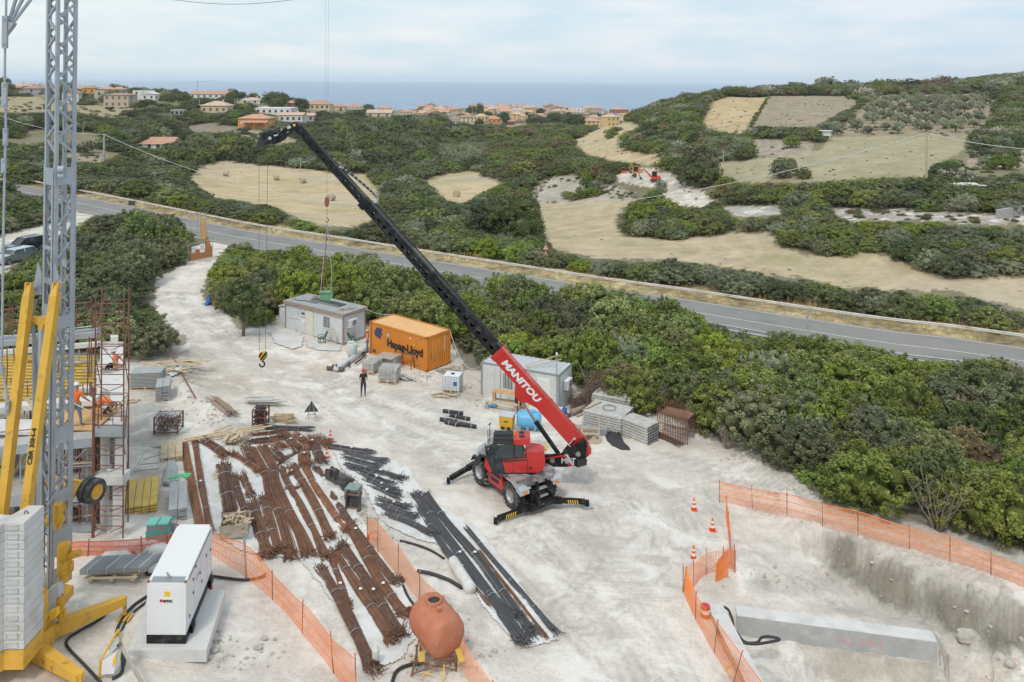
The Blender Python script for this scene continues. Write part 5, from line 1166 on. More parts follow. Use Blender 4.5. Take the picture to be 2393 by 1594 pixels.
mat('green_plastic',(.13,.30,.16),.5,var=.12,dirt=(.3,.33,.27),dscale=5,dlo=.55,dhi=.75);mat('sling',(.36,.38,.34),.8,var=.1)
mb=MB();slab(mb,[(745,682),(768,686),(768,703),(747,700)],43.9,.35);slab(mb,[(768,686),(776,680),(776,697),(768,703)],43.92,.3);mb.build('box_body','green_plastic',gb,bx_)
mb=MB();mb.box(D(760,682,44.05),(.62,.42,.05));mb.build('box_lid','green_plastic',gb,bx_)
for(x,y)in((749,683),(772,682),(755,680)):mb=MB();mb.tube([D(764,520,44),D(x+4,640,44),D(x,y,44)],.022,6);mb.build('sling','sling' if x!=755 else 'rust_red',gb,bx_)
mat('concrete',(.42,.41,.385),.9,var=.14,vscale=.8,bump=.3,bscale=12,dirt=(.30,.28,.26),dscale=.9,dlo=.5,dhi=.7)
mat('concrete_pale',(.60,.585,.56),.9,var=.10,vscale=.9,bump=.25,bscale=10,dirt=(.45,.43,.40),dscale=1.2,dlo=.52,dhi=.75)
mat('scaffold_rust',(.20,.08,.055),.8,.1,var=.3,vscale=4,dirt=(.32,.20,.15),dscale=5,dlo=.55,dhi=.7)
mat('rust',(.235,.115,.066),.9,var=.35,vscale=5,dirt=(.14,.075,.052),dscale=2.5,dlo=.45,dhi=.65)
mat('plywood',(.58,.34,.13),.7,var=.15,vscale=2,stretch=(8,1,1),dirt=(.38,.26,.17),dscale=1.5,dlo=.5,dhi=.7)
mat('timber',(.52,.41,.27),.8,var=.2,vscale=3)
mat('timber_grey',(.38,.33,.27),.85,var=.25,vscale=3)
mat('formwork_yellow',(.66,.45,.09),.6,var=.15,vscale=2,dirt=(.4,.32,.2),dscale=4,dlo=.52,dhi=.7)
mat('steel_form',(.36,.39,.42),.5,.4,var=.15,vscale=1.5,dirt=(.30,.27,.24),dscale=2,dlo=.55,dhi=.75)
mat('dark_steel',(.09,.09,.10),.6,.4,var=.3)
bo=P(150,1262,.8);bld=empty('concrete_building',bo,label='unfinished concrete building with yellow formwork beams and open floors behind the crane mast',cat='building')
def bpt(mb,n,m,lab=None):
 o=mb.build(n,m,bld,bo)
 if lab:o['label']=lab
 return o
def X_(px,Y):return(px-CX)/F*Y
def Z_(py,Y):return 20-(py-181.5)/F*Y
Yf=33.0
def wpx(mb,px0,px1,Y0,Y1,z0,z1):
 return mb.prism([(X_(px0,Y0),Y0),(X_(px1,Y0),Y0),(X_(px1,Y1),Y1),(X_(px0,Y1),Y1)],z0,z1)
mb=MB();wpx(mb,-260,222,Yf+.1,42,gz(-17,33)-.6,Z_(1250,Yf));bpt(mb,'ground_slab','concrete')
mb=MB();mb.bb((X_(-260,Yf),Yf+2.6,Z_(1250,Yf)),(X_(222,Yf),Yf+3.0,Z_(1040,Yf)));bpt(mb,'rear_wall','concrete')
for x0,x1,Y in((148,165,Yf+.35),(196,222,Yf+.35),(20,40,Yf+.4),(86,104,Yf+.4)):
 mb=MB();mb.bb((X_(x0,Y),Y,Z_(1250,Yf)),(X_(x1,Y),Y+.4,Z_(1035,Yf)));bpt(mb,'column','concrete_pale' if x0==148 else 'concrete')
for(y0l,y0r,h,m,dY,th)in((1037,1006,17,'concrete_pale',0,.5),(1056,1024,20,'steel_form',-.06,.12),(1146,1124,22,'concrete',.05,1.6),(1168,1146,24,'steel_form',-.02,.15),(1236,1226,16,'steel_form',-.02,.15),(960,935,12,'concrete_pale',1.9,.6)):
 Y=Yf+dY-.6;mb=MB();a0,a1=X_(-250,Y),X_(222,Y);l=[Vector((a0,Y,Z_(y0l+16+h,Y))),Vector((a1,Y,Z_(y0r+h,Y))),Vector((a1,Y,Z_(y0r,Y))),Vector((a0,Y,Z_(y0l+16,Y)))]
 mb.add(l+[v+Vector((0,th,0))for v in l],[(0,1,2,3),(4,7,6,5),(0,4,5,1),(1,5,6,2),(2,6,7,3),(3,7,4,0)]);bpt(mb,'edge_beam',m)
zd=5.62
mb=MB();mb.bb((X_(95,32.4),32.35,zd-.03),(X_(226,32.4),34.6,zd));bpt(mb,'plywood_deck','plywood')
mb=MB();mb.bb((X_(-250,33),32.4,zd-.25),(X_(95,33),33.6,zd-.12));bpt(mb,'floor_slab','concrete_pale')
rg=random.Random(11)
for i in range(16):
 Y=34.9+i*.42;xl=X_(-220,Y);xr=X_(228+(i%3),Y);z=zd-.1
 mb=MB();mb.bb((xl,Y-.04,z-.20),(xr,Y+.04,z-.16));mb.bb((xl,Y-.015,z-.16),(xr,Y+.015,z-.04));mb.bb((xl,Y-.04,z-.04),(xr,Y+.04,z));bpt(mb,'deck_beam','formwork_yellow')
for px in(-150,-40,60,175):mb=MB();wpx(mb,px,px+4,34.7,41.6,zd-.42,zd-.31);bpt(mb,'cross_beam','formwork_yellow')
for i in range(10):
 px=-200+i*46;Y=35.5+(i%3)*1.6;mb=MB();mb.cyl((X_(px,Y),Y,1.4),(X_(px,Y),Y,zd-.32),.04,n=8);mb.box((X_(px,Y),Y,1.4),(.16,.16,.02));bpt(mb,'prop','scaffold_rust')
for(ya,yb,h,Y,m)in((806,776,12,42.2,'steel_form'),(796,768,8,42.6,'steel_form'),(826,800,10,41.9,'concrete_pale')):
 mb=MB();a0,a1=X_(-220,Y),X_(232,Y);l=[Vector((a0,Y,Z_(ya+h+16,Y))),Vector((a1,Y,Z_(yb+h,Y))),Vector((a1,Y,Z_(yb,Y))),Vector((a0,Y,Z_(ya+16,Y)))]
 mb.add(l+[v+Vector((0,.3,0))for v in l],[(0,1,2,3),(4,7,6,5),(0,4,5,1),(1,5,6,2),(2,6,7,3),(3,7,4,0)]);bpt(mb,'edge_beam',m)
mb=MB();wpx(mb,240,262,32.6,42.5,.6,zd-.14);bpt(mb,'gable_wall','concrete')
for(Y0,Y1,x0,x1,dz)in((39.6,43.2,238,294,.0),(36.6,39.4,238,292,-.05),(34.9,36.5,262,293,.02),(33.6,34.8,240,268,-.06),(32.3,34.8,270,294,-.05),(32.3,33.5,234,268,-.1)):
 mb=MB();wpx(mb,x0,x1,Y0,Y1,zd-.12+dz,zd+dz);bpt(mb,'insulation_panel','concrete_pale')
mb=MB();wpx(mb,262,280,42.4,42.8,zd,zd+.5);bpt(mb,'pier','concrete_pale')
mb=MB();mb.bb((X_(268,32.2),32.25,Z_(1236,32.2)),(X_(294,32.2),32.33,Z_(1118,32.2)));bpt(mb,'facing_board','concrete_pale')
mb=MB();mb.bb((X_(268,32.3),32.5,Z_(1100,32.3)),(X_(294,32.3),32.58,Z_(1030,32.3)));bpt(mb,'facing_board','concrete_pale')
mb=MB();mb.bb((X_(225,32.0),31.95,Z_(1132,32)),(X_(294,32.0),32.6,Z_(1112,32)));bpt(mb,'landing','concrete_pale')
mb=MB();mb.bb((X_(228,32.1),32.0,Z_(1020,32)),(X_(294,32.1),32.2,Z_(996,32)));bpt(mb,'edge_beam','steel_form')
for k,(px,Y,z0,z1)in enumerate([(176,33.4,.9,5.3),(181,33.4,.9,5.3),(186,33.5,.9,5.3),(190,33.4,.9,5.3),(194,33.5,.9,5.3),(165,36,zd,7.3),(170,36,zd,7.2),(208,35.6,zd,7.9),(212,38,zd,7.6),(217,38,zd,7.5),(155,34.6,zd,6.4),(186,34.7,zd,6.5),(198,34.7,zd,6.6),(214,35,zd,6.6),(236,33.2,.9,5.3),(242,33.2,.9,5.3),(249,33.1,.9,5.4),(30,34.5,zd,6.9),(68,35,zd,6.6),(20,37,zd,7.4),(36,37,zd,7.4)]):
 mb=MB();x=X_(px,Y);mb.tube([(x,Y,z0),(x+.03,Y,(z0+z1)/2),(x,Y,z1)],.028,5);bpt(mb,'starter_bar','rust')
for k in range(5):mb=MB();z=1.8+k*.7;mb.bb((X_(174,33.3),33.3,z),(X_(197,33.3),33.55,z+.03));bpt(mb,'stirrup','rust')
mb=MB();mb.box((X_(205,36.3),36.3,zd+.12),(.5,.4,.2));bpt(mb,'polystyrene_block','concrete_pale')
for(a,b)in(((60,930),(122,1000)),((10,915),(60,1060)),((112,1090),(92,1040)),((28,1120),(60,1060))):mb=MB();mb.bar(D(*a,33.6),D(*b,33.0),.16,.04);bpt(mb,'loose_board','timber')
rg=random.Random(40)
for k in range(26):
 px=rg.uniform(-60,215);y=rg.uniform(1060,1235);Y=Yf+rg.uniform(.2,2.2);a=D(px,y,Y);l=rg.uniform(.5,1.8);d=rg.choice([(1,.05,.02),(.2,0,1),(.6,.1,.55),(1,.1,-.03)]);v=Vector(d).normalized()*l
 mb=MB();mb.bar(a,a+v,rg.choice([.05,.12,.2]),.05);bpt(mb,'loose_board',rg.choice(['timber','steel_form','concrete_pale','rust','timber_grey']))
for k in range(30):
 px=rg.choice([rg.uniform(-40,78),rg.uniform(146,220)]);y=rg.choice([1062,1085,1108,1176,1205,1228])+rg.uniform(-8,8);Y=Yf-.5+rg.uniform(0,.9);mb=MB();mb.bar(D(px-rg.uniform(15,45),y+4,Y),D(px+rg.uniform(10,40)if px<100 else min(px+30,221),y,Y),rg.choice([.035,.05,.10]),.04);bpt(mb,'form_rail',rg.choice(['steel_form','scaffold_rust','galvanised','timber','concrete_pale']))
for px in(-30,12,48,74,150,168,186,204):
 mb=MB();mb.cyl(D(px,1248,Yf-.35),D(px,1045 if px>100 else 1060,Yf-.35),.028,n=6);bpt(mb,'prop','scaffold_rust' if px%4 else 'galvanised')
for k in range(14):
 px=rg.uniform(-80,230);Y=34.7+rg.random()*6.5;a=Vector((X_(px,Y),Y,zd));mb=MB();mb.bar(a,a+Vector((0,0,rg.uniform(.4,1.1))),.05);mb.bar(a+Vector((-.4,0,.05)),a+Vector((rg.uniform(.3,1.0),rg.uniform(-.1,.2),.06)),.10,.05);bpt(mb,'loose_board',rg.choice(['timber','rust','steel_form']))
def scaffold(name,label,frames,z0,z1,step,m='scaffold_rust',braces=True,rails=()):
 """frames: list of (Xa, Xb, Y) ladders"""
 o0=Vector((frames[0][0],frames[0][2],z0));rt=empty(name,o0,label=label,cat='scaffold')
 for(xa,xb,Y)in frames:
  for x in(xa,xb):mb=MB();mb.cyl((x,Y,z0),(x+(x-(xa+xb)/2)*-.02,Y,z1),.03,n=8);mb.build('upright',m,rt,o0)
  z=z0+.5;k=0 if Y<33 else 1;step=step if Y<33 else step*2.4
  while z<z1:
   mb=MB();mb.cyl((xa,Y,z),(xb,Y,z),.019,n=6)
   if k%2==0:mb.cyl((xa,Y,z-.02),(xa+(xb-xa)*.45,Y,z-step*.6),.018,n=5);mb.cyl((xb,Y,z-.02),(xb-(xb-xa)*.45,Y,z-step*.6),.018,n=5)
   mb.build('rung',m,rt,o0);z+=step;k+=1
 if braces:
  for(A,B)in zip(frames[:-1],frames[1:]):
   for x in(0,1):
    z=z0+.3;k=0
    while z+1.7<z1:
     a=Vector((A[x],A[2],z));b=Vector((B[x],B[2],z+1.7))if k%2==0 else Vector((B[x],B[2],z));a=a if k%2==0 else Vector((A[x],A[2],z+1.7))
     mb=MB();mb.cyl(a,b,.02,n=6);mb.build('brace',m,rt,o0);z+=1.8;k+=1
 for(a,b,r,mm)in rails:mb=MB();mb.cyl(a,b,r,n=6);mb.build('guard_rail',mm,rt,o0)
 return rt
zg=gz(-16.3,32.3)-.05
scaffold('scaffold_tower','tall rust red scaffold tower at the right corner of the concrete building',[(X_(226,32.1),X_(294,32.1),32.1),(X_(241,33.3),X_(299,33.3)+.12,33.3)],zg,Z_(688,32.1),.41)
R_=[]
for(y,m)in((648,0),(682,0),(694,1),(718,0),(730,1),(772,0)):
 pass
fr=[(X_(180,42.8),X_(216,42.8),42.8)]
rails=[]
for(xa,ya,xb,yb,Y,m)in((150,712,215,706,42.8,'scaffold_rust'),(150,754,232,744,42.8,'scaffold_rust'),(150,770,215,762,42.8,'galvanised'),(150,780,230,772,42.8,'scaffold_rust'),(150,752,215,708,42.9,'scaffold_rust'),(-60,728,84,718,42.8,'scaffold_rust'),(-60,756,84,750,42.8,'scaffold_rust'),(-60,765,84,758,42.8,'scaffold_rust'),(-60,790,84,780,42.8,'galvanised'),(0,742,30,725,42.9,'scaffold_rust')):rails.append((D(xa,ya,Y),D(xb,yb,Y),.03,m))
scaffold('scaffold_railing','rust red scaffold uprights and rails along the far edge of the building deck',[(X_(26,42.8),X_(33,42.8),42.8),(X_(169,42.8),X_(182,42.8),42.8),(X_(215,42.8),X_(216,42.8)+.05,42.9)],5.2,Z_(712,42.8),3.0,braces=False,rails=rails)
rails=[]
for(xa,ya,xb,yb,Y,m,r)in((0,1010,222,990,32.0,'scaffold_rust',.02),(60,1105,222,1090,32.0,'scaffold_rust',.02),(60,1080,222,1062,32.0,'scaffold_rust',.02),(147,1128,222,1112,32.0,'scaffold_rust',.02),(150,1172,222,1204,32.1,'scaffold_rust',.022),(60,1225,222,1200,32.0,'scaffold_rust',.02),(150,930,222,968,32.2,'galvanised',.022),(150,1100,200,1050,32.2,'galvanised',.02),(0,905,90,895,33,'timber',.03),(0,1222,60,1210,32,'scaffold_rust',.02)):rails.append((D(xa,ya,Y),D(xb,yb,Y),r,m))
scaffold('scaffold_pole_frame','rust red scaffold poles in front of the open floors of the building',[(X_(222,32.0),X_(225,32.0),32.0)],zg,Z_(905,32),3.0,braces=False,rails=rails)
mb=MB();pts=[D(230,1000,31.9),D(230,948,31.9),D(236,942,31.9),D(278,939,31.9),D(284,944,31.9),D(284,985,31.9)];mb.tube(pts,.024,6);mb.tube([D(230,972,31.9),D(292,962,31.9)],.02,6);o=mb.build('safety_gate','scaffold_rust');tag(o,'rust red tubular guard rail beside the kneeling worker','guard rail')
mat('skin',(.42,.22,.15),.6,var=.05);mat('shirt_orange',(.85,.17,.02),.8,var=.12,vscale=6);mat('shirt_coral',(.72,.20,.09),.8,var=.12,vscale=6);mat('jeans',(.17,.21,.30),.85,var=.15,vscale=8);mat('trousers_black',(.018,.018,.02),.85,var=.15);mat('trousers_navy',(.02,.03,.06),.85,var=.15)
mat('boots',(.16,.12,.09),.8,var=.2);mat('helmet_white',(.70,.70,.69),.35,var=.03);mat('shirt_black',(.02,.02,.022),.85,var=.15);mat('helmet_red',(.55,.05,.03),.4,var=.05);mat('hair',(.03,.022,.018),.8,var=.2);mat('leather',(.36,.22,.12),.8,var=.15);mat('hivis',(.95,.22,.03),.7,var=.08);mat('beard',(.05,.035,.03),.9)
def person(loc,heading,J,mats,label,extras=None,head_dir=None,s=1.0,hand=True):
 """J: joint name -> local position (x right, y forward, z up). One skin over the whole skeleton."""
 rad=dict(pelvis=.155,waist=.135,chest=.165,neck0=.075,neck=.058,head0=.085,head1=.098,head2=.085,shl=.075,shr=.075,ell=.046,elr=.046,wrl=.032,wrr=.032,hal=.036,har=.036,hil=.10,hir=.10,knl=.068,knr=.068,anl=.043,anr=.043,hel=.045,her=.045,tol=.036,tor=.036)
 edges=[('pelvis','waist'),('waist','chest'),('chest','neck0'),('neck0','neck'),('neck','head0'),('head0','head1'),('head1','head2'),('chest','shl'),('chest','shr'),('shl','ell'),('shr','elr'),('ell','wrl'),('elr','wrr'),('wrl','hal'),('wrr','har'),('pelvis','hil'),('pelvis','hir'),('hil','knl'),('hir','knr'),('knl','anl'),('knr','anr'),('anl','tol'),('anr','tor')]
 part={'pelvis':1,'waist':0,'chest':0,'neck0':0,'neck':2,'head0':2,'head1':2,'head2':2,'shl':0,'shr':0,'ell':0,'elr':0,'wrl':2,'wrr':2,'hal':2,'har':2,'hil':1,'hir':1,'knl':1,'knr':1,'anl':1,'anr':1,'tol':3,'tor':3}
 names=list(dict.fromkeys([a for e in edges for a in e]));idx={n:i for i,n in enumerate(names)}
 me=bpy.data.meshes.new('body');me.from_pydata([tuple(Vector(J[n])*s)for n in names],[(idx[a],idx[b])for a,b in edges],[])
 o=bpy.data.objects.new('body',me);COL.objects.link(o)
 m=o.modifiers.new('skin','SKIN');m.use_smooth_shade=True
 for i,n in enumerate(names):
  d=me.skin_vertices[0].data[i];d.radius=(rad[n]*s,rad[n]*s*(.72 if n in('pelvis','waist','chest')else 1));d.use_root=(n=='pelvis')
 sb=o.modifiers.new('sub','SUBSURF');sb.levels=2;sb.render_levels=2
 dg=bpy.context.evaluated_depsgraph_get();dg.update();nm=bpy.data.meshes.new_from_object(o.evaluated_get(dg));bpy.data.objects.remove(o);bpy.data.meshes.remove(me)
 for q in mats:nm.materials.append(MATS[q])
 segs=[(Vector(J[a])*s,Vector(J[b])*s,a,b)for a,b in edges]
 for p in nm.polygons:
  c=p.center;best=1e9;bi=0
  for(a,b,na,nb)in segs:
   d=b-a;t=max(0,min(1,(c-a).dot(d)/max(d.length_squared,1e-9)));dist=(c-a-d*t).length-.5*(rad[na]*(1-t)+rad[nb]*t)
   if dist<best:
    best=dist;n=nb
    if nb in('ell','elr'):pi=0 if t<.55 else 2
    elif nb in('wrl','wrr','hal','har'):pi=2
    elif na=='pelvis' and nb=='waist':pi=1 if t<.35 else 0
    elif nb in('tol','tor'):pi=3
    elif nb in('anl','anr'):pi=1 if t<.88 else 3
    elif nb=='neck':pi=2
    elif nb=='neck0':pi=0
    else:pi=part[nb]
    bi=pi
  p.material_index=bi;p.use_smooth=True
 rt=empty('person',loc,heading,label=label,cat='person')
 ob=bpy.data.objects.new('body',nm);COL.objects.link(ob);set_parent(ob,rt)
 mb=MB();mb.use(mats[2])
 for w,h,e in(('wrl','hal','ell'),('wrr','har','elr')):
  H=Vector(J[h])*s;d=(H-Vector(J[w])*s).normalized();sd=d.cross(Vector((0,0,1)));sd=sd.normalized()if sd.length>.1 else Vector((1,0,0));dn=d.cross(sd).normalized()
  for k in range(4):
   b=H+sd*(k-1.5)*.02;l=(.055,.065,.06,.045)[k];mb.tube([b,b+d*l*.6,b+d*l-dn*-.02],[.010,.009,.007],6)
  b=H-d*.03+sd*.032;mb.tube([b,b+sd*.025+d*.025,b+sd*.03+d*.05],[.012,.010,.008],6)
 H1=Vector(J['head1'])*s;fd=Vector(head_dir or(0,1,0)).normalized();rt_=fd.cross(Vector((0,0,1))).normalized();up=rt_.cross(fd)
 mb.taper(H1+fd*.085+up*.005,H1+fd*.118-up*.03,.02,.012,.034,.03,up=up)
 for q in(-1,1):mb.blob(H1+rt_*q*.095-up*.01,(.014,.022,.032),8,5)
 mb.use('hair');mb.add([H1+fd*.1-up*.055+rt_*.025,H1+fd*.1-up*.055-rt_*.025,H1+fd*.098-up*.064-rt_*.02,H1+fd*.098-up*.064+rt_*.02],[(0,1,2,3)])
 for q in(-1,1):mb.blob(H1+fd*.092+rt_*q*.035+up*.018,(.012,.012,.009),6,4)
 mb.build('face_and_fingers',None,rt,smooth=True)
 if extras:extras(rt,J,s,H1,fd,rt_,up)
 return rt
def helmet(m):
 def f(rt,J,s,H1,fd,r_,up):
  mb=MB();c=H1+up*.045;q=up.to_track_quat('Z','Y').to_matrix()
  mb.lathe([(.135,0),(.128,.03),(.118,.07),(.085,.115),(.04,.135),(.001,.138)],18,c,up);mb.add([c+fd*.10+r_*.09,c+fd*.19+r_*.05-up*.01,c+fd*.19-r_*.05-up*.01,c+fd*.10-r_*.09,c+fd*.10+r_*.09+up*.012,c+fd*.19+r_*.05,c+fd*.19-r_*.05,c+fd*.10-r_*.09+up*.012],[(0,1,2,3),(4,7,6,5),(1,5,6,2),(0,4,5,1),(2,6,7,3)])
  mb.build('helmet',m,rt,smooth=True)
 return f
ST=dict(pelvis=(0,0,.98),waist=(0,.01,1.12),chest=(0,0,1.34),neck0=(0,-.01,1.48),neck=(0,0,1.54),head0=(0,.02,1.60),head1=(0,.02,1.66),head2=(0,.01,1.71),shl=(-.19,0,1.43),shr=(.19,0,1.43),ell=(-.27,-.03,1.15),elr=(.27,-.03,1.15),wrl=(-.26,.10,.93),wrr=(.26,.10,.93),hal=(-.25,.14,.86),har=(.25,.14,.86),hil=(-.09,0,.93),hir=(.09,0,.93),knl=(-.12,.03,.50),knr=(.12,.03,.50),anl=(-.13,0,.09),anr=(.13,0,.09),tol=(-.16,.17,.035),tor=(.16,.17,.035))
def both(*fs):
 def f(*a):
  for g in fs:g(*a)
 return f
def belt(rt,J,s,H1,fd,r_,up):
 p=Vector(J['pelvis'])*s;mb=MB();mb.lathe([(.165,.03),(.17,.06),(.165,.09)],16,p,(0,0,1),caps=False);mb.xf(Matrix.Translation(p)@Matrix.Scale(.74,4,(0,1,0))@Matrix.Translation(-p));mb.build('tool_belt','leather',rt)
 mb=MB();mb.bb((p.x-.13,p.y-.17,p.z-.16),(p.x+.07,p.y-.11,p.z+.05));mb.bb((p.x+.15,p.y-.06,p.z-.14),(p.x+.2,p.y+.08,p.z+.05));mb.build('tool_pouch','leather',rt)
q=P(176,998,zd);J=dict(ST);J.update(anl=(-.24,0,.09),anr=(.22,.06,.09),knl=(-.17,.05,.5),knr=(.17,.05,.5),tol=(-.29,.16,.035),tor=(.27,.22,.035),elr=(.33,.05,1.2),wrr=(.38,.24,1.02),har=(.40,.31,.97),ell=(-.30,-.02,1.17),wrl=(-.30,.14,.96),hal=(-.29,.2,.9),head1=(0,.05,1.655),head2=(0,.05,1.70))
person((q.x,q.y,zd),R(0),J,['shirt_orange','jeans','skin','boots'],'worker in white helmet, orange shirt and grey jeans standing on the plywood deck',both(helmet('helmet_white'),belt),(0,1,-.2))
q=P(248,972,zd-.1);J=dict(pelvis=(.25,0,.52),waist=(.12,0,.64),chest=(-.12,.02,.74),neck0=(-.28,.05,.70),neck=(-.34,.06,.66),head0=(-.39,.07,.61),head1=(-.43,.08,.57),head2=(-.46,.09,.54),shl=(-.16,.22,.70),shr=(-.16,-.16,.70),ell=(-.30,.28,.45),elr=(-.36,-.20,.48),wrl=(-.45,.22,.25),wrr=(-.52,-.12,.27),hal=(-.50,.20,.18),har=(-.57,-.09,.20),hil=(.24,.12,.46),hir=(.24,-.1,.46),knl=(-.04,.18,.30),knr=(-.06,-.16,.22),anl=(.20,.16,.07),anr=(.34,-.16,.10),tol=(.02,.18,.035),tor=(.24,-.18,.03))
person((q.x,q.y,zd-.12),0,J,['shirt_orange','trousers_navy','skin','boots'],'crouching worker in orange shirt and dark trousers bent over the edge of the building',belt,(-.6,0,-.8))
q=P(272,862,zd);J=dict(pelvis=(0,0,.14),waist=(-.03,0,.28),chest=(-.07,0,.50),neck0=(-.10,0,.64),neck=(-.11,0,.70),head0=(-.13,0,.76),head1=(-.14,0,.82),head2=(-.14,0,.87),shl=(-.08,.20,.59),shr=(-.08,-.20,.59),ell=(.10,.27,.38),elr=(.13,-.25,.36),wrl=(.28,.2,.20),wrr=(.33,-.2,.2),hal=(.35,.2,.15),har=(.40,-.18,.15),hil=(-.04,.1,.12),hir=(-.04,-.1,.12),knl=(-.42,.12,.20),knr=(-.42,-.14,.18),anl=(-.47,.12,-.22),anr=(-.50,-.14,-.25),tol=(-.60,.12,-.28),tor=(-.64,-.14,-.31))
person((q.x,q.y,zd+.02),0,J,['shirt_coral','trousers_black','skin','boots'],'sitting worker in coral shirt and white cap on top of the gable wall',both(helmet('helmet_white'),lambda rt,J,s,*a:MB().bb((-.05,-.26,.02),(.16,-.16,.2)).build('tool_pouch','leather',rt)),(-.9,-.3,-.15))
q=hit(849,925)
J=dict(ST);J.update(ell=(-.25,.04,1.16),elr=(.25,.04,1.16),wrl=(-.10,.27,1.05),wrr=(.10,.27,1.05),hal=(-.05,.31,1.05),har=(.05,.31,1.05),anl=(-.11,0,.09),anr=(.13,.03,.09))
def remote(rt,J,s,H1,fd,r_,up):
 mb=MB();mb.bb((-.12,.30,1.02),(.12,.42,1.10));mb.cyl((-.06,.36,1.10),(-.06,.36,1.15),.012,n=6);mb.cyl((.06,.36,1.10),(.06,.36,1.15),.012,n=6);mb.build('remote_control','black_plastic',rt)
 mb=MB();mb.box(H1+fd*.10+up*.02,(.14,.02,.035));mb.build('glasses','black_plastic',rt)
person((q.x,q.y,q.z-.01),R(180)+.1,J,['shirt_black','trousers_navy','skin','boots'],'machine operator in red helmet, black T-shirt and jeans holding a remote control',both(helmet('helmet_red'),remote),(0,1,.05))
q=hit(859,824)
person((q.x,q.y,q.z),R(90),ST,['hivis','jeans','skin','boots'],'worker in orange high visibility jacket and yellow helmet beside the container door',helmet('yellow_paint'),(0,1,0))
mat('cabin_grey',(.60,.62,.63),.55,var=.05,vscale=1,dirt=(.40,.40,.38),dscale=1.2,dlo=.52,dhi=.8)
mat('cabin_light',(.60,.60,.58),.55,var=.04,vscale=1,dirt=(.42,.41,.38),dscale=1.5,dlo=.55,dhi=.8)
mat('frame_grey',(.27,.29,.30),.5,var=.08);mat('white_frame',(.74,.74,.72),.45,var=.03);mat('cream',(.66,.63,.54),.5,var=.05,dirt=(.5,.46,.38),dscale=3,dlo=.58,dhi=.8)
mat('roof_sheet',(.38,.39,.39),.6,.1,var=.15,vscale=1.2,dirt=(.27,.13,.07),dscale=.55,dlo=.56,dhi=.68)
mat('roof_clean',(.50,.515,.52),.5,.1,var=.06,vscale=1)
mat('fascia',(.34,.26,.21),.8,var=.2,vscale=2,dirt=(.22,.13,.09),dscale=2,dlo=.5,dhi=.7)
mat('dark_inside',(.025,.027,.03),.5,var=.1);mat('curtain',(.55,.60,.66),.7,var=.15,vscale=4)
mat('solar',(.03,.032,.04),.3,var=.1);mat('container_orange',(.66,.235,.03),.5,var=.10,vscale=.8,dirt=(.34,.14,.05),dscale=1.6,dlo=.6,dhi=.78)
mat('container_roof',(.74,.42,.17),.55,var=.08,vscale=.8,dirt=(.5,.36,.24),dscale=1.4,dlo=.55,dhi=.8)
mat('container_rust',(.30,.11,.05),.8,var=.3,vscale=4);mat('logo_blue',(.03,.05,.16),.5,var=.03);mat('patch_tan',(.50,.25,.06),.6,var=.1);mat('patch_blue',(.42,.50,.56),.6,var=.08);mat('paper',(.75,.75,.72),.6,var=.04)
mat('mint',(.18,.55,.45),.5,var=.05);mat('plastic_green',(.02,.10,.075),.45,var=.08)
def place(o,FL,FR):
 d=FR-FL;return math.atan2(d.y,d.x),Vector((d.x,d.y,0)).length
def corrugated(mb,p0,ax,up,L_,H_,n,dep,nrm):
 """trapezoid ribs along ax; one sheet with real relief"""
 ax=Vector(ax);up=Vector(up);nrm=Vector(nrm);p0=Vector(p0);w=L_/n;vs=[]
 for i in range(n):
  for f,d in((0,0),(.28,0),(.40,dep),(.86,dep)):vs.append(p0+ax*(w*(i+f))+nrm*d)
 vs.append(p0+ax*L_);k=len(vs)
 mb.add(vs+[v+up*H_ for v in vs],[(i,i+1,k+i+1,k+i)for i in range(k-1)])
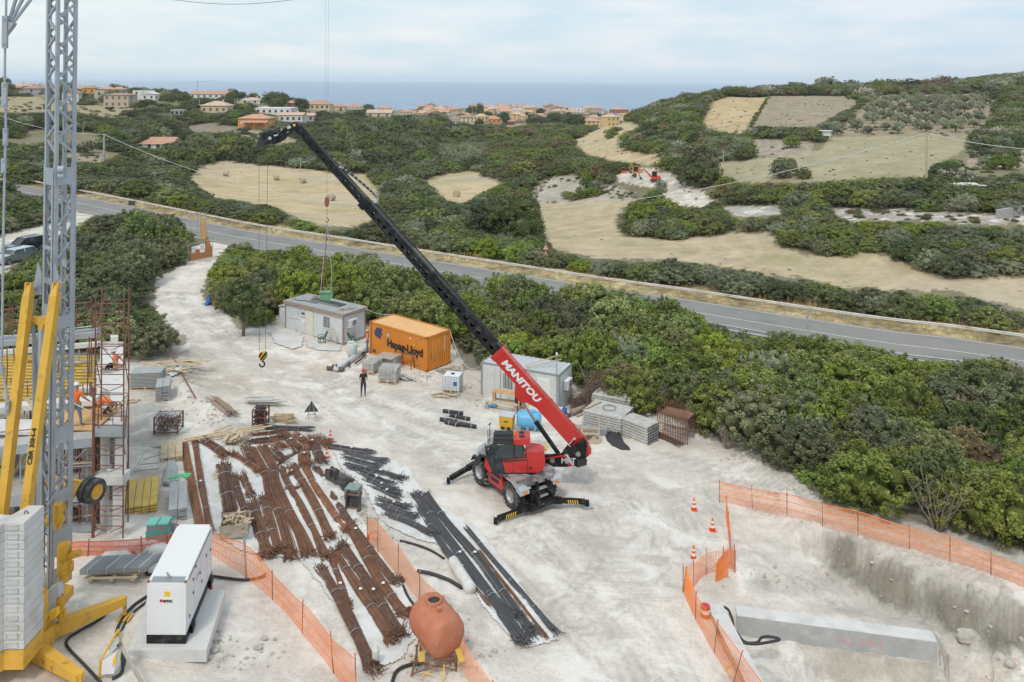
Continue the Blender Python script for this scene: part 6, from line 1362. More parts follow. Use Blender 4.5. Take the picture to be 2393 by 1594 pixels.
def cabin(name,FL,FR,z0,Wd,Hh,label,wallm,roofm,fm,over,feats,roofribs=30):
 ang,Ln=place(None,FL,FR);rt=empty(name,(FL.x,FL.y,z0),ang,label=label,cat='site cabin')
 mb=MB()
 for(a,b,n)in(((.06,0),(Ln-.06,0),6),((.06,Wd),(Ln-.06,Wd),6),((0,.06),(0,Wd-.06),2),((Ln,.06),(Ln,Wd-.06),2)):
  for i in range(n):
   p=Vector((*a,0)).lerp(Vector((*b,0)),i/n);q=Vector((*a,0)).lerp(Vector((*b,0)),(i+1)/n);d=(q-p).normalized();p+=d*.008;q-=d*.008
   mb.bar(p+Vector((0,0,Hh/2+.05)),q+Vector((0,0,Hh/2+.05)),.05,Hh-.14)
 mb.build('wall',wallm,rt)
 for x in(0,Ln):
  for y in(0,Wd):mb=MB();mb.bb((x-.06,y-.06,0),(x+.06,y+.06,Hh));mb.build('corner_post',fm,rt)
 mb=MB();mb.bb((-.04,-.05,-.02),(Ln+.04,Wd+.05,.10));mb.build('base_frame','frame_grey',rt)
 mb=MB();o=over;fh=.16 if o>.1 else.02;mb.bb((-o,-o,Hh-fh),(Ln+o,-o+.06,Hh+.12));mb.bb((-o,Wd+o-.06,Hh-fh),(Ln+o,Wd+o,Hh+.12));mb.bb((-o,-o+.06,Hh-fh),(-o+.06,Wd+o-.06,Hh+.12));mb.bb((Ln+o-.06,-o+.06,Hh-fh),(Ln+o,Wd+o-.06,Hh+.12));mb.build('fascia',fm,rt)
 mb=MB();corrugated(mb,(-o+.02,-o+.06,Hh+.08),(1,0,0),(0,1,0),Ln+2*o-.04,Wd+2*o-.12,roofribs,.045,(0,0,1));mb.build('roof',roofm,rt)
 for f in feats:
  k=f[0]
  if k=='barwin':
   x0,x1,za,zb=f[1:5];w=MB();w.bb((x0,-.045,za),(x1,-.03,zb));wo=w.build('window','dark_inside',rt)
   mb=MB()
   for(a,b,c,d)in((x0-.06,x1+.06,za-.06,za),(x0-.06,x1+.06,zb,zb+.06),(x0-.06,x0,za,zb),(x1,x1+.06,za,zb)):mb.bb((a,-.075,c),(b,-.03,d))
   mb.build('frame','white_frame',wo);n=f[5]
   for i in range(n):mb=MB();x=x0+(x1-x0)*(i+.5)/n;mb.bb((x-.018,-.09,za),(x+.018,-.06,zb));mb.build('bar','white_frame',wo)
  if k=='win':
   x0,x1,za,zb=f[1:5];w=MB();w.bb((x0,-.04,za),(x1,-.03,zb));wo=w.build('window',f[5],rt);mb=MB()
   for(a,b,c,d)in((x0-.07,x1+.07,za-.07,za),(x0-.07,x1+.07,zb,zb+.07),(x0-.07,x0,za,zb),(x1,x1+.07,za,zb),((x0+x1)/2-.02,(x0+x1)/2+.02,za,zb)):mb.bb((a,-.08,c),(b,-.03,d))
   mb.build('frame','cream',wo)
  if k=='door':
   x0,x1,zt_=f[1:4];w=MB();w.bb((x0,-.06,.1),(x1,-.03,zt_));do=w.build('door',f[4],rt);mb=MB();mb.bb((x0+.06,-.10,1.0),(x0+.16,-.06,1.04));mb.build('handle','frame_grey',do)
  if k=='seam':
   for x in f[1:]:mb=MB();mb.bb((x-.03,-.035,.1),(x+.03,-.027,Hh));mb.build('wall_seam','frame_grey',rt)
  if k=='sheet':
   x0,x1,za,zb,m=f[1:6];mb=MB();mb.bb((x0,-.036,za),(x1,-.030,zb));mb.build('notice',m,rt)
 return rt,Ln
def aircon(rt,Ln,y0,z0):
 mb=MB();mb.bb((Ln+.08,y0,z0),(Ln+.38,y0+.85,z0+.6));a=mb.build('air_conditioner','white_frame',rt)
 mb=MB();c=Vector((Ln+.381,y0+.52,z0+.3));mb.lathe([(.24,0),(.25,.012),(.20,.012),(.19,0)],20,c,(1,0,0));mb.lathe([(.06,0),(.05,.015),(.001,.016)],10,c,(1,0,0));mb.build('fan_grille','frame_grey',a)
 mb=MB()
 for i in range(6):mb.bb((Ln+.10,y0-.012,z0+.08+i*.08),(Ln+.34,y0-.002,z0+.12+i*.08))
 mb.build('side_louvre','frame_grey',a);mb=MB()
 for y in(y0+.1,y0+.75):mb.bar((Ln,y,z0-.03),(Ln+.4,y,z0-.03),.04)
 mb.build('bracket','galvanised',a)
z1=-1.5
FL1,FR1=P(668,771,z1),P(802,807,z1)
c1,L1=cabin('site_cabin',FL1,FR1,z1+.02,2.45,2.42,'pale grey site cabin with brown roof edge, solar panels and two windows','cabin_grey','roof_sheet','fascia',.18,[('win',.62,1.42,1.25,2.12,'curtain'),('door',2.5,3.42,2.14,'cream'),('barwin',4.62,5.42,1.08,2.0,5),('sheet',1.58,1.74,1.55,1.75,'mint'),('sheet',1.60,1.72,1.25,1.42,'paper'),('sheet',1.98,2.38,1.68,1.84,'logo_blue'),('sheet',1.98,2.38,1.42,1.48,'patch_tan'),('sheet',2.0,2.36,.98,1.32,'paper')],34)
aircon(c1,L1,.35,1.35)
for i in range(3):
 mb=MB();mb.bb((1.75+i*1.18,.95,2.62),(2.90+i*1.18,1.85,2.67));p=mb.build('solar_panel','solar',c1);p.rotation_euler=(R(-2),0,0)
 mb=MB();mb.bb((1.75+i*1.18,.93,2.615),(2.90+i*1.18,.95,2.675));mb.build('frame','galvanised',p)
mb=MB();mb.tube(smooth_path([(.3,.6,2.56),(1.0,.5,2.57),(1.6,.75,2.56),(2.4,.7,2.57),(3.0,.8,2.57)],5),.03,6);mb.build('roof_hose','black_plastic',c1)
rt=empty('storage_hut',(P(646,765,z1).x,P(646,765,z1).y,z1),c1 .rotation_euler.z,label='small white hut with a door standing at the left end of the grey cabin',cat='hut')
mb=MB();mb.prism([(0,.05),(1.0,.05),(1.0,1.95),(0,1.75)],.3,1.9,'y');mb.build('wall','cabin_light',rt);mb=MB();mb.prism([(-.08,1.76),(1.02,1.98),(1.02,2.04),(-.08,1.82)],.2,2.0,'y');mb.build('roof','roof_clean',rt)
mb=MB();mb.bb((.28,.27,.3),(.82,.30,1.45));w=mb.build('window','curtain',rt);mb=MB();mb.bb((.2,.25,.2),(.27,.3,1.55));mb.bb((.83,.25,.2),(.9,.3,1.55));mb.bb((.2,.25,1.46),(.9,.3,1.55));mb.bb((.53,.25,.3),(.57,.3,1.46));mb.build('frame','white_frame',w)
z2=-2.15
FL2,FR2=P(1126,931,z2),P(1305.5,965.7,z2)
c2,L2=cabin('site_cabin',FL2,FR2,z2+.02,2.35,2.42,'light grey site cabin with ribbed roof and barred window behind the red boom','cabin_light','roof_clean','frame_grey',.03,[('seam',1.45,3.6),('barwin',1.62,2.42,.98,2.05,7),('door',4.2,5.1,2.16,'white_frame'),('barwin',4.3,4.98,1.02,1.98,7),('sheet',3.55,3.8,1.35,1.75,'timber')],15)
aircon(c2,L2,.75,1.3)
mb=MB();mb.cyl((L2-.12,-.10,.2),(L2-.12,-.10,3.9),.035,n=8);mb.build('mast','galvanised',c2);mb=MB();mb.blob((L2-.12,-.10,3.95),(.08,.08,.1),10,6);mb.build('lamp','white_frame',c2)
mb=MB();mb.tube([(.02,.3,2.5),(.5,.7,2.58),(2.2,.9,2.57)],.015,5);mb.build('roof_cable','white_frame',c2)
for i,(a,b)in enumerate((((3.1,.4,2.62),(5.0,1.9,3.15)),((3.3,.2,2.60),(5.3,1.6,3.0)))):mb=MB();mb.bar(a,b,.07,.04);tag(mb.build('roof_board','timber'),('upper' if i==0 else 'lower')+' long timber batten lying across the ribbed cabin roof','board').matrix_world=Matrix.Translation(c2 .location)@Matrix.Rotation(c2 .rotation_euler.z,4,'Z')
z3=-1.5;FL3,FR3=P(866,826,z3),P(997,869,z3);ang,L3=place(None,FL3,FR3)
ct=empty('shipping_container',(FL3 .x,FL3 .y,z3+.03),ang,label='orange corrugated shipping container with the dark blue lettering Hapag-Lloyd',cat='container');W3,H3=2.44,2.52
mb=MB();corrugated(mb,(.12,.0,.14),(1,0,0),(0,0,1),L3-.24,H3-.26,23,.04,(0,1,0));mb.build('side_wall','container_orange',ct)
mb=MB();corrugated(mb,(.12,W3,.14),(1,0,0),(0,0,1),L3-.24,H3-.26,23,-.04,(0,1,0));mb.build('side_wall','container_orange',ct)
mb=MB();corrugated(mb,(L3,.12,.14),(0,1,0),(0,0,1),W3-.24,H3-.26,9,-.04,(1,0,0));mb.build('end_wall','container_orange',ct)
mb=MB();corrugated(mb,(.1,.1,H3-.03),(1,0,0),(0,1,0),L3-.2,W3-.2,24,-.022,(0,0,1));mb.build('roof','container_roof',ct)
for y in(0,W3):
 for z in(.07,H3-.06):mb=MB();mb.bb((.12,y-.035,z-.06),(L3-.12,y+.035,z+.06));mb.build('rail','container_orange',ct)
 for x in(0,L3):mb=MB();mb.bb((x-.07,y-.07,.12),(x+.07,y+.07,H3-.12));mb.build('corner_post','container_orange',ct)
for x in(0,L3):
 for y in(0,W3):
  for z in(.06,H3-.06):mb=MB();mb.box((x,y,z),(.19,.18,.13));mb.build('corner_casting','container_rust',ct)
 for z in(.07,H3-.06):mb=MB();mb.bb((x-.04,.1,z-.06),(x+.04,W3-.1,z+.06));mb.build('rail','container_orange',ct)
for a in(R(150),):
 mb=MB();mb.bb((-.02,0,.12),(.04,1.2,H3-.1));d=mb.build('door','cabin_light',ct);d.location=(-.05,-.03,0);d.rotation_euler=(0,0,R(8))
mb=MB();mb.bb((-.03,1.25,.12),(.03,W3-.05,H3-.1));mb.build('door','container_orange',ct)
mb=MB();text_on(mb,'Hapag-Lloyd',(1.90,-.028,.98),(1,0,0),(0,0,1),.80,.032,width=3.85,depth=.003);mb.build('lettering','black_letter',ct)
lx,lz,k=.42,1.18,.0062
def lg(x,y):return(lx+(x-1312)*.0074,lz+(745-y+(x-1312)*.22)*.0058+.08)
for pts in([(1312,662),(1352,600),(1390,603),(1360,662)],[(1312,662),(1360,662),(1378,728),(1340,720)],[(1362,655),(1392,605),(1438,618),(1402,690)],[(1400,672),(1436,678),(1436,700),(1412,700),(1420,745),(1380,735),(1362,690)]):
 mb=MB();mb.prism([lg(*p)for p in pts],-.034,-.028,'y');mb.build('emblem','logo_blue',ct)
for(x0,x1,za,zb,m)in((1.92,2.18,1.72,1.96,'patch_blue'),(1.45,1.72,1.15,1.5,'patch_tan'),(4.95,5.35,.22,.62,'patch_tan'),(4.38,4.58,2.05,2.14,'paper'),(5.2,5.26,2.22,2.3,'paper')):mb=MB();mb.bb((x0,-.033,za),(x1,-.027,zb));mb.build('patch',m,ct)
mb=MB();mb.prism([(4.78,1.62),(5.0,1.62),(4.89,1.82)],-.034,-.028,'y');mb.build('warning_label','yellow_mark',ct)
for(a,b,c,d)in((.5,.8,.7,1.2),(1.1,1.4,1.0,1.5)):mb=MB();mb.bb((L3+.03,a,c),(L3+.036,b,d));mb.build('patch','patch_tan',ct)
mb=MB();mb.bb((L3+.028,1.85,1.0),(L3+.034,1.93,2.2));mb.build('patch','cabin_light',ct)
def ct_w(x,y,z):return Matrix.Translation(ct.location)@Matrix.Rotation(ang,4,'Z')@Vector((x,y,z))
def c2_w(x,y,z):return Matrix.Translation(c2 .location)@Matrix.Rotation(c2 .rotation_euler.z,4,'Z')@Vector((x,y,z))
def c1_w(x,y,z):return Matrix.Translation(c1 .location)@Matrix.Rotation(c1 .rotation_euler.z,4,'Z')@Vector((x,y,z))
mat('cable_white',(.55,.55,.52),.6,var=.05)
tag(MB().tube(sag(ct_w(L3,W3,H3),c2_w(0,.4,2.5),1.6),.022,5).build('hanging_cable','cable_white'),'pale cable sagging from the orange container to the cabin behind the boom','cable')
tag(MB().tube(sag(c1_w(L1,2.3,2.5),ct_w(.1,W3,H3),.25),.015,5).build('hanging_cable','cable_white'),'thin cable between the brown edged cabin roof and the orange container','cable')
# ---------------- things lying about the site ----------------
mat('sheet_white',(.68,.67,.65),.85,var=.07,vscale=.7,bump=.5,bscale=3,dirt=(.56,.53,.48),dscale=1.1,dlo=.45,dhi=.62)
mat('wrap',(.58,.60,.61),.35,var=.2,vscale=3,bump=.6,bscale=9);mat('paver',(.33,.29,.24),.9,var=.25,vscale=7,dirt=(.55,.53,.48),dscale=3,dlo=.5,dhi=.6)
mat('ibc_white',(.68,.71,.73),.4,var=.04);mat('blue_tank',(.13,.42,.66),.45,var=.06,vscale=2,dirt=(.3,.5,.62),dscale=3,dlo=.6,dhi=.8);mat('terracotta_tank',(.46,.16,.085),.6,var=.08,vscale=3,dirt=(.5,.27,.18),dscale=4,dlo=.55,dhi=.75)
mat('bucket_steel',(.11,.11,.115),.6,.4,var=.3,vscale=3,dirt=(.24,.17,.12),dscale=3,dlo=.5,dhi=.65);mat('coupler_green',(.20,.34,.30),.6,var=.2,dirt=(.25,.19,.13),dscale=6,dlo=.45,dhi=.6)
mat('orange_net',(.90,.26,.05),.6,var=.08);mat('red_net',(.80,.16,.07),.6,var=.08);mat('net_pale',(.86,.42,.24),.7,var=.1)
mat('cone_orange',(.80,.13,.03),.5,var=.06);mat('cone_white',(.78,.78,.76),.5,var=.03)
mat('gen_white',(.74,.74,.735),.4,var=.025,vscale=1,dirt=(.62,.61,.58),dscale=2,dlo=.6,dhi=.85);mat('pipe_black',(.03,.03,.033),.6,var=.2,dirt=(.15,.14,.13),dscale=4,dlo=.6,dhi=.8)
mat('galv_old',(.42,.43,.43),.6,.3,var=.2,vscale=3,dirt=(.32,.29,.26),dscale=3,dlo=.5,dhi=.7);mat('plank_pale',(.50,.49,.46),.8,var=.18,vscale=2,dirt=(.38,.35,.31),dscale=3,dlo=.5,dhi=.7)
mat('rock',(.44,.40,.345),.9,var=.25,vscale=3,bump=.4,bscale=12);mat('teal',(.12,.42,.36),.5,var=.1);mat('soft_blue',(.03,.12,.45),.45,var=.05);mat('rebar_dark',(.11,.115,.125),.65,.35,var=.3,vscale=6,dirt=(.15,.09,.06),dscale=3,dlo=.55,dhi=.7);mat('tie_wire',(.30,.34,.40),.5,.3,var=.1)
mat('rubber_mat',(.035,.035,.038),.7,var=.2)
def G(px,py):return hit(px,py)
def thing(name,px,py,label,cat,rz=0.0,group=None):
 q=G(px,py);return empty(name,q,rz,label=label,cat=cat,group=group),q
def ang(p,q):return math.atan2(q.y-p.y,q.x-p.x)
# --- reinforcement bars
rg0=random.Random(99);RV=['rust','rust',mat('rust_bright',(.30,.135,.07),.9,var=.35,vscale=5,dirt=(.16,.08,.05),dscale=2,dlo=.5,dhi=.7),mat('rust_dark',(.155,.085,.06),.9,var=.35,vscale=5,dirt=(.24,.16,.11),dscale=3,dlo=.55,dhi=.7)]
def bundle(path,w_,n,m,label,group,hook=0.0,flare=.35,r=.014,ties=2,h=None,name='rebar_bundle'):
 w=w_*(.70 if m=='rust' else.86);m=m if m!='rust' else rg0 .choice(RV);rg=random.Random(int(path[0][0]*7+path[0][1]));pts=[G(*p)for p in path];h=h or w*.42
 pp=smooth_path(pts,4)if len(pts)>2 else[pts[0].lerp(pts[1],i/4)for i in range(5)]
 o0=pp[0].copy();rt=empty(name,o0,label=label,cat='steel bars',group=group);mb=MB();k=len(pp)
 for i in range(n):
  a=rg.uniform(-1,1);b=rg.random()**.8*(1-.6*abs(a));e0,e1=rg.uniform(-.35,.25),rg.uniform(-.35,.25);a2=a+rg.uniform(-.16,.16);f0=rg.uniform(-1,1);f1=rg.uniform(-1,1);line=[]
  for j,p in enumerate(pp):
   t=j/(k-1);d=pp[min(j+1,k-1)]-pp[max(j-1,0)];d.z=0;d.normalize();s=Vector((d.y,-d.x,0))
   wd=w*(.5*(.94+.06*math.cos(2*math.pi*t*2))+flare*(max(0,t-.82)*1.6+max(0,.12-t)*1.2))
   off=s*(wd*(a*(1-t)+a2*t)+(f1*max(0,t-.9)*w*1.6 if flare else 0));q=p+off+Vector((0,0,.03+h*b+(.06*rg.random()*(t>.95))))
   if j==0:q-=d*(-e0)
   if j==k-1:q+=d*e1
   line.append(q)
  if hook:
   d=(line[-1]-line[-2]).normalized();u=Vector((rg.uniform(-1,1),rg.uniform(-1,1),rg.uniform(-.1,1.0))).normalized();line.append(line[-1]+d*.05+u*hook*rg.uniform(.7,1.1))
   if rg.random()<.6:d=(line[1]-line[0]).normalized();u=Vector((rg.uniform(-1,1),rg.uniform(-1,1),rg.uniform(0,1.2))).normalized();line.insert(0,line[0]-d*.04+u*hook*rg.uniform(.6,1))
  mb.tube(line,r,4)
 mb.build('bars',m,rt,o0)
 for t in range(ties):
  f=(t+.8)/(ties+.6);j=int(f*(k-1));p=pp[j];d=(pp[min(j+1,k-1)]-p)if j<k-1 else p-pp[j-1];d.z=0;d.normalize();s=Vector((d.y,-d.x,0))*w*.52
  mb=MB();mb.tube(smooth_path([p-s,p-s*.8+Vector((0,0,h*.9)),p+Vector((0,0,h*1.15+.03)),p+s*.8+Vector((0,0,h*.9)),p+s],3),.013,4);mb.build('tie_wire','tie_wire',rt,o0)
 if rg.random()<.45:mb=MB();p=pp[k//2];mb.add([p+Vector((-.06,0,h+.06)),p+Vector((.06,-.02,h+.07)),p+Vector((.06,-.12,h+.05)),p+Vector((-.06,-.1,h+.04))],[(0,1,2,3)]);mb.build('tag','paper',rt,o0)
 return rt
RL='long bundle of rusty brown reinforcement bars tied with wire in the storage yard';RG='rusty bar bundles'
for path,w,n,hk in[([(523,1096),(530,1150),(541,1212)],.95,60,.12),([(547,1120),(566,1180),(590,1225)],.5,36,.16),([(590,1182),(606,1240),(622,1305)],.75,50,.14),([(618,1172),(632,1230),(651,1296)],.62,44,.2),([(588,1056),(620,1112),(631,1160),(655,1215),(681,1308)],.66,46,.2),([(615,1051),(637,1094),(643,1132),(668,1190),(701,1250),(722,1303)],.72,50,.2),([(658,1101),(678,1141),(704,1186),(736,1250),(762,1308)],.5,36,.16),([(685,1098),(713,1141),(745,1201),(772,1262)],.62,42,.2),([(713,1094),(739,1143),(788,1215),(812,1246)],.55,40,.2),([(742,1101),(782,1167),(816,1222),(850,1268),(912,1351),(930,1363)],.55,42,.14),([(820,1236),(874,1338),(915,1400),(948,1442)],.6,42,.18),([(801,1283),(850,1352),(895,1425),(932,1490)],.66,46,.26),([(782,1300),(820,1352),(868,1425),(918,1502)],.6,42,.2),([(751,1336),(785,1390),(811,1439),(840,1500),(872,1574)],.62,44,.18),([(776,1313),(796,1370),(813,1420)],.42,28,.12)]:
 bundle(path,w,int(n*1.25),'rust',RL,RG,hook=hk,r=.018)
SL='short bundle of rusty brown hooked bars in the upper part of the storage yard';SG='short rusty bar bundles'
for path,w,n,hk in[([(549,1067),(580,1088),(610,1110)],.6,40,.2),([(570,1049),(585,1084)],.6,34,.12),([(568,1117),(587,1162)],.6,34,.16),([(594,1019),(658,1012)],.55,34,.12),([(592,1036),(660,1026)],.8,44,.14),([(666,1017),(695,1053)],.75,40,.14),([(692,1019),(716,1040)],.75,38,.14),([(723,1027),(737,1048)],.7,34,.12),([(746,1024),(774,1047)],.85,44,.12),([(632,1056),(662,1082)],.9,46,.16),([(709,1050),(714,1092)],.95,54,.2),([(735,1044),(752,1086)],.75,44,.2),([(690,1098),(676,1112)],.4,24,.14),([(640,1038),(662,1052)],.9,44,.16)]:
 bundle(path,w,n,'rust',SL,SG,hook=hk,ties=1)
bundle([(477,1034),(505,1052),(532,1072)],.85,56,'rust','rusty bar bundle under a yellow sling at the upper left of the yard',None,hook=.2)
bundle([(623,1110),(656,1084),(689,1062)],.28,24,'rust','thin rusty bar bundle lying crosswise over the other bundles',None,hook=.14)
bundle([(613,1001),(728,1007)],.55,40,'dark_steel','dark brown bar bundle lying level at the top of the yard',None,ties=4)
bundle([(678,1145),(704,1140)],.3,22,'rust','small loose heap of rusty hooked bars between two long bundles',None,hook=.16,ties=0)
bundle([(430,1041),(446,1130),(470,1247)],.55,30,'rust','wider of two very long straight rusty bar bundles beside the white sheet',None,flare=.0,r=.02,ties=0)
bundle([(455,1032),(470,1130),(492,1247)],.40,26,'rust','narrower of two very long straight rusty bar bundles beside the white sheet',None,flare=.0,r=.02,ties=3)
DL='bundle of dark grey steel bars with rusty bent ends on a white sheet';DG='dark bar bundles'
for path,w,n,hk in[([(774,1047),(871,1062)],.55,36,.0),([(809,1062),(902,1082)],.5,34,.08),([(812,1075),(883,1094)],.5,34,.1),([(817,1091),(868,1104)],.5,30,.1),([(826,1098),(890,1108),(941,1124)],.6,40,.1),([(847,1108),(914,1136)],.5,34,.12),([(857,1124),(928,1152)],.5,34,.12),([(878,1141),(931,1165)],.5,34,.12),([(892,1172),(950,1191)],.5,34,.12),([(895,1187),(967,1212)],.55,38,.12),([(910,1207),(960,1228),(1009,1252)],.5,36,.1)]:
 bundle(path,w,n,'rebar_dark',DL,DG,hook=hk,r=.017)
for path,w,n,hk,lb in[([(972,1162),(1020,1225),(1075,1300),(1150,1400),(1224,1510)],.52,40,.2,'left one of the long dark grey bar bundles running towards the bottom'),([(996,1161),(1045,1225),(1110,1300),(1175,1390),(1241,1484)],.5,40,.22,'right one of the joined long dark grey bar bundles, tied with yellow cloth'),([(982,1192),(1041,1288),(1120,1370),(1204,1442)],.4,30,.22,'dark grey bar bundle lying under the two longest bundles'),([(1093,1240),(1160,1320),(1230,1400),(1299,1482)],.28,18,.14,'slim dark grey bar bundle at the outer edge of the white sheet')]:bundle(path,w,n,'rebar_dark',lb,None,hook=hk,r=.018,ties=3)
bundle([(1041,1294),(1095,1360),(1151,1424)],.26,18,'rust','slim rusty bar bundle beside the white roll and dark bars',None)
bundle([(1124,1298),(1200,1395),(1276,1492)],.3,22,'rust','slim rusty bar bundle between the long dark bundles and the outer one',None)
# --- white ground sheets
def sheet(poly,step,label,m='sheet_white',lift=.02,name='ground_sheet'):
 w=[G(*p)for p in poly];x0,x1=min(p.x for p in w),max(p.x for p in w);y0,y1=min(p.y for p in w),max(p.y for p in w);nx,ny=int((x1-x0)/step)+2,int((y1-y0)/step)+2
 gx,gy=np.meshgrid(x0+np.arange(nx)*step,y0+np.arange(ny)*step);z=zt(gx,gy)+lift+.035*np.abs(fbm(gx*1.6,gy*1.6,61))+.02
 wp=[(p.x,p.y)for p in w];ins=inpoly(gx+.12*vn(gx*2,gy*2,3),gy+.12*vn(gx*2,gy*2,5),wp);mb=MB();idx={};vs=[];fs=[]
 for j in range(ny-1):
  for i in range(nx-1):
   if ins[j,i]and ins[j+1,i]and ins[j,i+1]and ins[j+1,i+1]:
    f=[]
    for(a,b)in((j,i),(j,i+1),(j+1,i+1),(j+1,i)):
     if(a,b)not in idx:idx[(a,b)]=len(vs);vs.append((gx[a,b],gy[a,b],z[a,b]))
     f.append(idx[(a,b)])
    fs.append(f)
 mb.add(vs,fs);return tag(mb.build(name,m,smooth=True),label,'sheet')
sheet([(462,1028),(545,1035),(700,1045),(770,1062),(820,1170),(880,1270),(965,1400),(985,1480),(935,1545),(870,1570),(800,1440),(700,1310),(600,1300),(560,1290),(500,1250),(478,1130)],.075,'large dusty white sheet on the ground beneath the rusty bar bundles')
sheet([(775,1056),(800,1102),(850,1145),(885,1215),(945,1252),(1030,1275),(1075,1345),(1160,1460),(1230,1520),(1310,1496),(1200,1340),(1120,1235),(1010,1170),(975,1122),(960,1098),(900,1070)],.075,'crumpled white sheet on the ground beneath the dark grey bar bundles')
sheet([(395,866),(412,850),(428,856),(425,876),(402,884),(385,878)],.10,'crumpled pale plastic film lying on boards beside the plank stack','wrap',.1,'plastic_film')
sheet([(626,778),(650,768),(690,772),(714,790),(708,812),(684,820),(640,806)],.2,'round grey concrete patch with a rough edge in front of the cabin','concrete_pale',.05,'concrete_patch')
sheet([(712,792),(760,800),(802,808),(800,822),(745,822),(712,812)],.2,'pale concrete strip along the front of the cabin','concrete_pale',.03,'concrete_patch')
# --- nets
def net(path,hgt,m,label,sp=.085,posts=None,lean=0.0,pm='rust',cat='safety net',tops=None,bands=True,name='safety_net'):
 b=[G(*p)for p in path];t=[D(tx,ty,q.y)for(tx,ty),q in zip(tops,b)]if tops else[q+Vector((lean,0,hgt))for q in b]
 rt=empty(name,b[0],label=label,cat=cat);o0=b[0].copy();bb_=smooth_path(b,6);tt=smooth_path(t,6);rg=random.Random(len(path));mb=MB();L_=[0]
 for i in range(len(bb_)-1):L_.append(L_[-1]+(bb_[i+1]-bb_[i]).length)
 tot=L_[-1];n=max(2,int(tot/sp))
 def at(s,v):
  j=min(max(int(np.searchsorted(L_,s))-1,0),len(bb_)-2);f=(s-L_[j])/max(L_[j+1]-L_[j],1e-6);p=bb_[j].lerp(bb_[j+1],f);q=tt[j].lerp(tt[j+1],f)
  w=math.sin(s*1.7+v*2)*.03+math.sin(s*4.1)*.015;return p.lerp(q,v)+Vector((0,w,-.04*abs(math.sin(s*.9))*v))
 def rib(p,q,wd):
  d=(q-p).normalized();s=d.cross(Vector((0,1,0))).normalized()*wd;mb.add([p-s,p+s,q+s,q-s],[(0,1,2,3)])
 for i in range(n+1):
  s=tot*i/n;pr=at(s,0)
  for v in(.33,.66,1.0):q=at(s,v);rib(pr,q,.008);pr=q
 rows=max(4,int(hgt/sp))
 for r in range(rows+1):
  v=r/rows;pr=at(0,v);th=.022 if bands and r in(rows//3,(2*rows)//3,rows)else.009;k=max(6,int(tot/.35))
  for i in range(1,k+1):q=at(tot*i/k,v);rib(pr,q,th);pr=q
 mb.build('mesh_web',m,rt,o0)
 for i,(p,q)in enumerate(zip(b,t)):
  if posts and i not in posts:continue
  mb=MB();mb.cyl(p-Vector((0,0,.1)),p.lerp(q,1.08),.016,n=6);po=mb.build('post',pm,rt,o0);mb=MB();mb.blob(p.lerp(q,1.09),(.035,.035,.04),8,5);mb.build('cap','red_net',po,o0)
 return rt
net([(1681,1175),(1758,1190),(1839,1207),(1922,1229),(2005,1250),(2125,1284),(2220,1312),(2316,1344),(2440,1392)],1.05,'orange_net','long orange safety net on thin posts along the edge of the excavation',tops=[(1681,1127),(1757,1140),(1839,1155),(1922,1175),(2005,1196),(2125,1231),(2220,1257),(2316,1294),(2440,1340)])
net([(1697,1210),(1702,1250),(1706,1300)],1.0,'orange_net','orange net seen edge on, running from the long net towards the camera')
net([(1716,1330),(1690,1338),(1650,1345),(1620,1372),(1596,1385)],1.0,'orange_net','sagging orange net bunched round the corner above the concrete walls',bands=False)
net([(1718,1338),(1700,1330),(1672,1362),(1700,1348)],.85,'orange_net','crumpled bunch of bright orange net at the corner posts',sp=.05,posts=[0])
net([(1596,1384),(1625,1447),(1668,1527),(1712,1598),(1770,1690)],1.05,'orange_net','orange net leaning over the red and white barrels beside the concrete wall',tops=[(1604,1330),(1627,1388),(1677,1456),(1733,1528),(1800,1620)])
net([(160,1300),(205,1300),(330,1300),(400,1292),(488,1290)],1.0,'red_net','faded red orange net between the crane and the white generator',sp=.07,tops=[(160,1270),(208,1264),(330,1258),(400,1250),(490,1246)])
net([(490,1296),(576,1352),(637,1402),(706,1480),(780,1575),(835,1660)],1.0,'orange_net','orange net with one timber post curving past the generator pad',tops=[(494,1248),(572,1270),(636,1340),(708,1410),(773,1485),(830,1540)])
net([(858,1262),(883,1292),(931,1350),(981,1410),(1040,1470),(1075,1560),(1140,1680)],.95,'net_pale','pale faded orange net down the bank between the bundles and terracotta tank',sp=.06,bands=False,tops=[(858,1212),(883,1218),(931,1278),(981,1342),(1037,1400),(1088,1500),(1150,1600)])
q=G(576,1352);tag(MB().bar(q,q+Vector((-.1,0,1.55)),.09,.07).build('timber_post','timber_grey',None,q),'grey timber post standing in the orange net near the generator','post')
# --- traffic cones
cn=empty('traffic_cone',(0,0,0),label='x',cat='traffic cone',group='traffic cones of the site');MB().box((0,0,.02),(.30,.30,.04)).build('base','cone_orange',cn)
mb=MB();mb.lathe([(.125,.04),(.098,.2),(.082,.30),(.060,.42),(.045,.50),(.028,.60),(.001,.605)],16);b_=mb.build('cone','cone_orange',cn,smooth=True)
for a,b in((.17,.27),(.37,.46)):mb=MB();f=lambda h:.125-(h-.04)*.173+.004;mb.lathe([(f(a),a),(f(b),b)],16,caps=False);mb.build('white_band','cone_white',cn)
cones=[(1622,1192,'small cone beyond the corner of the long orange net'),(1665,1240,'middle cone of three left of the excavation'),(1621,1306,'nearest of the three cones left of the excavation'),(772,1029,'cone behind the dark bar bundles at the road side'),(764,1072,'cone beside the excavator bucket at the end of the bar yard')]
for i,(x,y,lb)in enumerate(cones):
 o=cn if i==0 else copy_tree(cn);o.location=G(x,y);o['label']='orange and white traffic '+lb;o.scale=(1.02,)*3
o=copy_tree(cn);o.location=G(865,1262)+Vector((0,0,.15));o.rotation_euler=(R(75),0,R(50));o['label']='knocked over orange and white cone against the pale net'
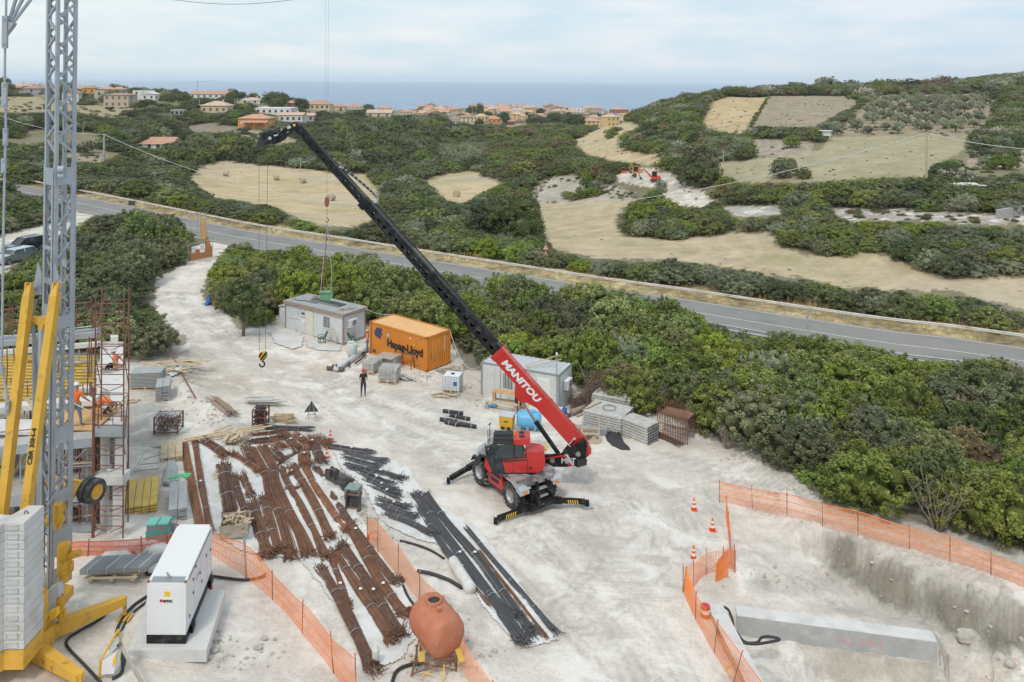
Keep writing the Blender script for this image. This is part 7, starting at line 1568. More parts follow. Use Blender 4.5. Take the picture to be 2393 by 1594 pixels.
# --- white generator on its concrete pad
g0=P(346,1511,1.55);
FLg,FRg,=P(343,1503,1.44),P(434,1503,1.44);a_=ang(FLg,FRg);wg=(FRg-FLg).length
pad=MB();pz=1.42;pp_=[P(300,1520,pz),P(482,1520,pz),P(527,1378,pz),P(352,1378,pz)];pad.loft([[v-Vector((0,0,.38))for v in pp_],[v for v in pp_]]);tag(pad.build('concrete_pad','concrete_pale'),'pale concrete slab under the white generator','slab')
gn=empty('generator',(FLg.x,FLg.y,pz+.012),0,label='white box shaped diesel generator with black base on a concrete slab',cat='generator');GB=gn.location.copy()
bk=P(486,1375,pz);dv=Vector((bk.x-FRg.x,bk.y-FRg.y,0));Lg=3.45;dv=dv.normalized();sv=Vector((1,0,0))
def gp(x,y,z):return Vector((0,0,0))+sv*x+dv*y+Vector((0,0,z))
def gbox(mb,x0,x1,y0,y1,z0,z1):
 r0=[gp(x0,y0,z0),gp(x1,y0,z0),gp(x1,y1,z0),gp(x0,y1,z0)];mb.loft([r0,[v+Vector((0,0,z1-z0))for v in r0]]);return mb
gbox(MB(),-.01,wg+.01,-.01,Lg,0,.28).build('base_frame','black_paint',gn);gbox(MB(),0,wg,0,Lg,.285,1.98).build('housing','gen_white',gn)
gbox(MB(),.02,wg-.02,.35,Lg-.02,1.985,2.005).build('roof_panel','gen_white',gn);gbox(MB(),.1,wg-.1,.04,.32,1.985,1.995).build('roof_grille','frame_grey',gn)
gbox(MB(),.12,wg-.12,-.012,-.002,.34,1.85).build('end_panel','gen_white',gn);gbox(MB(),wg*.45,wg*.6,-.02,-.012,1.55,1.72).build('orange_label','yellow_mark',gn);gbox(MB(),wg*.30,wg*.68,-.02,-.012,1.32,1.50).build('logo_plate','paper',gn)
mb=MB();text_on(mb,'amc',gp(wg*.42,-.026,1.37),sv,(0,0,1),.16,.006,width=wg*.24);mb.build('lettering','black_letter',gn);mb=MB();mb.lathe([(.03,0),(.052,.0),(.052,.004),(.03,.004)],12,gp(wg*.37,-.022,1.415),(0,-1,0));mb.build('logo_ring','red_lens',gn)
mb=MB();mb.cyl(gp(wg*.5,.2,1.995),gp(wg*.5,.2,2.13),.05,n=12);mb.cyl(gp(wg*.5,.2,2.13),gp(wg*.46,.2,2.21),.035,n=10);mb.build('exhaust_pipe','galvanised',gn,smooth=False)
for(y0,y1,z0,z1)in((.25,.9,.5,1.9),(1.0,1.75,.5,1.9),(1.85,2.6,.5,1.9),(2.7,3.35,.5,1.88)):gbox(MB(),wg+.001,wg+.012,y0,y1,z0,z1).build('side_door','gen_white',gn)
for(y,z)in((.35,.62),(.8,1.1),(.8,1.55),(1.1,1.8),(1.65,1.25),(1.9,.8),(2.5,1.35),(3.1,1.2)):gbox(MB(),wg+.012,wg+.03,y,y+.09,z,z+.07).build('latch','black_plastic',gn)
gbox(MB(),wg+.001,wg+.014,.3,3.2,1.91,1.94).build('vent_slot','black_plastic',gn);gbox(MB(),wg+.012,wg+.02,1.2,1.6,1.3,1.5).build('side_label','grey_letter',gn)
for y in(.5,2.9):gbox(MB(),wg+.01,wg+.10,y,y+.35,0.0,.25).build('fork_pocket','black_paint',gn)
for y in(.05,Lg-.1):
 for x in(.03,wg-.03):mb=MB();mb.box(gp(x,y,2.0),(.07,.09,.06));mb.build('lifting_lug','container_rust',gn)
rt,q=thing('fire_extinguisher',492,1394,'red fire extinguisher standing beside the white generator','extinguisher');q=rt.location;MB().lathe([(.07,0),(.075,.03),(.075,.38),(.05,.44),(.025,.47),(.025,.5)],14).build('cylinder','red_paint',rt,smooth=True);MB().box((0,-.02,.53),(.05,.14,.05)).build('valve','black_plastic',rt)
# --- terracotta tank on its stand
tc_=D(1020,1460,27.4);tk=empty('terracotta_tank',tc_,label='terracotta coloured water tank on a rusty stand at the bottom of the yard',cat='water tank');axd=Vector((.60,-.79,-.10)).normalized()
mb=MB();mb.lathe([(.02,-.86),(.45,-.84),(.63,-.79),(.70,-.68),(.72,-.5),(.72,.5),(.70,.68),(.63,.79),(.45,.84),(.02,.86)],28,(0,0,0),axd);auto_smooth(mb.build('tank_body','terracotta_tank',tk),50)
for s in(-.45,0,.45):mb=MB();mb.lathe([(.722,s-.03),(.736,s),(.722,s+.03)],28,(0,0,0),axd,caps=False);mb.build('rib','terracotta_tank',tk,smooth=True)
mb=MB();c_=Vector((-.10,.12,.66));mb.lathe([(.27,0),(.28,.15),(.24,.17),(.21,.15),(.20,.02)],24,c_,caps=False);mb.build('filler_neck','terracotta_tank',tk,smooth=True);mb=MB();mb.lathe([(.001,.10),(.215,.10)],20,c_,caps=False);mb.build('filler_shade_disc','dark_inside',tk)  # dark disc across the neck stands in for the shade inside the tank
mb=MB();mb.box(Vector((.12,-.30,.76)),(.16,.12,.10));mb.cyl((.08,-.1,.62),(.08,-.1,.78),.03,n=8);mb.build('fitting','terracotta_tank',tk)
st=empty('tank_stand',tc_-Vector((0,0,.9)),label='rusty steel and timber stand carrying the terracotta tank',cat='stand');zg_=gz(tc_.x,tc_.y)-tc_.z+.9
for(x,y)in((-.75,-.9),(.75,-.7),(-.6,.9),(.6,.9)):mb=MB();mb.cyl((x*1.05,y*1.05,zg_-.1),(x*.8,y*.8,.30),.03,n=8);mb.build('leg','rust',st)
for(a,b)in(((-.75,-.9,zg_+.1),(.7,-.7,.2)),((.75,-.7,zg_+.1),(-.7,-.8,.2)),((-.75,-.9,zg_+.1),(-.6,.9,.2)),((.75,-.7,zg_+.1),(.6,.9,.2)),((-.8,-.9,.28),(.8,-.75,.28)),((-.6,.9,.28),(.6,.9,.28))):mb=MB();mb.cyl(a,b,.022,n=6);mb.build('brace','rust',st)
for(a,b)in(((-.55,.9,.33),(-.4,-.95,.33)),((.35,.9,.33),(.95,-.95,.33))):mb=MB();mb.bar(a,b,.2,.05);mb.build('yellow_board','formwork_yellow',st)
for x in(-.62,-.50,.5):mb=MB();mb.bar((x,-.5,-.1),(x,-.5,.55),.06);mb.build('upright','rust',st)
tag(MB().tube(smooth_path([tc_+Vector((.35,-.9,-.7)),tc_+Vector((.3,-1.1,-1.2)),tc_+Vector((.0,-1.0,-1.5)),tc_+Vector((-.35,-.9,-1.3)),tc_+Vector((-.3,-.9,-1.0)),tc_+Vector((-.1,-.95,-1.0))],5),.02,6).build('hose','yellow_mark'),'thin yellow hose looped under the terracotta tank stand','hose')
# --- hoses on the ground
def gh(pts,r,m,label,lift=.0,name='hose'):
 w=[G(*p)+Vector((0,0,r+lift))for p in pts];return tag(MB().tube(smooth_path(w,6),r,7).build(name,m,smooth=True),label,'hose')
gh([(346,1395),(310,1420),(282,1455),(272,1490),(285,1540),(285,1575),(262,1590)],.05,'pipe_black','thick black hose curving from the generator to the distribution box')
gh([(353,1402),(318,1428),(290,1462),(280,1500),(292,1545),(280,1580)],.04,'pipe_black','second black cable running inside the curve of the thick hose')
gh([(256,1420),(240,1445),(190,1475),(160,1495),(158,1515),(200,1560),(235,1598)],.045,'pipe_black','black cable winding below the yellow crane outrigger')
gh([(365,1342),(345,1345),(345,1322),(372,1314),(385,1318)],.05,'pipe_black','loop of black hose behind the left side of the generator')
gh([(487,1349),(530,1355),(575,1359),(612,1352),(620,1345)],.05,'pipe_black','black hose lying from the generator to the curved orange net',.02)
gh([(934,1266),(970,1275),(1005,1288),(1038,1308)],.05,'pipe_black','black hose on the bank beside the dark bars')
gh([(975,1338),(1010,1345),(1050,1360),(1080,1378)],.07,'pipe_black','thick black hose on the bank above the terracotta tank')
gh([(942,1372),(955,1400),(975,1425),(990,1440)],.05,'pipe_black','black hose running down to the terracotta tank');gh([(914,1610),(925,1575),(950,1560),(990,1552)],.06,'pipe_black','black hose curving round the tank stand at the bottom edge')
# --- distribution box by the outrigger
rt,q=thing('distribution_board',250,1590,'yellow framed power distribution stand with grey white boxes at the bottom','distribution board');q=rt.location.copy();Yd=q.y
def dpt(mb,n,m):return mb.build(n,m,rt,q)
mb=MB();mb.bar(D(233,1590,Yd),D(235,1545,Yd),.06);mb.bar(D(235,1545,Yd),D(276,1472,Yd),.06);mb.bar(D(276,1472,Yd+.1),D(282,1500,Yd+.1),.05);dpt(mb,'frame','yellow_paint')
mb=MB();slab(mb,[(238,1545),(272,1525),(266,1575),(236,1576)],Yd-.05,.35);dpt(mb,'lower_box','gen_white');mb=MB();slab(mb,[(253,1512),(276,1488),(278,1502),(256,1526)],Yd,.3);dpt(mb,'upper_box','box_grey');mb=MB();slab(mb,[(264,1540),(272,1526),(270,1550),(262,1560)],Yd-.07,.06);dpt(mb,'socket','yellow_mark')
tag(MB().bar(D(277,1500,Yd+.3),D(335,1602,Yd-1.0),.09,.06).build('timber_prop','timber_grey'),'brown timber prop leaning beside the distribution boxes','board')
# --- stacks
def frame_at(px0,py0,px1,py1):
 a,b=G(px0,py0),G(px1,py1);return a,math.atan2(b.y-a.y,b.x-a.x),(b-a).length
def pallet(mb,x0,y0,x1,y1,z=0.0,m='timber'):
 mb.use(m);n=6
 for i in range(n):w=(x1-x0)/n;mb.bb((x0+i*w+.01,y0,z+.11),(x0+(i+1)*w-.02,y1,z+.135))
 for y in(y0,(y0+y1)/2-.05,y1-.1):
  mb.bb((x0,y,z+.0),(x1,y+.1,z+.02))
  for x in(x0,(x0+x1)/2-.06,x1-.12):mb.bb((x,y,z+.02),(x+.12,y+.1,z+.11))
def stack(name,px,py,rz,L_,W_,H_,kind,label,m,n=10,cat='stack',pal=True):
 """kind 'tube': solid bars with dark end quads painted as shaded hollows, 'plank': flat layers"""
 rt,q=thing(name,px,py,label,cat,rz);z0=0
 if pal:mb=MB();pallet(mb,0,0,L_,W_);mb.build('pallet','timber',rt);z0=.14
 rg=random.Random(int(px+py));mb=MB()
 if kind=='tube':
  r=H_/n/2;nn=int(W_/(2*r))
  for j in range(n):
   for i in range(nn):
    y=(i+.5)*2*r;z=z0+r+j*2*r;e=rg.uniform(-.04,.04);mb.bar((e,y,z),(L_+e,y,z),2*r*.80,2*r*.72);
  mb.build('tubes',m,rt)
  mb=MB()
  for j in range(n):
   for i in range(nn):
    y=(i+.5)*2*r;z=z0+r+j*2*r;mb.add([(L_+.045,y-r*.7,z-r*.62),(L_+.045,y+r*.7,z-r*.62),(L_+.045,y+r*.7,z+r*.62),(L_+.045,y-r*.7,z+r*.62)],[(0,1,2,3)])
  mb.build('shaded_end_quads','dark_steel',rt)  # flat dark quads on solid bars stand in for shade inside the tubes
 else:
  t=H_/n
  for j in range(n):
   k=max(1,int(W_/.30))
   for i in range(k):
    e=rg.uniform(-.05,.05);w=W_/k;mb.bb((e,i*w+.01,z0+j*t),(L_+e,(i+1)*w-.01,z0+(j+1)*t-t*.34))
  mb.build('planks',m,rt)
 return rt
stack('plank_stack',302,912,R(6),1.9,1.1,.95,'plank','larger stack of grey scaffold planks beside the scaffold tower','galv_old',11)
stack('plank_stack',396,938,R(110),1.5,.8,.85,'plank','smaller stack of weathered grey planks on a pallet','galv_old',9)
stack('beam_stack',427,1078,R(113),2.0,1.05,.35,'plank','upper stack of pale yellow formwork beams on the ground','timber',3,pal=False)
stack('beam_stack',367,1197,R(112),2.6,1.55,.45,'plank','lower stack of yellow formwork beams beside the scaffold tower','formwork_yellow',4,pal=False)
stack('square_tube_stack',437,1216,R(112),2.5,.75,.60,'plank','grey aluminium sections under green netting beside the long bars','galv_old',7,pal=False)
for i,(x,y)in enumerate(((383,1136),(389,1138),(395,1138),(401,1137),(407,1136),(413,1134))):
 q=G(x,y);a=R(111)+.03*(i-2);d=Vector((math.cos(a),math.sin(a),0));o=MB().cyl(q+Vector((0,0,.12+.05*(i%2))),q+d*2.3+Vector((0,0,.12)),.075,n=10).build('steel_prop','galv_old');auto_smooth(o,40);tag(o,'grey steel prop in the row below the upper yellow beams','prop','grey steel props in a row')
mb=MB();q=G(420,1150)+Vector((0,0,.72));rg=random.Random(4);mb.tube(smooth_path([q+Vector((rg.uniform(-.55,.5),rg.uniform(-.25,.25),rg.uniform(-.02,.1)))for _ in range(14)],4),.035,5);mat('green_net',(.12,.6,.28),.6,var=.1);tag(mb.build('green_net','green_net'),'tangled bright green net strap on the grey sections','net')
s1=stack('formwork_stack',1383,966,R(-27),2.6,1.3,1.35,'plank','rear upper stack of grey formwork panels beside the brushwood','plank_pale',9,pal=False)
s2=stack('formwork_stack',1362,1004,R(-30),2.55,2.1,1.25,'tube','wide middle stack of grey formwork panels with a steel ring on top','plank_pale',8,pal=False)
s3=stack('formwork_stack',1452,1020,R(-45),1.9,1.2,1.15,'tube','front right stack of long grey formwork tubes','plank_pale',7,pal=False)
stack('tube_bundle',1338,1014,R(-8),2.1,.5,.40,'tube','low bundle of grey steel tubes on timber beside the boom foot','galv_old',4,pal=False)
mb=MB();mb.lathe([(.40,0),(.43,.02),(.40,.04)],24,(1.35,1.0,1.28),caps=False);mb.build('steel_ring','dark_steel',s2);MB().bar((.1,.2,1.3),(.5,1.6,1.32),.12,.05).build('batten','timber',s2)
mb=MB();mb.bb((.8,1.1,1.36),(3.2,1.4,1.44));mb.build('loose_panel','plank_pale',s1)
rt,q=thing('timber_crate',1360,1035,'pale timber crate of scrap steel in front of the formwork stacks','crate',R(-5));mb=MB()
for(x,y)in((0,0),(1.0,0),(0,.7),(1.0,.7)):mb.bar((x,y,0),(x,y,1.2 if x==1.0 else 1.05),.07)
for z in(.1,.55):mb.bar((0,0,z),(1.0,0,z),.06,.1);mb.bar((0,.7,z),(1.0,.7,z),.06,.1);mb.bar((1,0,z),(1,.7,z),.1,.06);mb.bar((0,0,z),(0,.7,z),.1,.06)
mb.build('frame','timber',rt);mb=MB();rg=random.Random(8)
for _ in range(30):p=Vector((rg.uniform(.1,.9),rg.uniform(.1,.6),rg.uniform(.08,.4)));mb.bar(p,p+Vector((rg.uniform(-.2,.2),rg.uniform(-.2,.2),rg.uniform(-.1,.1))),.04)
mb.build('scrap','rust',rt)
mb=MB();pts=[(1413,1015),(1432,1011),(1449,1022),(1458,1035),(1470,1046),(1473,1053),(1452,1052),(1430,1042),(1418,1030)];w_=[G(*p)+Vector((0,0,.05+.25*(i in(1,2))))for i,p in enumerate(pts)];mb.add(w_+[v-Vector((0,0,.04))for v in w_],[tuple(range(9)),tuple(range(9,18))[::-1]]+[(i,(i+1)%9,9+(i+1)%9,9+i)for i in range(9)]);tag(mb.build('rubber_mat','rubber_mat'),'black rubber mat leaning on the front of the formwork stacks','mat')
rt,q=thing('reinforcement_cage',1536,1022,'tall rusty reinforcement cage beside the thicket','steel cage',R(-32));
for y in(0,1.15):
 for i in range(19):mb=MB();x=i*.105;mb.bar((x,y,0),(x+.01,y,1.85+.1*(i%3)*(y>0)),.035);mb.build('bar','rust',rt)
 for z in(.35,.95,1.5):mb=MB();mb.bar((0,y-.02,z),(1.95,y-.02,z),.03);mb.build('stirrup','rust',rt)
mb=MB();mb.bb((.2,.02,1.52),(1.95,1.13,1.55));mb.build('top_plate','rust',rt)
bundle([(1512,1012),(1545,1022),(1590,1042)],.8,40,'rust','loose heap of short rusty rods at the foot of the cage',None,ties=0,name='rod_heap')
def paver_pallet(px,py,rz,L_,W_,H_,label,wrap=True):
 rt,q=thing('paver_pallet',px,py,label,'pallet',rz,None);mb=MB();pallet(mb,0,0,L_,W_);mb.build('pallet','timber',rt);mb=MB();nz_,nx,ny=int(H_/.21),int(L_/.26),int(W_/.26)
 for k in range(nz_):
  for i in range(nx):
   for j in range(ny):mb.bb((i*L_/nx+.012,j*W_/ny+.012,.14+k*.21),((i+1)*L_/nx-.012,(j+1)*W_/ny-.012,.14+(k+1)*.21-.012))
 mb.build('blocks','paver',rt)
 if wrap:
  mb=MB();mb.bb((L_*.0-.012,-.012,.30),(L_+.012,W_+.012,.15+H_));mb.build('film','film',rt)
 return rt
m,t=nmat('film');b=t.nodes['Principled BSDF'];b.inputs['Base Color'].default_value=(.66,.68,.69,1);b.inputs['Roughness'].default_value=.28;b.inputs['Alpha'].default_value=.3
paver_pallet(884,895,R(-8),1.3,1.15,.88,'front wrapped pallet of concrete blocks behind the operator');paver_pallet(846,872,R(-22),.95,1.3,.7,'left wrapped pallet of blocks near the white roll');paver_pallet(880,858,R(-22),1.5,1.1,.66,'rear wrapped pallet of blocks with a board on top')
q=G(902,864);o=MB().box((0,0,0),(1.5,1.1,.04)).build('cover_board','timber_grey',None,(0,0,0));o.location=(q.x,q.y+.5,q.z+.84);o.rotation_euler=(0,0,R(-25));tag(o,'grey board lying on the rear pallet of blocks','board')
gh([(784,870),(815,850),(840,832),(857,820)],.22,'wrap','long white plastic wrapped roll lying beside the pallets',.0,'wrapped_roll')['category']='roll'
gh([(815,862),(818,850),(835,838),(852,830),(848,842),(830,856)],.07,'pipe_black','coil of black corrugated pipe beside the white roll',.15)
gh([(1058,1322),(1075,1350),(1100,1388)],.24,'sheet_white','white wrapped roll lying against the long dark bars',-.05,'wrapped_roll')['category']='roll'
q=G(893,826);mb=MB();rg=random.Random(2);[mb.blob(q+Vector((rg.uniform(-.5,.5),rg.uniform(-.2,.2),.15+.15*rg.random())),(.28,.22,.2),9,6,.12,rg)for _ in range(9)];mat('bag_black',(.06,.06,.065),.3,var=.4,vscale=5);tag(mb.build('bag_heap','bag_black',smooth=True),'heap of dark grey plastic bags against the orange container','bags')
rt,q=thing('water_container',1034,916,'white cube shaped liquid container in a wire cage on a pallet','liquid tank',R(-12));mb=MB();pallet(mb,0,0,1.2,1.0);mb.build('pallet','timber',rt);mb=MB();mb.bb((.04,.04,.15),(1.16,.96,1.12));mb.build('tank','ibc_white',rt);mb=MB()
for z in(.18,.38,.58,.78,.98,1.13):
 for(a,b)in(((0,0),(1.2,0)),((1.2,0),(1.2,1)),((0,1),(1.2,1)),((0,0),(0,1))):mb.cyl((a[0],a[1],z),(b[0],b[1],z),.011,n=5)
for i in range(7):x=i*.2;mb.cyl((x,0,.14),(x,0,1.13),.011,n=5);mb.cyl((x,1,.14),(x,1,1.13),.011,n=5)
for i in range(1,5):y=i*.2;mb.cyl((0,y,.14),(0,y,1.13),.011,n=5);mb.cyl((1.2,y,.14),(1.2,y,1.13),.011,n=5)
mb.build('cage','galvanised',rt);MB().lathe([(.12,0),(.12,.06),(.001,.06)],16,(.6,.5,1.12)).build('lid','black_plastic',rt);mb=MB();mb.bb((.78,-.02,.5),(1.02,-.014,.78));mb.build('label_plate','soft_blue',rt)
rt,q=thing('blue_tank',1206,1008,'bright blue plastic water tank behind the telehandler','water tank',R(-3));mb=MB();mb.lathe([(.02,0),(.34,.03),(.46,.14),(.50,.3),(.50,1.25),(.46,1.41),(.34,1.52),(.02,1.55)],26,(.0,.5,.56),(1,0,0));auto_smooth(mb.build('tank_body','blue_tank',rt),50)
for x in(.15,.62,1.1,1.4):mb=MB();mb.bb((x,.12,0),(x+.14,.88,.26));mb.build('foot','blue_tank',rt)
mb=MB();mb.lathe([(.2,0),(.2,.08),(.16,.10),(.001,.10)],18,(1.0,.5,1.04));mb.lathe([(.08,0),(.08,.06),(.001,.06)],12,(.25,.5,1.04));mb.build('filler_cap','blue_tank',rt)
rt,q=thing('fuel_tank',1166,1003,'yellow box shaped fuel tank with grey lid beside the blue tank','fuel tank',R(-14));mb=MB()
mb.loft([[Vector((x,y,z))for x,y in((-.0+o,0+o),(.85-o,0+o),(.85-o,.75-o),(0+o,.75-o))]for z,o in((0,.07),(.15,.04),(.55,.0),(.78,.0))]);mb.build('tank_body','yellow_paint',rt);mb=MB();mb.loft([[Vector((x,y,z))for x,y in((o,o),(.87-o,o),(.87-o,.77-o),(o,.77-o))]for z,o in((.785,-.01),(.83,-.01),(.90,.1))]);mb.build('lid','box_grey',rt)
for x in(.12,.5):mb=MB();mb.bb((x,-.005,.0),(x+.22,.07,.16));mb.build('foot_recess','black_plastic',rt)
mb=MB();mb.bb((.3,-.012,.48),(.55,-.004,.54));mb.build('marking','black_letter',rt)
for i,(a,b,z)in enumerate((((1028,984),(1068,990),0),((1040,990),(1072,998),0),((1035,975),(1082,981),.28),((1052,984),(1098,994),.26),((1052,992),(1113,1002),0))):
 p,q2_=G(*a),G(*b);d=(q2_-p).normalized();p.z+=z+.12;q2_.z+=z+.12;rt=empty('geotextile_roll',p,label='x',cat='roll',group='dark geotextile rolls');rt['label']='dark grey roll tied with white bands, '+('lying lowest at the back left','lying lowest in the middle','upper one at the back','upper one in the middle of the pile','longest one, lying in front')[i]
 mb=MB();mb.cyl(p,q2_,.125,n=16);auto_smooth(mb.build('roll','pipe_black',rt,p),40)
 for f in(.3,.8):c_=p.lerp(q2_,f);mb=MB();mb.cyl(c_,c_+d*.022,.128,n=16);mb.build('band','white_frame',rt,p)
rt,q=thing('picnic_table',1140,952,'plain timber table with a bench in front of the right cabin','table',R(-17));mb=MB();
for i in range(4):mb.bb((.2,.15+i*.15,.98),(2.2,.285+i*.15,1.02))
mb.build('tabletop','plywood',rt)
for(x,y)in((.3,.2),(2.1,.2),(.3,.68),(2.1,.68)):mb=MB();mb.bar((x,y,0),(x,y,.98),.09);mb.build('leg','plywood',rt)
for z in(.35,):mb=MB();mb.bar((.3,.2,z),(2.1,.2,z),.05,.14);mb.bar((.3,.68,z),(2.1,.68,z),.05,.14);mb.build('rail','timber',rt)
mb=MB();mb.bb((-.05,-.42,.5),(2.15,-.16,.54));mb.build('bench_seat','timber',rt);
for x in(.05,2.0):mb=MB();mb.bar((x,-.3,0),(x,-.3,.5),.08,.2);mb.build('bench_leg','timber_grey',rt)
def chair(px,py,rz,m,label):
 rt,q=thing('garden_chair',px,py,label,'chair',rz);MB().prism([(-.22,-.22),(.22,-.22),(.24,.22),(-.24,.22)],.42,.455).build('seat',m,rt)
 mb=MB();mb.loft([[Vector((x,.22+t*.22+o,.46+t*.46))for x,o in((-.22+.05*t*t,0),(0,.05),(.22-.05*t*t,0),(.22-.05*t*t,.03),(0,.08),(-.22+.05*t*t,.03))]for t in(0,.5,.9,1)]);mb.build('backrest',m,rt)
 for(x,y)in((-.21,-.2),(.21,-.2),(-.22,.2),(.22,.2)):mb=MB();mb.taper((x*1.15,y*1.15,0),(x,y,.44),.045,.045,.06,.05);mb.build('leg',m,rt)
 for x in(-.25,.25):mb=MB();mb.tube(smooth_path([(x,-.22,.42),(x,-.22,.64),(x,.0,.67),(x,.26,.66)],4),.022,6);mb.build('armrest',m,rt)
chair(752,803,R(-60),'plastic_green','dark green plastic garden chair in front of the grey cabin');chair(820,800,R(150),'plastic_green','dark green plastic chair at the right end of the grey cabin');chair(1214,958,R(20),'black_plastic','black chair beside the timber table at the right cabin')
def trestle(px,py,rz,w,h,m,label):
 rt,q=thing('trestle',px,py,label,'trestle',rz);MB().bar((0,0,h),(w,0,h),.08,.08).build('top_rail',m,rt)
 for(x,y)in((.05,-.28),(.05,.28),(w-.05,-.28),(w-.05,.28)):MB().bar((x,y,0),(x,0,h),.05).build('leg',m,rt)
trestle(768,806,R(10),.6,.95,'timber','pale timber trestle against the front of the grey cabin');trestle(938,858,R(-22),1.0,1.05,'rust','rusty steel trestle frame in front of the container lettering')
rt,q=thing('mortar_mixer',822,838,'round grey concrete silo with a mint green strap beside the grey cabin','mixer');mb=MB();mb.lathe([(.18,.15),(.36,.38),(.42,.6),(.43,.95),(.38,1.12),(.2,1.2),(.001,1.21)],24);auto_smooth(mb.build('vessel','concrete_pale',rt),45)
for i in range(3):a=i*2.09;mb=MB();mb.bar((math.cos(a)*.4,math.sin(a)*.4,0),(math.cos(a)*.3,math.sin(a)*.3,.5),.06);mb.build('leg','galv_old',rt)
mb=MB();mb.tube([(.30,-.38,.05),(.33,-.36,.8),(.2,-.25,1.15),(-.1,.0,1.25)],.055,6);mb.build('strap','mint',rt);mb=MB();mb.box((-.05,-.1,1.3),(.5,.16,.12),rotz(.5));mb.build('cap','white_frame',rt)
def bucket(px,py,rz,w,h,label,m='bucket_steel',teeth=True):
 rt,q=thing('excavator_bucket',px,py,label,'bucket',rz);pr=[(0,.55),(-.05,.25),(.05,.06),(.3,0),(.62,.04),(.85,.18)];pr=[(x*h,y*h)for x,y in pr];inn=[(x*.93+.03,y*.93+.04)for x,y in pr]
 mb=MB();mb.prism([(a,b)for a,b in pr]+[(a,b)for a,b in inn][::-1],0,w,'x',rot=None);mb.build('shell',m,rt)
 for x in(0,w):mb=MB();mb.prism(pr+[(.1*h,.6*h)],x-.02,x+.02,'x');mb.build('side_plate',m,rt)
 for x in(w*.38,w*.62):mb=MB();mb.prism([(-.12*h,.35*h),(-.22*h,.75*h),(-.02*h,.98*h),(.22*h,.75*h),(.12*h,.5*h)],x-.025,x+.025,'x');mb.build('lug',m,rt)
 mb=MB();mb.cyl((w*.34,-.05*h,.82*h),(w*.66,-.05*h,.82*h),.04,n=10);mb.build('pin','rust',rt)
 if teeth:
  for i in range(5):mb=MB();mb.taper((w*(i+.5)/5,.83*h,.17*h),(w*(i+.5)/5,1.02*h,.24*h),.09,.05,.04,.02);mb.build('tooth','galv_old',rt)
bucket(760,1122,R(-38),1.35,.9,'large dark excavator bucket beside the rusty bars');bucket(764,866,R(-10),1.2,.55,'rusty brown digger bucket lying beside the white roll','bucket_steel');bucket(798,1148,R(-40),.5,.6,'small dark bucket between the large bucket and the green coupler',teeth=False)
rt,q=thing('quick_coupler',808,1195,'green and grey quick coupler frame beside the stony bank','coupler',R(-14));mb=MB()
for x in(0,.62):mb.prism([(0,0),(.28,0),(.3,.85),(.1,.95),(0,.8)],x-.03,x+.03,'x')
mb.build('side_frame','bucket_steel',rt);mb=MB();[mb.cyl((0,.15,z),(.62,.15,z),.045,n=10)for z in(.12,.72)];mb.build('pin','rust',rt);mb=MB();mb.bb((-.25,.35,.35),(.4,.95,.85));mb.build('housing','coupler_green',rt);mb=MB();mb.bb((.05,.24,.05),(.57,.30,.8));mb.build('back_plate','bucket_steel',rt)
def cyl_item(name,px,py,r,h,m,label,cat,parts=()):
 q=G(px,py);rt=empty(name,q,label=label,cat=cat);mb=MB();mb.lathe([(r*.95,0),(r,.02),(r,h*.9),(r*.8,h),(.01,h)],14);mb.build('body',m,rt,smooth=False);MB().lathe([(r*.35,h),(r*.35,h+.05),(.005,h+.05)],10).build('cap',parts[0]if parts else m,rt);return rt
cyl_item('blue_can',1319,969,.17,.42,'soft_blue','blue plastic can beside the right cabin','can',['black_plastic']);cyl_item('white_jug',1311,965,.16,.4,'ibc_white','white jug between the cabin and the blue can','jug',['soft_blue']);cyl_item('paint_tin',1330,975,.14,.28,'dark_steel','dark tin with cream lid in front of the brown pipe','tin',['cream']);cyl_item('blue_barrel',490,712,.28,.75,'soft_blue','blue barrel beside the access track','barrel',['soft_blue']);cyl_item('yellow_barrel',502,712,.26,.85,'yellow_paint','yellow and blue sign board barrel beside the access track','barrel',['soft_blue']);cyl_item('green_can',829,812,.2,.5,'green_net','bright green can beside the mortar mixer','can',['black_plastic'])
q=G(1345,968);o=MB().cyl(q+Vector((-.3,-.3,.2)),q+Vector((.75,.75,.2)),.19,n=16).build('brown_pipe','fascia');auto_smooth(o,40);tag(o,'short thick brown steel pipe beside the right cabin','pipe')
q=G(1358,970);o=MB().cyl(q+Vector((-.3,-.4,.1)),q+Vector((.9,.8,.1)),.09,n=12).build('brown_pipe','timber_grey');tag(o,'thin grey brown pole beside the thick brown pipe','pipe')
mb=MB();q=G(484,715);mb.add([q+Vector((-.3,0,0)),q+Vector((0,-.1,.02)),q+Vector((.25,.1,.55)),q+Vector((0,.2,.6))],[(0,1,2,3)]);mb.add([v+Vector((0,.04,0))for v in[q+Vector((-.3,0,0)),q+Vector((0,-.1,.02)),q+Vector((.25,.1,.55)),q+Vector((0,.2,.6))]],[(0,3,2,1)]);tag(mb.build('blue_cloth','soft_blue'),'blue cloth hanging down beside the blue barrel','cloth')
mb=MB();q=G(1146,950);mb.blob(q+Vector((0,0,.05)),(.45,.25,.08),10,6,.25,random.Random(3));tag(mb.build('blue_sheet','blue_tank'),'scrap of blue plastic film beside the timber table','film')
q=G(857,1562);o=MB().lathe([(.12,0),(.13,.3),(.08,.42),(.05,.48),(.001,.48)],12).build('white_canister','sheet_white');o.location=G(878,1556)+Vector((0,0,.25));tag(o,'white plastic canister on the end of a rusty bundle','canister')
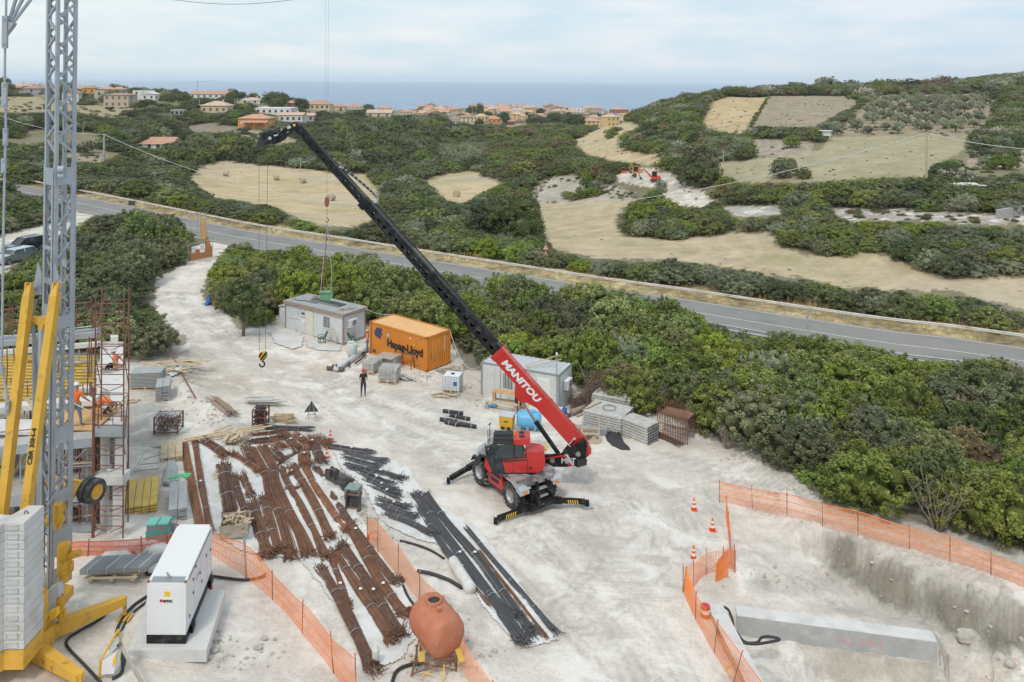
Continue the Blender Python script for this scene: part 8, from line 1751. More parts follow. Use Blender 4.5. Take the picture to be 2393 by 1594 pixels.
def wire_crate(px,py,rz,L_,W_,H_,label,fill,m='scaffold_rust',solid=False):
 rt,q=thing('steel_crate',px,py,label,'crate',rz)
 for(x,y)in((0,0),(L_,0),(0,W_),(L_,W_)):MB().bb((x-.035,y-.035,0),(x+.035,y+.035,H_)).build('corner_post',m,rt)
 for z in(.1,H_*.55,H_-.03):
  mb=MB()
  for(a,b)in(((0,0),(L_,0)),((0,W_),(L_,W_)),((0,0),(0,W_)),((L_,0),(L_,W_))):mb.bar((*a,z),(*b,z),.04)
  mb.build('rim',m,rt)
 mb=MB();n=int(L_/.1)
 for i in range(n):mb.bar((i*L_/n,-.01,.1),(i*L_/n,-.01,H_),.012);
 mb.build('wire_side',m,rt);rg=random.Random(int(px));mb=MB()
 for _ in range(330):
  p=Vector((rg.uniform(.08,L_-.08),rg.uniform(.08,W_-.08),rg.uniform(.1,H_*1.02)));mb.bar(p,p+Vector((rg.uniform(-.3,.3)*.5,rg.uniform(-.2,.2)*.6,rg.uniform(-.15,.15))),.10,.035)
 mb.build('contents',fill,rt);return rt
wire_crate(360,1016,R(4),1.25,.85,.95,'rusty steel crate full of grey clamps beside the building','galv_old');wire_crate(590,1000,R(0),.72,.75,1.05,'rusty steel crate of dark scrap at the head of the bar yard','dark_steel')
rt,q=thing('timber_box',514,1262,'weathered timber box full of wood offcuts beside the rusty bars','crate',R(12));mb=MB()
for(a,b)in(((0,0),(1.1,0)),((1.1,0),(1.1,1.1)),((0,1.1),(1.1,1.1)),((0,0),(0,1.1))):mb.bar((*a,.28),(*b,.28),.03,.5)
mb.build('sides','timber_grey',rt);rg=random.Random(1);mb=MB()
for _ in range(60):p=Vector((rg.uniform(.1,1.0),rg.uniform(.1,1.0),rg.uniform(.25,.62)));mb.bar(p,p+Vector((rg.uniform(-.35,.35),rg.uniform(-.35,.35),rg.uniform(-.05,.08))),.08,.025)
mb.build('offcuts','timber',rt)
def boards(px,py,n,L0,L1,a0,a1,spread,m,label,seed,h=.03,w=.12,name='board_heap'):
 q=G(px,py);rg=random.Random(seed);mb=MB()
 for i in range(n):
  c=q+Vector((rg.uniform(-spread,spread),rg.uniform(-spread,spread)*.7,.04+i*h*.35));a=rg.uniform(a0,a1);l=rg.uniform(L0,L1)/2;d=Vector((math.cos(a),math.sin(a),rg.uniform(-.02,.02)))*l;mb.bar(c-d,c+d,w,h)
 return tag(mb.build(name,m,None,q),label,'timber')
boards(400,862,26,.8,2.4,-.5,.6,1.5,'timber','loose heap of boards beyond the larger plank stack',3);boards(520,960,5,1.2,1.8,0,.4,.5,'timber','short battens under the heap of brown pipes',7)
bundle([(497,938),(520,955),(540,974)],.9,60,'fascia','heap of brown steel pipes on battens left of the rusty crates',None,r=.03,ties=0,flare=.15,name='pipe_heap')
boards(617,945,22,1.4,2.2,-.12,.15,.45,'plank_pale','pale wrapped timber bundle behind the crate of dark scrap',9,h=.05);boards(662,988,20,.9,1.3,-.1,.12,.25,'timber','pile of old pallets and timber right of the crate',10,h=.07,w=.1);boards(552,1036,24,.4,.9,1.0,2.0,.45,'timber','heap of short shuttering boxes under the long planks',12,h=.06,w=.18)
for i,(a,b)in enumerate((((434,1031),(615,1003)),((432,1035),(636,1005)),((438,1040),(618,1012)),((500,1020),(540,1003)))):
 p,r_=G(*a),G(*b);tag(MB().bar(p+Vector((0,0,.15+.05*i)),r_+Vector((0,0,.25)),.10,.06).build('plank','plank_new',None)if 'plank_new' in MATS else MB().bar(p+Vector((0,0,.15+.05*i)),r_+Vector((0,0,.25)),.10,.06).build('plank',mat('plank_new',(.64,.50,.32),.75,var=.1),None),('uppermost','second','third','short crossed')[i]+' long pale new plank lying at the head of the bar yard','plank')
boards(372,1046,1,1.5,1.5,0,0.02,0,'timber_grey','single grey board left of the upper yellow beams',2);boards(495,1115,2,.9,1.0,1.6,1.8,.3,'timber','two short boards on the white sheet',5);boards(305,940,5,.4,.8,0,1,.4,'timber','few small offcuts at the foot of the scaffold tower',6);boards(610,990,2,1.0,1.1,.9,1.2,.4,'plank_pale','two thin battens left of the crate of scrap',4);boards(1035,925,10,.6,1.4,-.5,1,.6,'timber','broken pallets under the white liquid container',14);boards(1048,868,16,.6,1.4,-.8,.8,.7,'timber_grey','heap of grey broken timber at the end of the container',15);boards(945,885,14,.9,1.5,-.9,-.6,.4,'plank_pale','bundle of grey laths right of the front pallet of blocks',16)
q=G(395,850);
rt,q=thing('road_sign',727,985,'triangular road sign seen from behind on a steel folding stand','road sign');qo=rt.location.copy();mb=MB();slab(mb,[(711,963),(728,937),(744,962)],qo.y,.03);mb.build('sign_plate','dark_steel',rt,qo)
mb=MB();[mb.bar(D(*a,qo.y-.05),D(*b,qo.y-.05-.25*(k>1)),.03)for k,(a,b)in enumerate((((725,943),(720,985)),((731,943),(738,985)),((724,958),(714,982)),((733,958),(744,984)),((721,970),(738,968))))];mb.build('stand','galv_old',rt,qo)
rt,q=thing('mesh_panel_stack',186,1356,'stack of grey steel mesh panels on a pallet behind the crane outrigger','stack',R(3));mb=MB();mb.box((0,0,0),(.01,.01,.01));mb=MB();mb.prism([(0,0),(2.35,.12),(2.6,.95),(.25,.9)],.18,.34);mb.build('panels','frame_grey',rt);mb=MB()
for i in range(26):t=i/26;mb.bar((t*2.35,.12*t,.36),(.25+t*2.35,.9+.05*t,.36),.03,.03)
for j in range(14):t=j/14;mb.bar((.25*t,.9*t,.352),(2.35+.25*t,.12+.83*t,.352),.018,.02)
mb.build('wires','steel_form',rt);mb=MB();
for t in(.12,.4,.67,.9):mb.bar((t*2.35,-.01+.12*t,.385),(.25+t*2.35,.93,.385),.02,.01);mb.bar((t*2.35,-.015+.12*t,.16),(t*2.35,-.015+.12*t,.39),.02,.01)
mb.build('strap','white_frame',rt);mb=MB();mb.use('timber');[mb.bb((.35,-.15+i*.28,.10),(2.1,-.03+i*.28,.125))for i in range(4)];[mb.bb((.4+i*.75,-.15,0),(.52+i*.75,.85,.10))for i in range(3)];mb.build('pallet','timber',rt)
rt,q=thing('ladder_scaffold',312,1112,'grey scaffold frame lying flat on the ground beside the tower','scaffold frame',R(8));mb=MB();
for(a,b)in(((-.1,0),(0,1.5)),((1.05,.1),(1.0,1.9)),((-.1,.35),(1.05,.45)),((-.05,1.0),(1.05,1.1)),((0,1.5),(1.0,1.55))):mb.cyl((*a,.06),(*b,.06+.25*(b[1]>1.4)),.026,n=6)
mb.build('frame','galv_old',rt)
rt,q=thing('pump_machine',340,1272,'teal and grey machine on a small frame behind the red net','machine',R(5));MB().bb((0,0,.12),(.85,.6,.5)).build('body','teal',rt);MB().bb((.03,.03,.5),(.82,.57,.72)).build('cover','frame_grey',rt);MB().bb((.0,-.0,.72),(.40,.55,.78)).build('lid','mint',rt);MB().bb((.45,.0,.74),(.85,.55,.80)).build('lid','mint',rt);mb=MB();mb.cyl((.9,-.1,.05),(.75,.1,.6),.03,n=8);mb.build('handle','black_plastic',rt)
for(x,y,h,lb)in((405,1262,.75,'left one of two grey sheet metal ducts behind the generator'),(419,1262,.6,'right one of two grey sheet metal ducts behind the generator')):q=G(x,y);mb=MB();mb.prism([(-.13,-.1),(.13,-.1),(.13,.1),(-.13,.1)],0,h);mb.prism([(-.07,-.105),(.07,-.105),(.05,-.101)],h*.6,h*.95);tag(mb.build('metal_duct','galv_old',None),lb,'duct').location=q
mb=MB();q=G(300,1296);rg=random.Random(6);[mb.blob(q+Vector((rg.uniform(-.9,1.1),rg.uniform(-.3,.5),.12)),(rg.uniform(.3,.5),.3,rg.uniform(.15,.3)),12,7,.14,rg)for _ in range(9)];tag(mb.build('white_tarpaulin','sheet_white',smooth=True),'crumpled white tarpaulin behind the red net','tarpaulin')
def rocks(name,pts,n,label,seed,r0=.035,r1=.10,sx=1.0,sy=.6):
 rg=random.Random(seed);mb=MB()
 for i in range(n):
  b=rg.choice(pts);p=G(b[0]+rg.gauss(0,b[2]),b[1]+rg.gauss(0,b[3]))
  r=rg.uniform(r0,r1)**1.0*(1.7 if rg.random()<.1 else.8);mb.blob(p+Vector((0,0,r*.3)),(r,r*rg.uniform(.6,1),r*rg.uniform(.45,.8)),7,5,.18,rg)
 return tag(mb.build(name,'rock',None,smooth=False),label,'stones',kind='stuff')
rocks('rubble',[(825,1170,16,22),(850,1215,16,22),(880,1255,20,20),(800,1115,10,20)],150,'loose stones on the bank between the two bar yards',1);rocks('rubble',[(500,1490,14,26),(530,1515,22,20),(505,1540,20,12),(600,1520,30,20)],70,'stones scattered beside the generator slab',2);rocks('rubble',[(1000,875,20,8),(985,880,16,8),(1085,900,20,10),(1010,880,18,8),(1110,935,20,8),(1180,955,60,10)],130,'stones and rubble around the container and cabins',3);rocks('rubble',[(1990,1300,80,20),(2100,1360,80,24),(2250,1430,90,26),(1800,1350,80,12),(2300,1500,60,40)],150,'stones along the dark earth cut',4,.02,.07);rocks('rubble',[(430,880,14,20),(470,930,20,20),(500,980,16,12),(440,850,12,10)],120,'stones on the earth bank beside the yard',5,.03,.1);rocks('rubble',[(1000,1540,50,26),(1060,1480,40,30),(1100,1540,50,30)],110,'stones below the terracotta tank',6,.02,.08);rocks('rubble',[(1620,1000,40,8),(1750,1060,60,10),(1900,1150,60,12),(2150,1230,90,10)],160,'stones along the foot of the thicket',8,.04,.14)
q=G(2262,1494);tag(MB().blob(q+Vector((0,0,.1)),(.5,.3,.3),10,7,.15,random.Random(4)).build('boulder','rock'),'large pale boulder right of the concrete walls','boulder');q=G(2360,1555);tag(MB().blob(q+Vector((0,0,.08)),(.2,.18,.15),10,7,.1,random.Random(5)).build('boulder','rock'),'small brown boulder at the lower right corner','boulder')
def wall(p0,p1,top,th,drop,label,z=None,marks=None):
 a,b=P(*p0,top),P(*p1,top);d=(b-a);L_=d.length;d.normalize();n=Vector((-d.y,d.x,0));n=n if n.y>0 else-n
 rt=empty('retaining_wall',a,label=label,cat='concrete wall');mb=MB();r0=[a,b,b+n*th,a+n*th];mb.loft([[v-Vector((0,0,drop))for v in r0],r0]);mb.build('wall','wall_conc',rt,a)
 mb=MB();mb.loft([[v+Vector((0,0,.002))for v in r0],[v+Vector((0,0,.03))for v in r0]]);mb.build('top_face','concrete_pale',rt,a);return rt,a,d,n
mat('wall_conc',(.40,.40,.395),.9,var=.12,vscale=1.2,dirt=(.50,.48,.46),dscale=1.6,dlo=.5,dhi=.7)
rt,a,d,n=wall((1722,1440),(2190,1502),-1.25,.62,.95,'long low concrete wall across the excavation');mb=MB();text_on(mb,'ALL TERL',a+d*3.75-n*.012+Vector((0,0,-.50)),d,(0,0,1),.36,0,width=1.75);mat('chalk_red',(.62,.36,.34),.9,var=.1);mb.build('marking','chalk_red',rt,a)
mb=MB();text_on(mb,'MK',a+d*9.9-n*.012+Vector((0,0,-.32)),d,(0,0,1),.22,0);text_on(mb,'150',a+d*9.9-n*.012+Vector((0,0,-.62)),d,(0,0,1),.22,0);mb.build('marking','chalk_red',rt,a)
a2=P(1652,1414,-.95);b2=P(1790,1690,-.95);d2=(b2-a2).normalized();n2=Vector((-d2 .y,d2 .x,0));n2=n2 if n2 .x>0 else-n2;rt=empty('retaining_wall',a2,label='pale topped concrete wall running towards the camera beside the orange net',cat='concrete wall');r0=[a2,b2,b2+n2*.62,a2+n2*.62];MB().loft([[v-Vector((0,0,1.6))for v in r0],r0]).build('wall','wall_conc',rt,a2);MB().loft([[v+Vector((0,0,.002))for v in r0],[v+Vector((0,0,.03))for v in r0]]).build('top_face','concrete_pale',rt,a2)
w_=[P(x,y,-1.0)for x,y in((1690,1418),(1702,1425),(1712,1450),(1716,1480),(1728,1498),(1760,1505),(1800,1500),(1822,1494),(1800,1488),(1780,1490),(1768,1502),(1740,1500),(1722,1480),(1700,1470),(1692,1460),(1710,1466),(1725,1482))];tag(MB().tube(smooth_path(w_,5),.05,7).build('hose','pipe_black',smooth=True),'black hose coiled over the corner of the two concrete walls','hose')
w_=[P(1690+14*math.cos(t),1470+10*math.sin(t)+t*.8,-1.0)for t in np.linspace(0,19,40)];tag(MB().tube(w_,.018,5).build('cable_coil','pipe_black'),'thin black cable coil hanging on the wall corner','cable')
rt,q=thing('reflective_barrel',1648,1440,'red and white drum standing in the orange net','drum');MB().lathe([(.19,0),(.19,.16),(.19,.16)],16).build('body','red_paint',rt);MB().lathe([(.192,.16),(.192,.32)],16).build('white_band','cone_white',rt);MB().lathe([(.19,.32),(.19,.42),(.001,.42)],16).build('top','red_paint',rt)
gh([(1596,1800),(1700,1560),(1745,1600)],.02,'yellow_mark','thin yellow strap beside the wall at the bottom edge')
rt,q=thing('site_gate',441,613,'orange mesh gate panel with two notice boards beside the access track','gate');qo=rt.location.copy();Yg=qo.y
def gt(mb,n,m,p=None):return mb.build(n,m,p or rt,qo)
mb=MB();mb.bar(D(441,612,Yg),D(440,572,Yg),.06);mb.bar(D(440,572,Yg),D(484,562,Yg),.05);mb.bar(D(484,562,Yg),D(496,555,Yg+2),.05);mb.bar(D(496,555,Yg+2),D(496,598,Yg+2),.06);gt(mb,'frame','galv_old')
mb=MB();mb.add([D(441,611,Yg),D(497,600,Yg+2),D(496,575,Yg+2),D(441,588,Yg)],[(0,1,2,3)]);mat('gate_mesh',(.45,.19,.08),.8,var=.3,vscale=20,stretch=(1,1,12));gt(mb,'mesh','gate_mesh');mb=MB();mb.add([D(480,588,Yg+1.5),D(497,584,Yg+2),D(486,552,Yg+2),D(478,560,Yg+1.5)],[(0,1,2,3)]);gt(mb,'mesh','gate_mesh')
for(x0,x1,y0,y1)in((448,456,577,592),(467,478,571,590)):
 mb=MB();slab(mb,[(x0,y1),(x1,y1-1),(x1,y0-1),(x0,y0)],Yg-.06,.02);s=gt(mb,'notice_board','paper');mb=MB();[slab(mb,[(x0+1.5,y0+3+i*3.2),(x1-1.5,y0+2.8+i*3.2),(x1-1.5,y0+4+i*3.2),(x0+1.5,y0+4.2+i*3.2)],Yg-.075,.01)for i in range(4)];gt(mb,'text_lines','frame_grey',s)
rt,q=thing('scaffold_pylon',477,590,'slim grey scaffold with orange board panel beside the road entrance','scaffold');qo=rt.location.copy();Yg=qo.y+1
for x in(445,461,468,483):MB().bar(D(x,560,Yg),D(x,497,Yg),.05).build('upright','galv_old',rt,qo)
mb=MB();[mb.bar(D(445,y,Yg),D(483,y-3,Yg),.04)for y in(500,515)];mb.bar(D(445,500,Yg),D(465,497,Yg+1),.04);mb.build('rail','galv_old',rt,qo);mb=MB();slab(mb,[(469,560),(482,558),(481,514),(469,516)],Yg-.1,.05);mb.build('board_panel','plywood',rt,qo)
q=G(345,1000)
p,r_=G(397,838),G(456,935);tag(MB().cyl(p+Vector((0,0,.5)),r_+Vector((0,0,.15)),.045,n=8).build('pipe','red_paint' if False else 'scaffold_rust'),'long rusty red pole lying down the earth bank','pole')
def brush(px,py,R0,H_,n,label,m,seed,name='brush_pile'):
 q=G(px,py);rg=random.Random(seed);mb=MB()
 for _ in range(n):
  a=rg.uniform(0,6.28);d=R0*rg.random()**.5;p=Vector((math.cos(a)*d,math.sin(a)*d*.6,H_*(1-(d/R0)**2)*rg.uniform(.1,1)));b=rg.uniform(0,6.28);l=rg.uniform(.5,1.5);dr=Vector((math.cos(b),math.sin(b),rg.uniform(-.5,.25)))
  mb.tube([p,p+dr*l*.5+Vector((0,0,.05)),p+dr*l+Vector((0,0,-.12*l))],[.022,.015,.006],3)
 return tag(mb.build(name,m,None),label,'brushwood'),q
o,q=brush(1462,945,3.0,2.9,2600,'large pile of brown dead brushwood behind the formwork stacks','dead_brush',1);o.location=q
o,q=brush(1400,948,1.8,1.3,700,'low heap of dead branches between the cabin and the formwork stacks','dead_brush',2);o.location=q
def bare(px,py,H_,n,label,seed):
 q=G(px,py);rg=random.Random(seed);mb=limbs(rg,n+6,H_*.8,.035,.6);o=mb.build('bare_shrub','dead_wood',smooth=True);o.location=q;return tag(o,label,'shrub')
bare(2190,1238,3.2,12,'bare grey branches at the edge of the thicket above the dust track',1);bare(2330,1262,2.6,10,'bare branching bush near the right edge of the thicket',2);bare(1530,962,2.4,9,'bare twiggy bush left of the rusty cage',3);bare(1385,930,3.0,9,'bare leaning stems right of the right cabin',4);bare(1700,1048,1.8,8,'bare twigs at the thicket edge beyond the cage',5)
lt=tree_proto('broadleaf_tree','leaf_dark',91,4.6,1.9,1.3,'dark leafy tree with bare lower trunk standing alone left of the cabin','tree',None,wisp=0,nl=7,clumps=230,leaves=34,ls=.085)if 'tree_proto' in globals()else None
if lt:lt.location=G(568,785)
# ---------------- houses of the village and the town ----------------
_hit=hit
def hit(x,y):
 for k in range(60):
  r=_hit(x,y+k*.7)
  if r:return r
 return D(x,y,300)
mat('wall_cream',(.60,.50,.36),.85,var=.06,rnd=.06,vscale=.3);mat('wall_white',(.68,.67,.65),.8,var=.05,vscale=.3);mat('wall_beige',(.47,.41,.33),.9,var=.10,vscale=.4);mat('wall_pink',(.50,.37,.30),.85,var=.06,vscale=.3);mat('wall_orange',(.66,.31,.10),.85,var=.05,vscale=.3);mat('wall_yellow',(.68,.49,.22),.85,var=.05,vscale=.3);mat('wall_lilac',(.38,.36,.40),.85,var=.05);mat('wall_red',(.34,.12,.09),.9,var=.1);mat('wall_green',(.42,.62,.25),.85,var=.05);mat('wall_grey',(.38,.37,.36),.9,var=.1)
mat('roof_tile',(.52,.30,.215),.85,var=.16,vscale=.5,rnd=.12,dirt=(.38,.20,.13),dscale=.4,dlo=.5,dhi=.7);mat('roof_pale',(.58,.42,.31),.85,var=.14,vscale=.5,dirt=(.42,.28,.2),dscale=.4,dlo=.5,dhi=.7);mat('roof_brown',(.38,.24,.18),.9,var=.16,vscale=.5)
mat('window_dark',(.05,.055,.065),.25,var=.2,vscale=.5);mat('shutter',(.22,.11,.07),.7,var=.1)
def house_local(name,W_,D_,H_,wallm,roofm,roof='hip',rh=None,label='',group=None,wins=None,wm='window_dark',chim=True,porch=False,door=True):
 rt=empty(name,(0,0,0),label=label,cat='house',group=group);mb=MB();mb.bb((-W_/2,0,-1.5),(W_/2,D_,H_));mb.build('wall',wallm,rt);rh=rh or min(W_,D_)*.20;o=.45
 mb=MB();x,y0,y1=W_/2+o,-o,D_+o;z=H_+.02
 if roof=='hip':
  k=min(W_,D_)/2+o;a=(-x+k,(y0+y1)/2,z+rh);b=(x-k,(y0+y1)/2,z+rh)
  if W_<D_:a=(0,y0+k,z+rh);b=(0,y1-k,z+rh)
  c=[(-x,y0,z),(x,y0,z),(x,y1,z),(-x,y1,z),a,b];mb.add(c,[(0,1,5,4),(1,2,5),(2,3,4,5),(3,0,4),(3,2,1,0)]if W_>=D_ else[(0,1,4),(1,2,5,4),(2,3,5),(3,0,4,5),(3,2,1,0)])
 elif roof=='gable':mb.add([(-x,y0,z),(x,y0,z),(x,y1,z),(-x,y1,z),(-x,(y0+y1)/2,z+rh),(x,(y0+y1)/2,z+rh)],[(0,1,5,4),(2,3,4,5),(0,4,3),(1,2,5),(3,2,1,0)])
 elif roof=='gable_y':mb.add([(-x,y0,z),(x,y0,z),(x,y1,z),(-x,y1,z),(0,y0,z+rh),(0,y1,z+rh)],[(0,4,5,3),(1,2,5,4),(0,1,4),(2,3,5),(3,2,1,0)])
 else:mb.bb((-W_/2-.05,-.05,H_+.01),(W_/2+.05,D_+.05,H_+.35))
 ro=mb.build('roof',roofm,rt)
 if chim:MB().bb((W_*.18,D_*.55,H_+.1),(W_*.18+.6,D_*.55+.6,H_+rh+.6)).build('chimney',wallm,ro)
 st=max(1,int(round(H_/3.0)));n=wins if wins is not None else max(2,int(W_/3.2))
 for s in range(st):
  for i in range(n):
   xc=-W_/2+W_*(i+.5)/n;zc_=(H_/st)*(s+.55)
   MB().bb((xc-.55,-.06,zc_-.65),(xc+.55,-.01,zc_+.65)).build('window',wm,rt)
  MB().bb((W_/2+.01,D_*.3,(H_/st)*(s+.55)-.6),(W_/2+.06,D_*.3+1.0,(H_/st)*(s+.55)+.6)).build('window',wm,rt)
 if porch:
  mb=MB();mb.add([(-W_*.3,-2.6,2.4),(W_*.52,-2.6,2.4),(W_*.52,-.01,3.0),(-W_*.3,-.01,3.0),(-W_*.3,-2.6,2.55),(W_*.52,-2.6,2.55),(W_*.52,-.01,3.15),(-W_*.3,-.01,3.15)],[(0,1,2,3),(4,7,6,5),(0,4,5,1),(1,5,6,2),(3,7,4,0)]);mb.build('porch_roof',roofm,rt)
  for q in(-.29,.1,.5):MB().bb((W_*q-.12,-2.55,-1),(W_*q+.12,-2.35,2.4)).build('porch_post',wallm,rt)
 return rt
def house(px0,px1,pyb,pye,pyr,label,wallm,roofm,roof='hip',yaw=0.0,Dm=None,name='house',Y=None,**k):
 c=(px0+px1)/2;q=hit(c,pyb)if Y is None else D(c,pyb,Y)
 if q is None:print('house miss',label);return
 s=F/q.y;W_=(px1-px0)/s/(abs(math.cos(yaw))+.25*abs(math.sin(yaw)));H_=(pyb-pye)/s;rh=(pye-pyr)/s*1.15;rt=house_local(name,W_,Dm or W_*.75,H_,wallm,roofm,roof,max(rh,.3),label,**k);rt.location=q;rt.rotation_euler=(0,0,yaw);return rt
house(15,54,213,201,195,'pinkish house with terracotta roof and veranda at the far left edge','wall_pink','roof_pale','hip',porch=True)
house(47,72,204,193,188,'grey house with two small windows and orange roof behind the crane pendant','wall_grey','roof_tile','gable');house(72,98,203,192,186,'grey white house with orange roof just left of the crane mast','wall_grey','roof_tile','hip')
house(54,93,219,207,199,'lilac grey house with broad brown hipped roof beside the dark garden tree','wall_lilac','roof_brown','hip',wins=1)
house(20,60,196,191,186,'row of brownish roofs on the skyline at the upper left','wall_pink','roof_brown','hip',chim=False);house(100,150,206,196,190,'pale house with orange roof seen through the crane mast','wall_white','roof_tile','gable')
house(146,182,241,217,209,'white and brown house with lean-to balcony right of the crane mast','wall_white','roof_brown','gable_y',.2);house(156,190,210,202,196,'small yellow house with orange gable roof on the skyline right of the mast','wall_yellow','roof_tile','gable');house(186,198,216,208,203,'narrow cream house with pale orange roof between two larger ones','wall_cream','roof_tile','gable')
house(192,222,220,206,201,'orange house with brown hipped roof on the village skyline','wall_orange','roof_brown','hip');house(228,262,222,208,203,'pale terrace house with brown tiled roof behind the beige block','wall_lilac','roof_tile','hip');house(258,287,224,209,204,'terrace house with balconies and terracotta roof right behind the beige block','wall_lilac','roof_tile','hip')
house(220,243,239,213,211,'tall tan tower like house with flat roof and blind window','wall_beige','wall_beige','flat',wins=1,chim=False)
house(242,300,251,222,218,'large beige unfinished house with brown shuttered windows on three floors','wall_beige','roof_brown','hip',wm='shutter',wins=4);house(268,302,251,234,231,'lower beige wing with terracotta edge in front of the large beige house','wall_beige','roof_tile','flat',wm='shutter',wins=2,chim=False,Dm=4)
house(289,311,221,213,208,'small house under a wide brown roof left of the white modern house','wall_white','roof_brown','hip');house(310,345,233,213,208,'white modern house with stepped roof near the village road','wall_white','wall_white','flat',chim=False);house(330,362,236,220,214,'white house with pitched white roof right of the stepped white house','wall_white','wall_white','gable_y')
house(443,526,230,220,213,'long white house with bright orange gabled roof below the distant crane','wall_white','roof_tile','gable',wins=6);house(553,588,229,222,215,'small white house with orange gable roof against the sea','wall_white','roof_tile','gable');house(560,608,241,235,229,'low house with pale orange roofs below the small gabled one','wall_white','roof_pale','hip',wins=2)
house(469,530,267,247,238,'cream yellow villa with pale tiled hipped roof and dark shutters','wall_cream','roof_pale','hip',wm='shutter',wins=4,chim=True);house(596,679,267,254,250,'long low white villa with terraces','wall_white','wall_white','flat',wins=6,chim=False);house(604,630,256,252,249,'white upper storey with terracotta roof on the long white villa','wall_white','roof_pale','hip',wins=2,chim=False,Dm=5)
house(556,626,300,277,269,'bright orange villa with tiled roof and veranda left of the boom head','wall_orange','roof_tile','hip',wm='wall_white',wins=4,porch=True);house(652,706,287,269,264,'white villa with terracotta roof right of the boom head','wall_white','roof_pale','gable',wins=4);house(704,733,285,270,265,'lilac grey wing with balcony at the end of the white villa','wall_lilac','roof_pale','gable',wins=2)
house(670,714,253,241,236,'dark red brick house beside a large round tree','wall_red','roof_tile','gable');house(712,770,258,244,235,'large cream house with wide orange hipped roof','wall_cream','roof_tile','hip',wins=5);house(771,805,258,249,244,'cream house with low orange roof right of the large cream house','wall_cream','roof_tile','hip');house(803,846,260,250,244,'pale house with orange roof above the wooded slope','wall_cream','roof_tile','hip');house(856,914,275,264,258,'cream house with flat facade and pale orange roofs on the wooded slope','wall_cream','roof_pale','gable',wins=3);house(934,965,268,261,257,'low cream house with terracotta roof at the edge of the sea view','wall_cream','roof_tile','hip');house(880,912,258,252,248,'small house with orange roof on the skyline above the wooded slope','wall_cream','roof_tile','hip');house(965,1010,272,265,261,'row house with orange roof where the slope meets the town','wall_pink','roof_tile','gable')
for i,(a,b,y,rr)in enumerate(((740,775,243,'roof_tile'),(776,800,244,'roof_brown'),(800,830,247,'roof_tile'))):house(a,b,y+5,y,y-4,('left','middle','right')[i]+' one of three roofs peeping over the skyline right of the large cream house','wall_cream',rr,'hip',wins=1)
rt=house(318,400,348,337,324,'long low building with orange tiled roof and white arcade among the trees','wall_white','roof_tile','gable',wins=4,chim=False)
house(698,714,344,338,336,'tiny white hut among bushes below the boom head','wall_white','wall_white','flat',wins=1,chim=False);house(398,428,270,258,256,'unfinished concrete shell with dark openings beside the lawn','wall_grey','wall_grey','flat',wins=3,chim=False)
TB=[(1070,1108,288,274,269,'wall_cream','roof_brown','hip','wide beige three storey house at the car park'),(1053,1075,290,279,274,'wall_white','roof_brown','hip','white house just left of the wide beige house'),(1130,1170,290,278,272,'wall_orange','roof_tile','hip','brick orange house with broad roof behind the parked cars'),(1203,1226,300,283,278,'wall_cream','roof_brown','gable_y','pale gabled house in front of the poplar grove'),(1185,1204,293,284,280,'wall_red','roof_tile','gable','low reddish house left of the pale gabled one'),(1330,1366,272,254,251,'wall_white','wall_white','flat','tallest white grey block of the town'),(1428,1470,270,256,252,'wall_red','roof_tile','hip','large dark red house at the right end of the town'),(1450,1476,281,266,263,'wall_yellow','wall_yellow','flat','pale yellow block at the foot of the hill'),(1346,1364,277,268,265,'wall_green','roof_tile','gable','bright green house in the town'),(1362,1402,297,283,278,'wall_yellow','roof_tile','hip','ochre yellow house in front of the town'),(1376,1402,284,274,269,'wall_white','roof_tile','hip','white house behind the ochre one'),(1400,1424,284,276,271,'wall_cream','roof_tile','hip','cream house right of the ochre one'),(1072,1102,274,268,264,'wall_pink','roof_tile','hip','pink house on the sea side of the wide beige one'),(1252,1282,276,270,266,'wall_cream','roof_tile','gable','cream house with bright orange roof left of the grove')]
for(a,b,yb,ye,yr,w,r,ty,lb)in TB:house(a,b,yb,ye,yr,lb,w,r,ty,wins=4)
protos=[];rg=random.Random(21)
for i,(w,r,ty,d)in enumerate((('wall_cream','roof_tile','hip','small cream town house with terracotta hipped roof'),('wall_white','roof_tile','gable','small white town house with terracotta gabled roof'),('wall_yellow','roof_pale','hip','small yellow town house with pale tiled roof'),('wall_pink','roof_brown','gable_y','small pinkish town house with brown roof'),('wall_beige','roof_tile','gable','small beige town house with orange roof'),('wall_white','wall_white','flat','small white town house with flat roof'))):
 protos.append(house_local('town_house',12,10,6.2,w,r,ty,2.0,d+' near the shore','houses of the coastal town, '+d,wins=3))
used_p=set();taken=[(a,b,yb)for(a,b,yb,*_)in TB]
for row,(Y0,n)in enumerate(((630,24),(670,30),(720,36),(780,42),(850,44),(930,48))):
 for i in range(n):
  px=985+(1478-985)*(i+rg.uniform(.1,.9))/n
  if px<1010+row*0 and row<1:continue
  Y=Y0+rg.uniform(-22,22);X=(px-CX)/F*Y;z=gz(X,Y);a,b=proj(X,Y,z)
  if any(t0-6<a<t1+6 and yb-14<b<yb+3 for t0,t1,yb in taken)or(1226<a<1365 and row<2):continue
  if z<-19.5:continue
  k=rg.randrange(6);o=protos[k]if k not in used_p else copy_tree(protos[k]);used_p.add(k);s=rg.uniform(.55,1.0);o.location=(X,Y,z);o.rotation_euler=(0,0,rg.choice([-.35,0,.2,.5])+rg.uniform(-.1,.1));o.scale=(s,s,s*rg.uniform(.85,1.35))
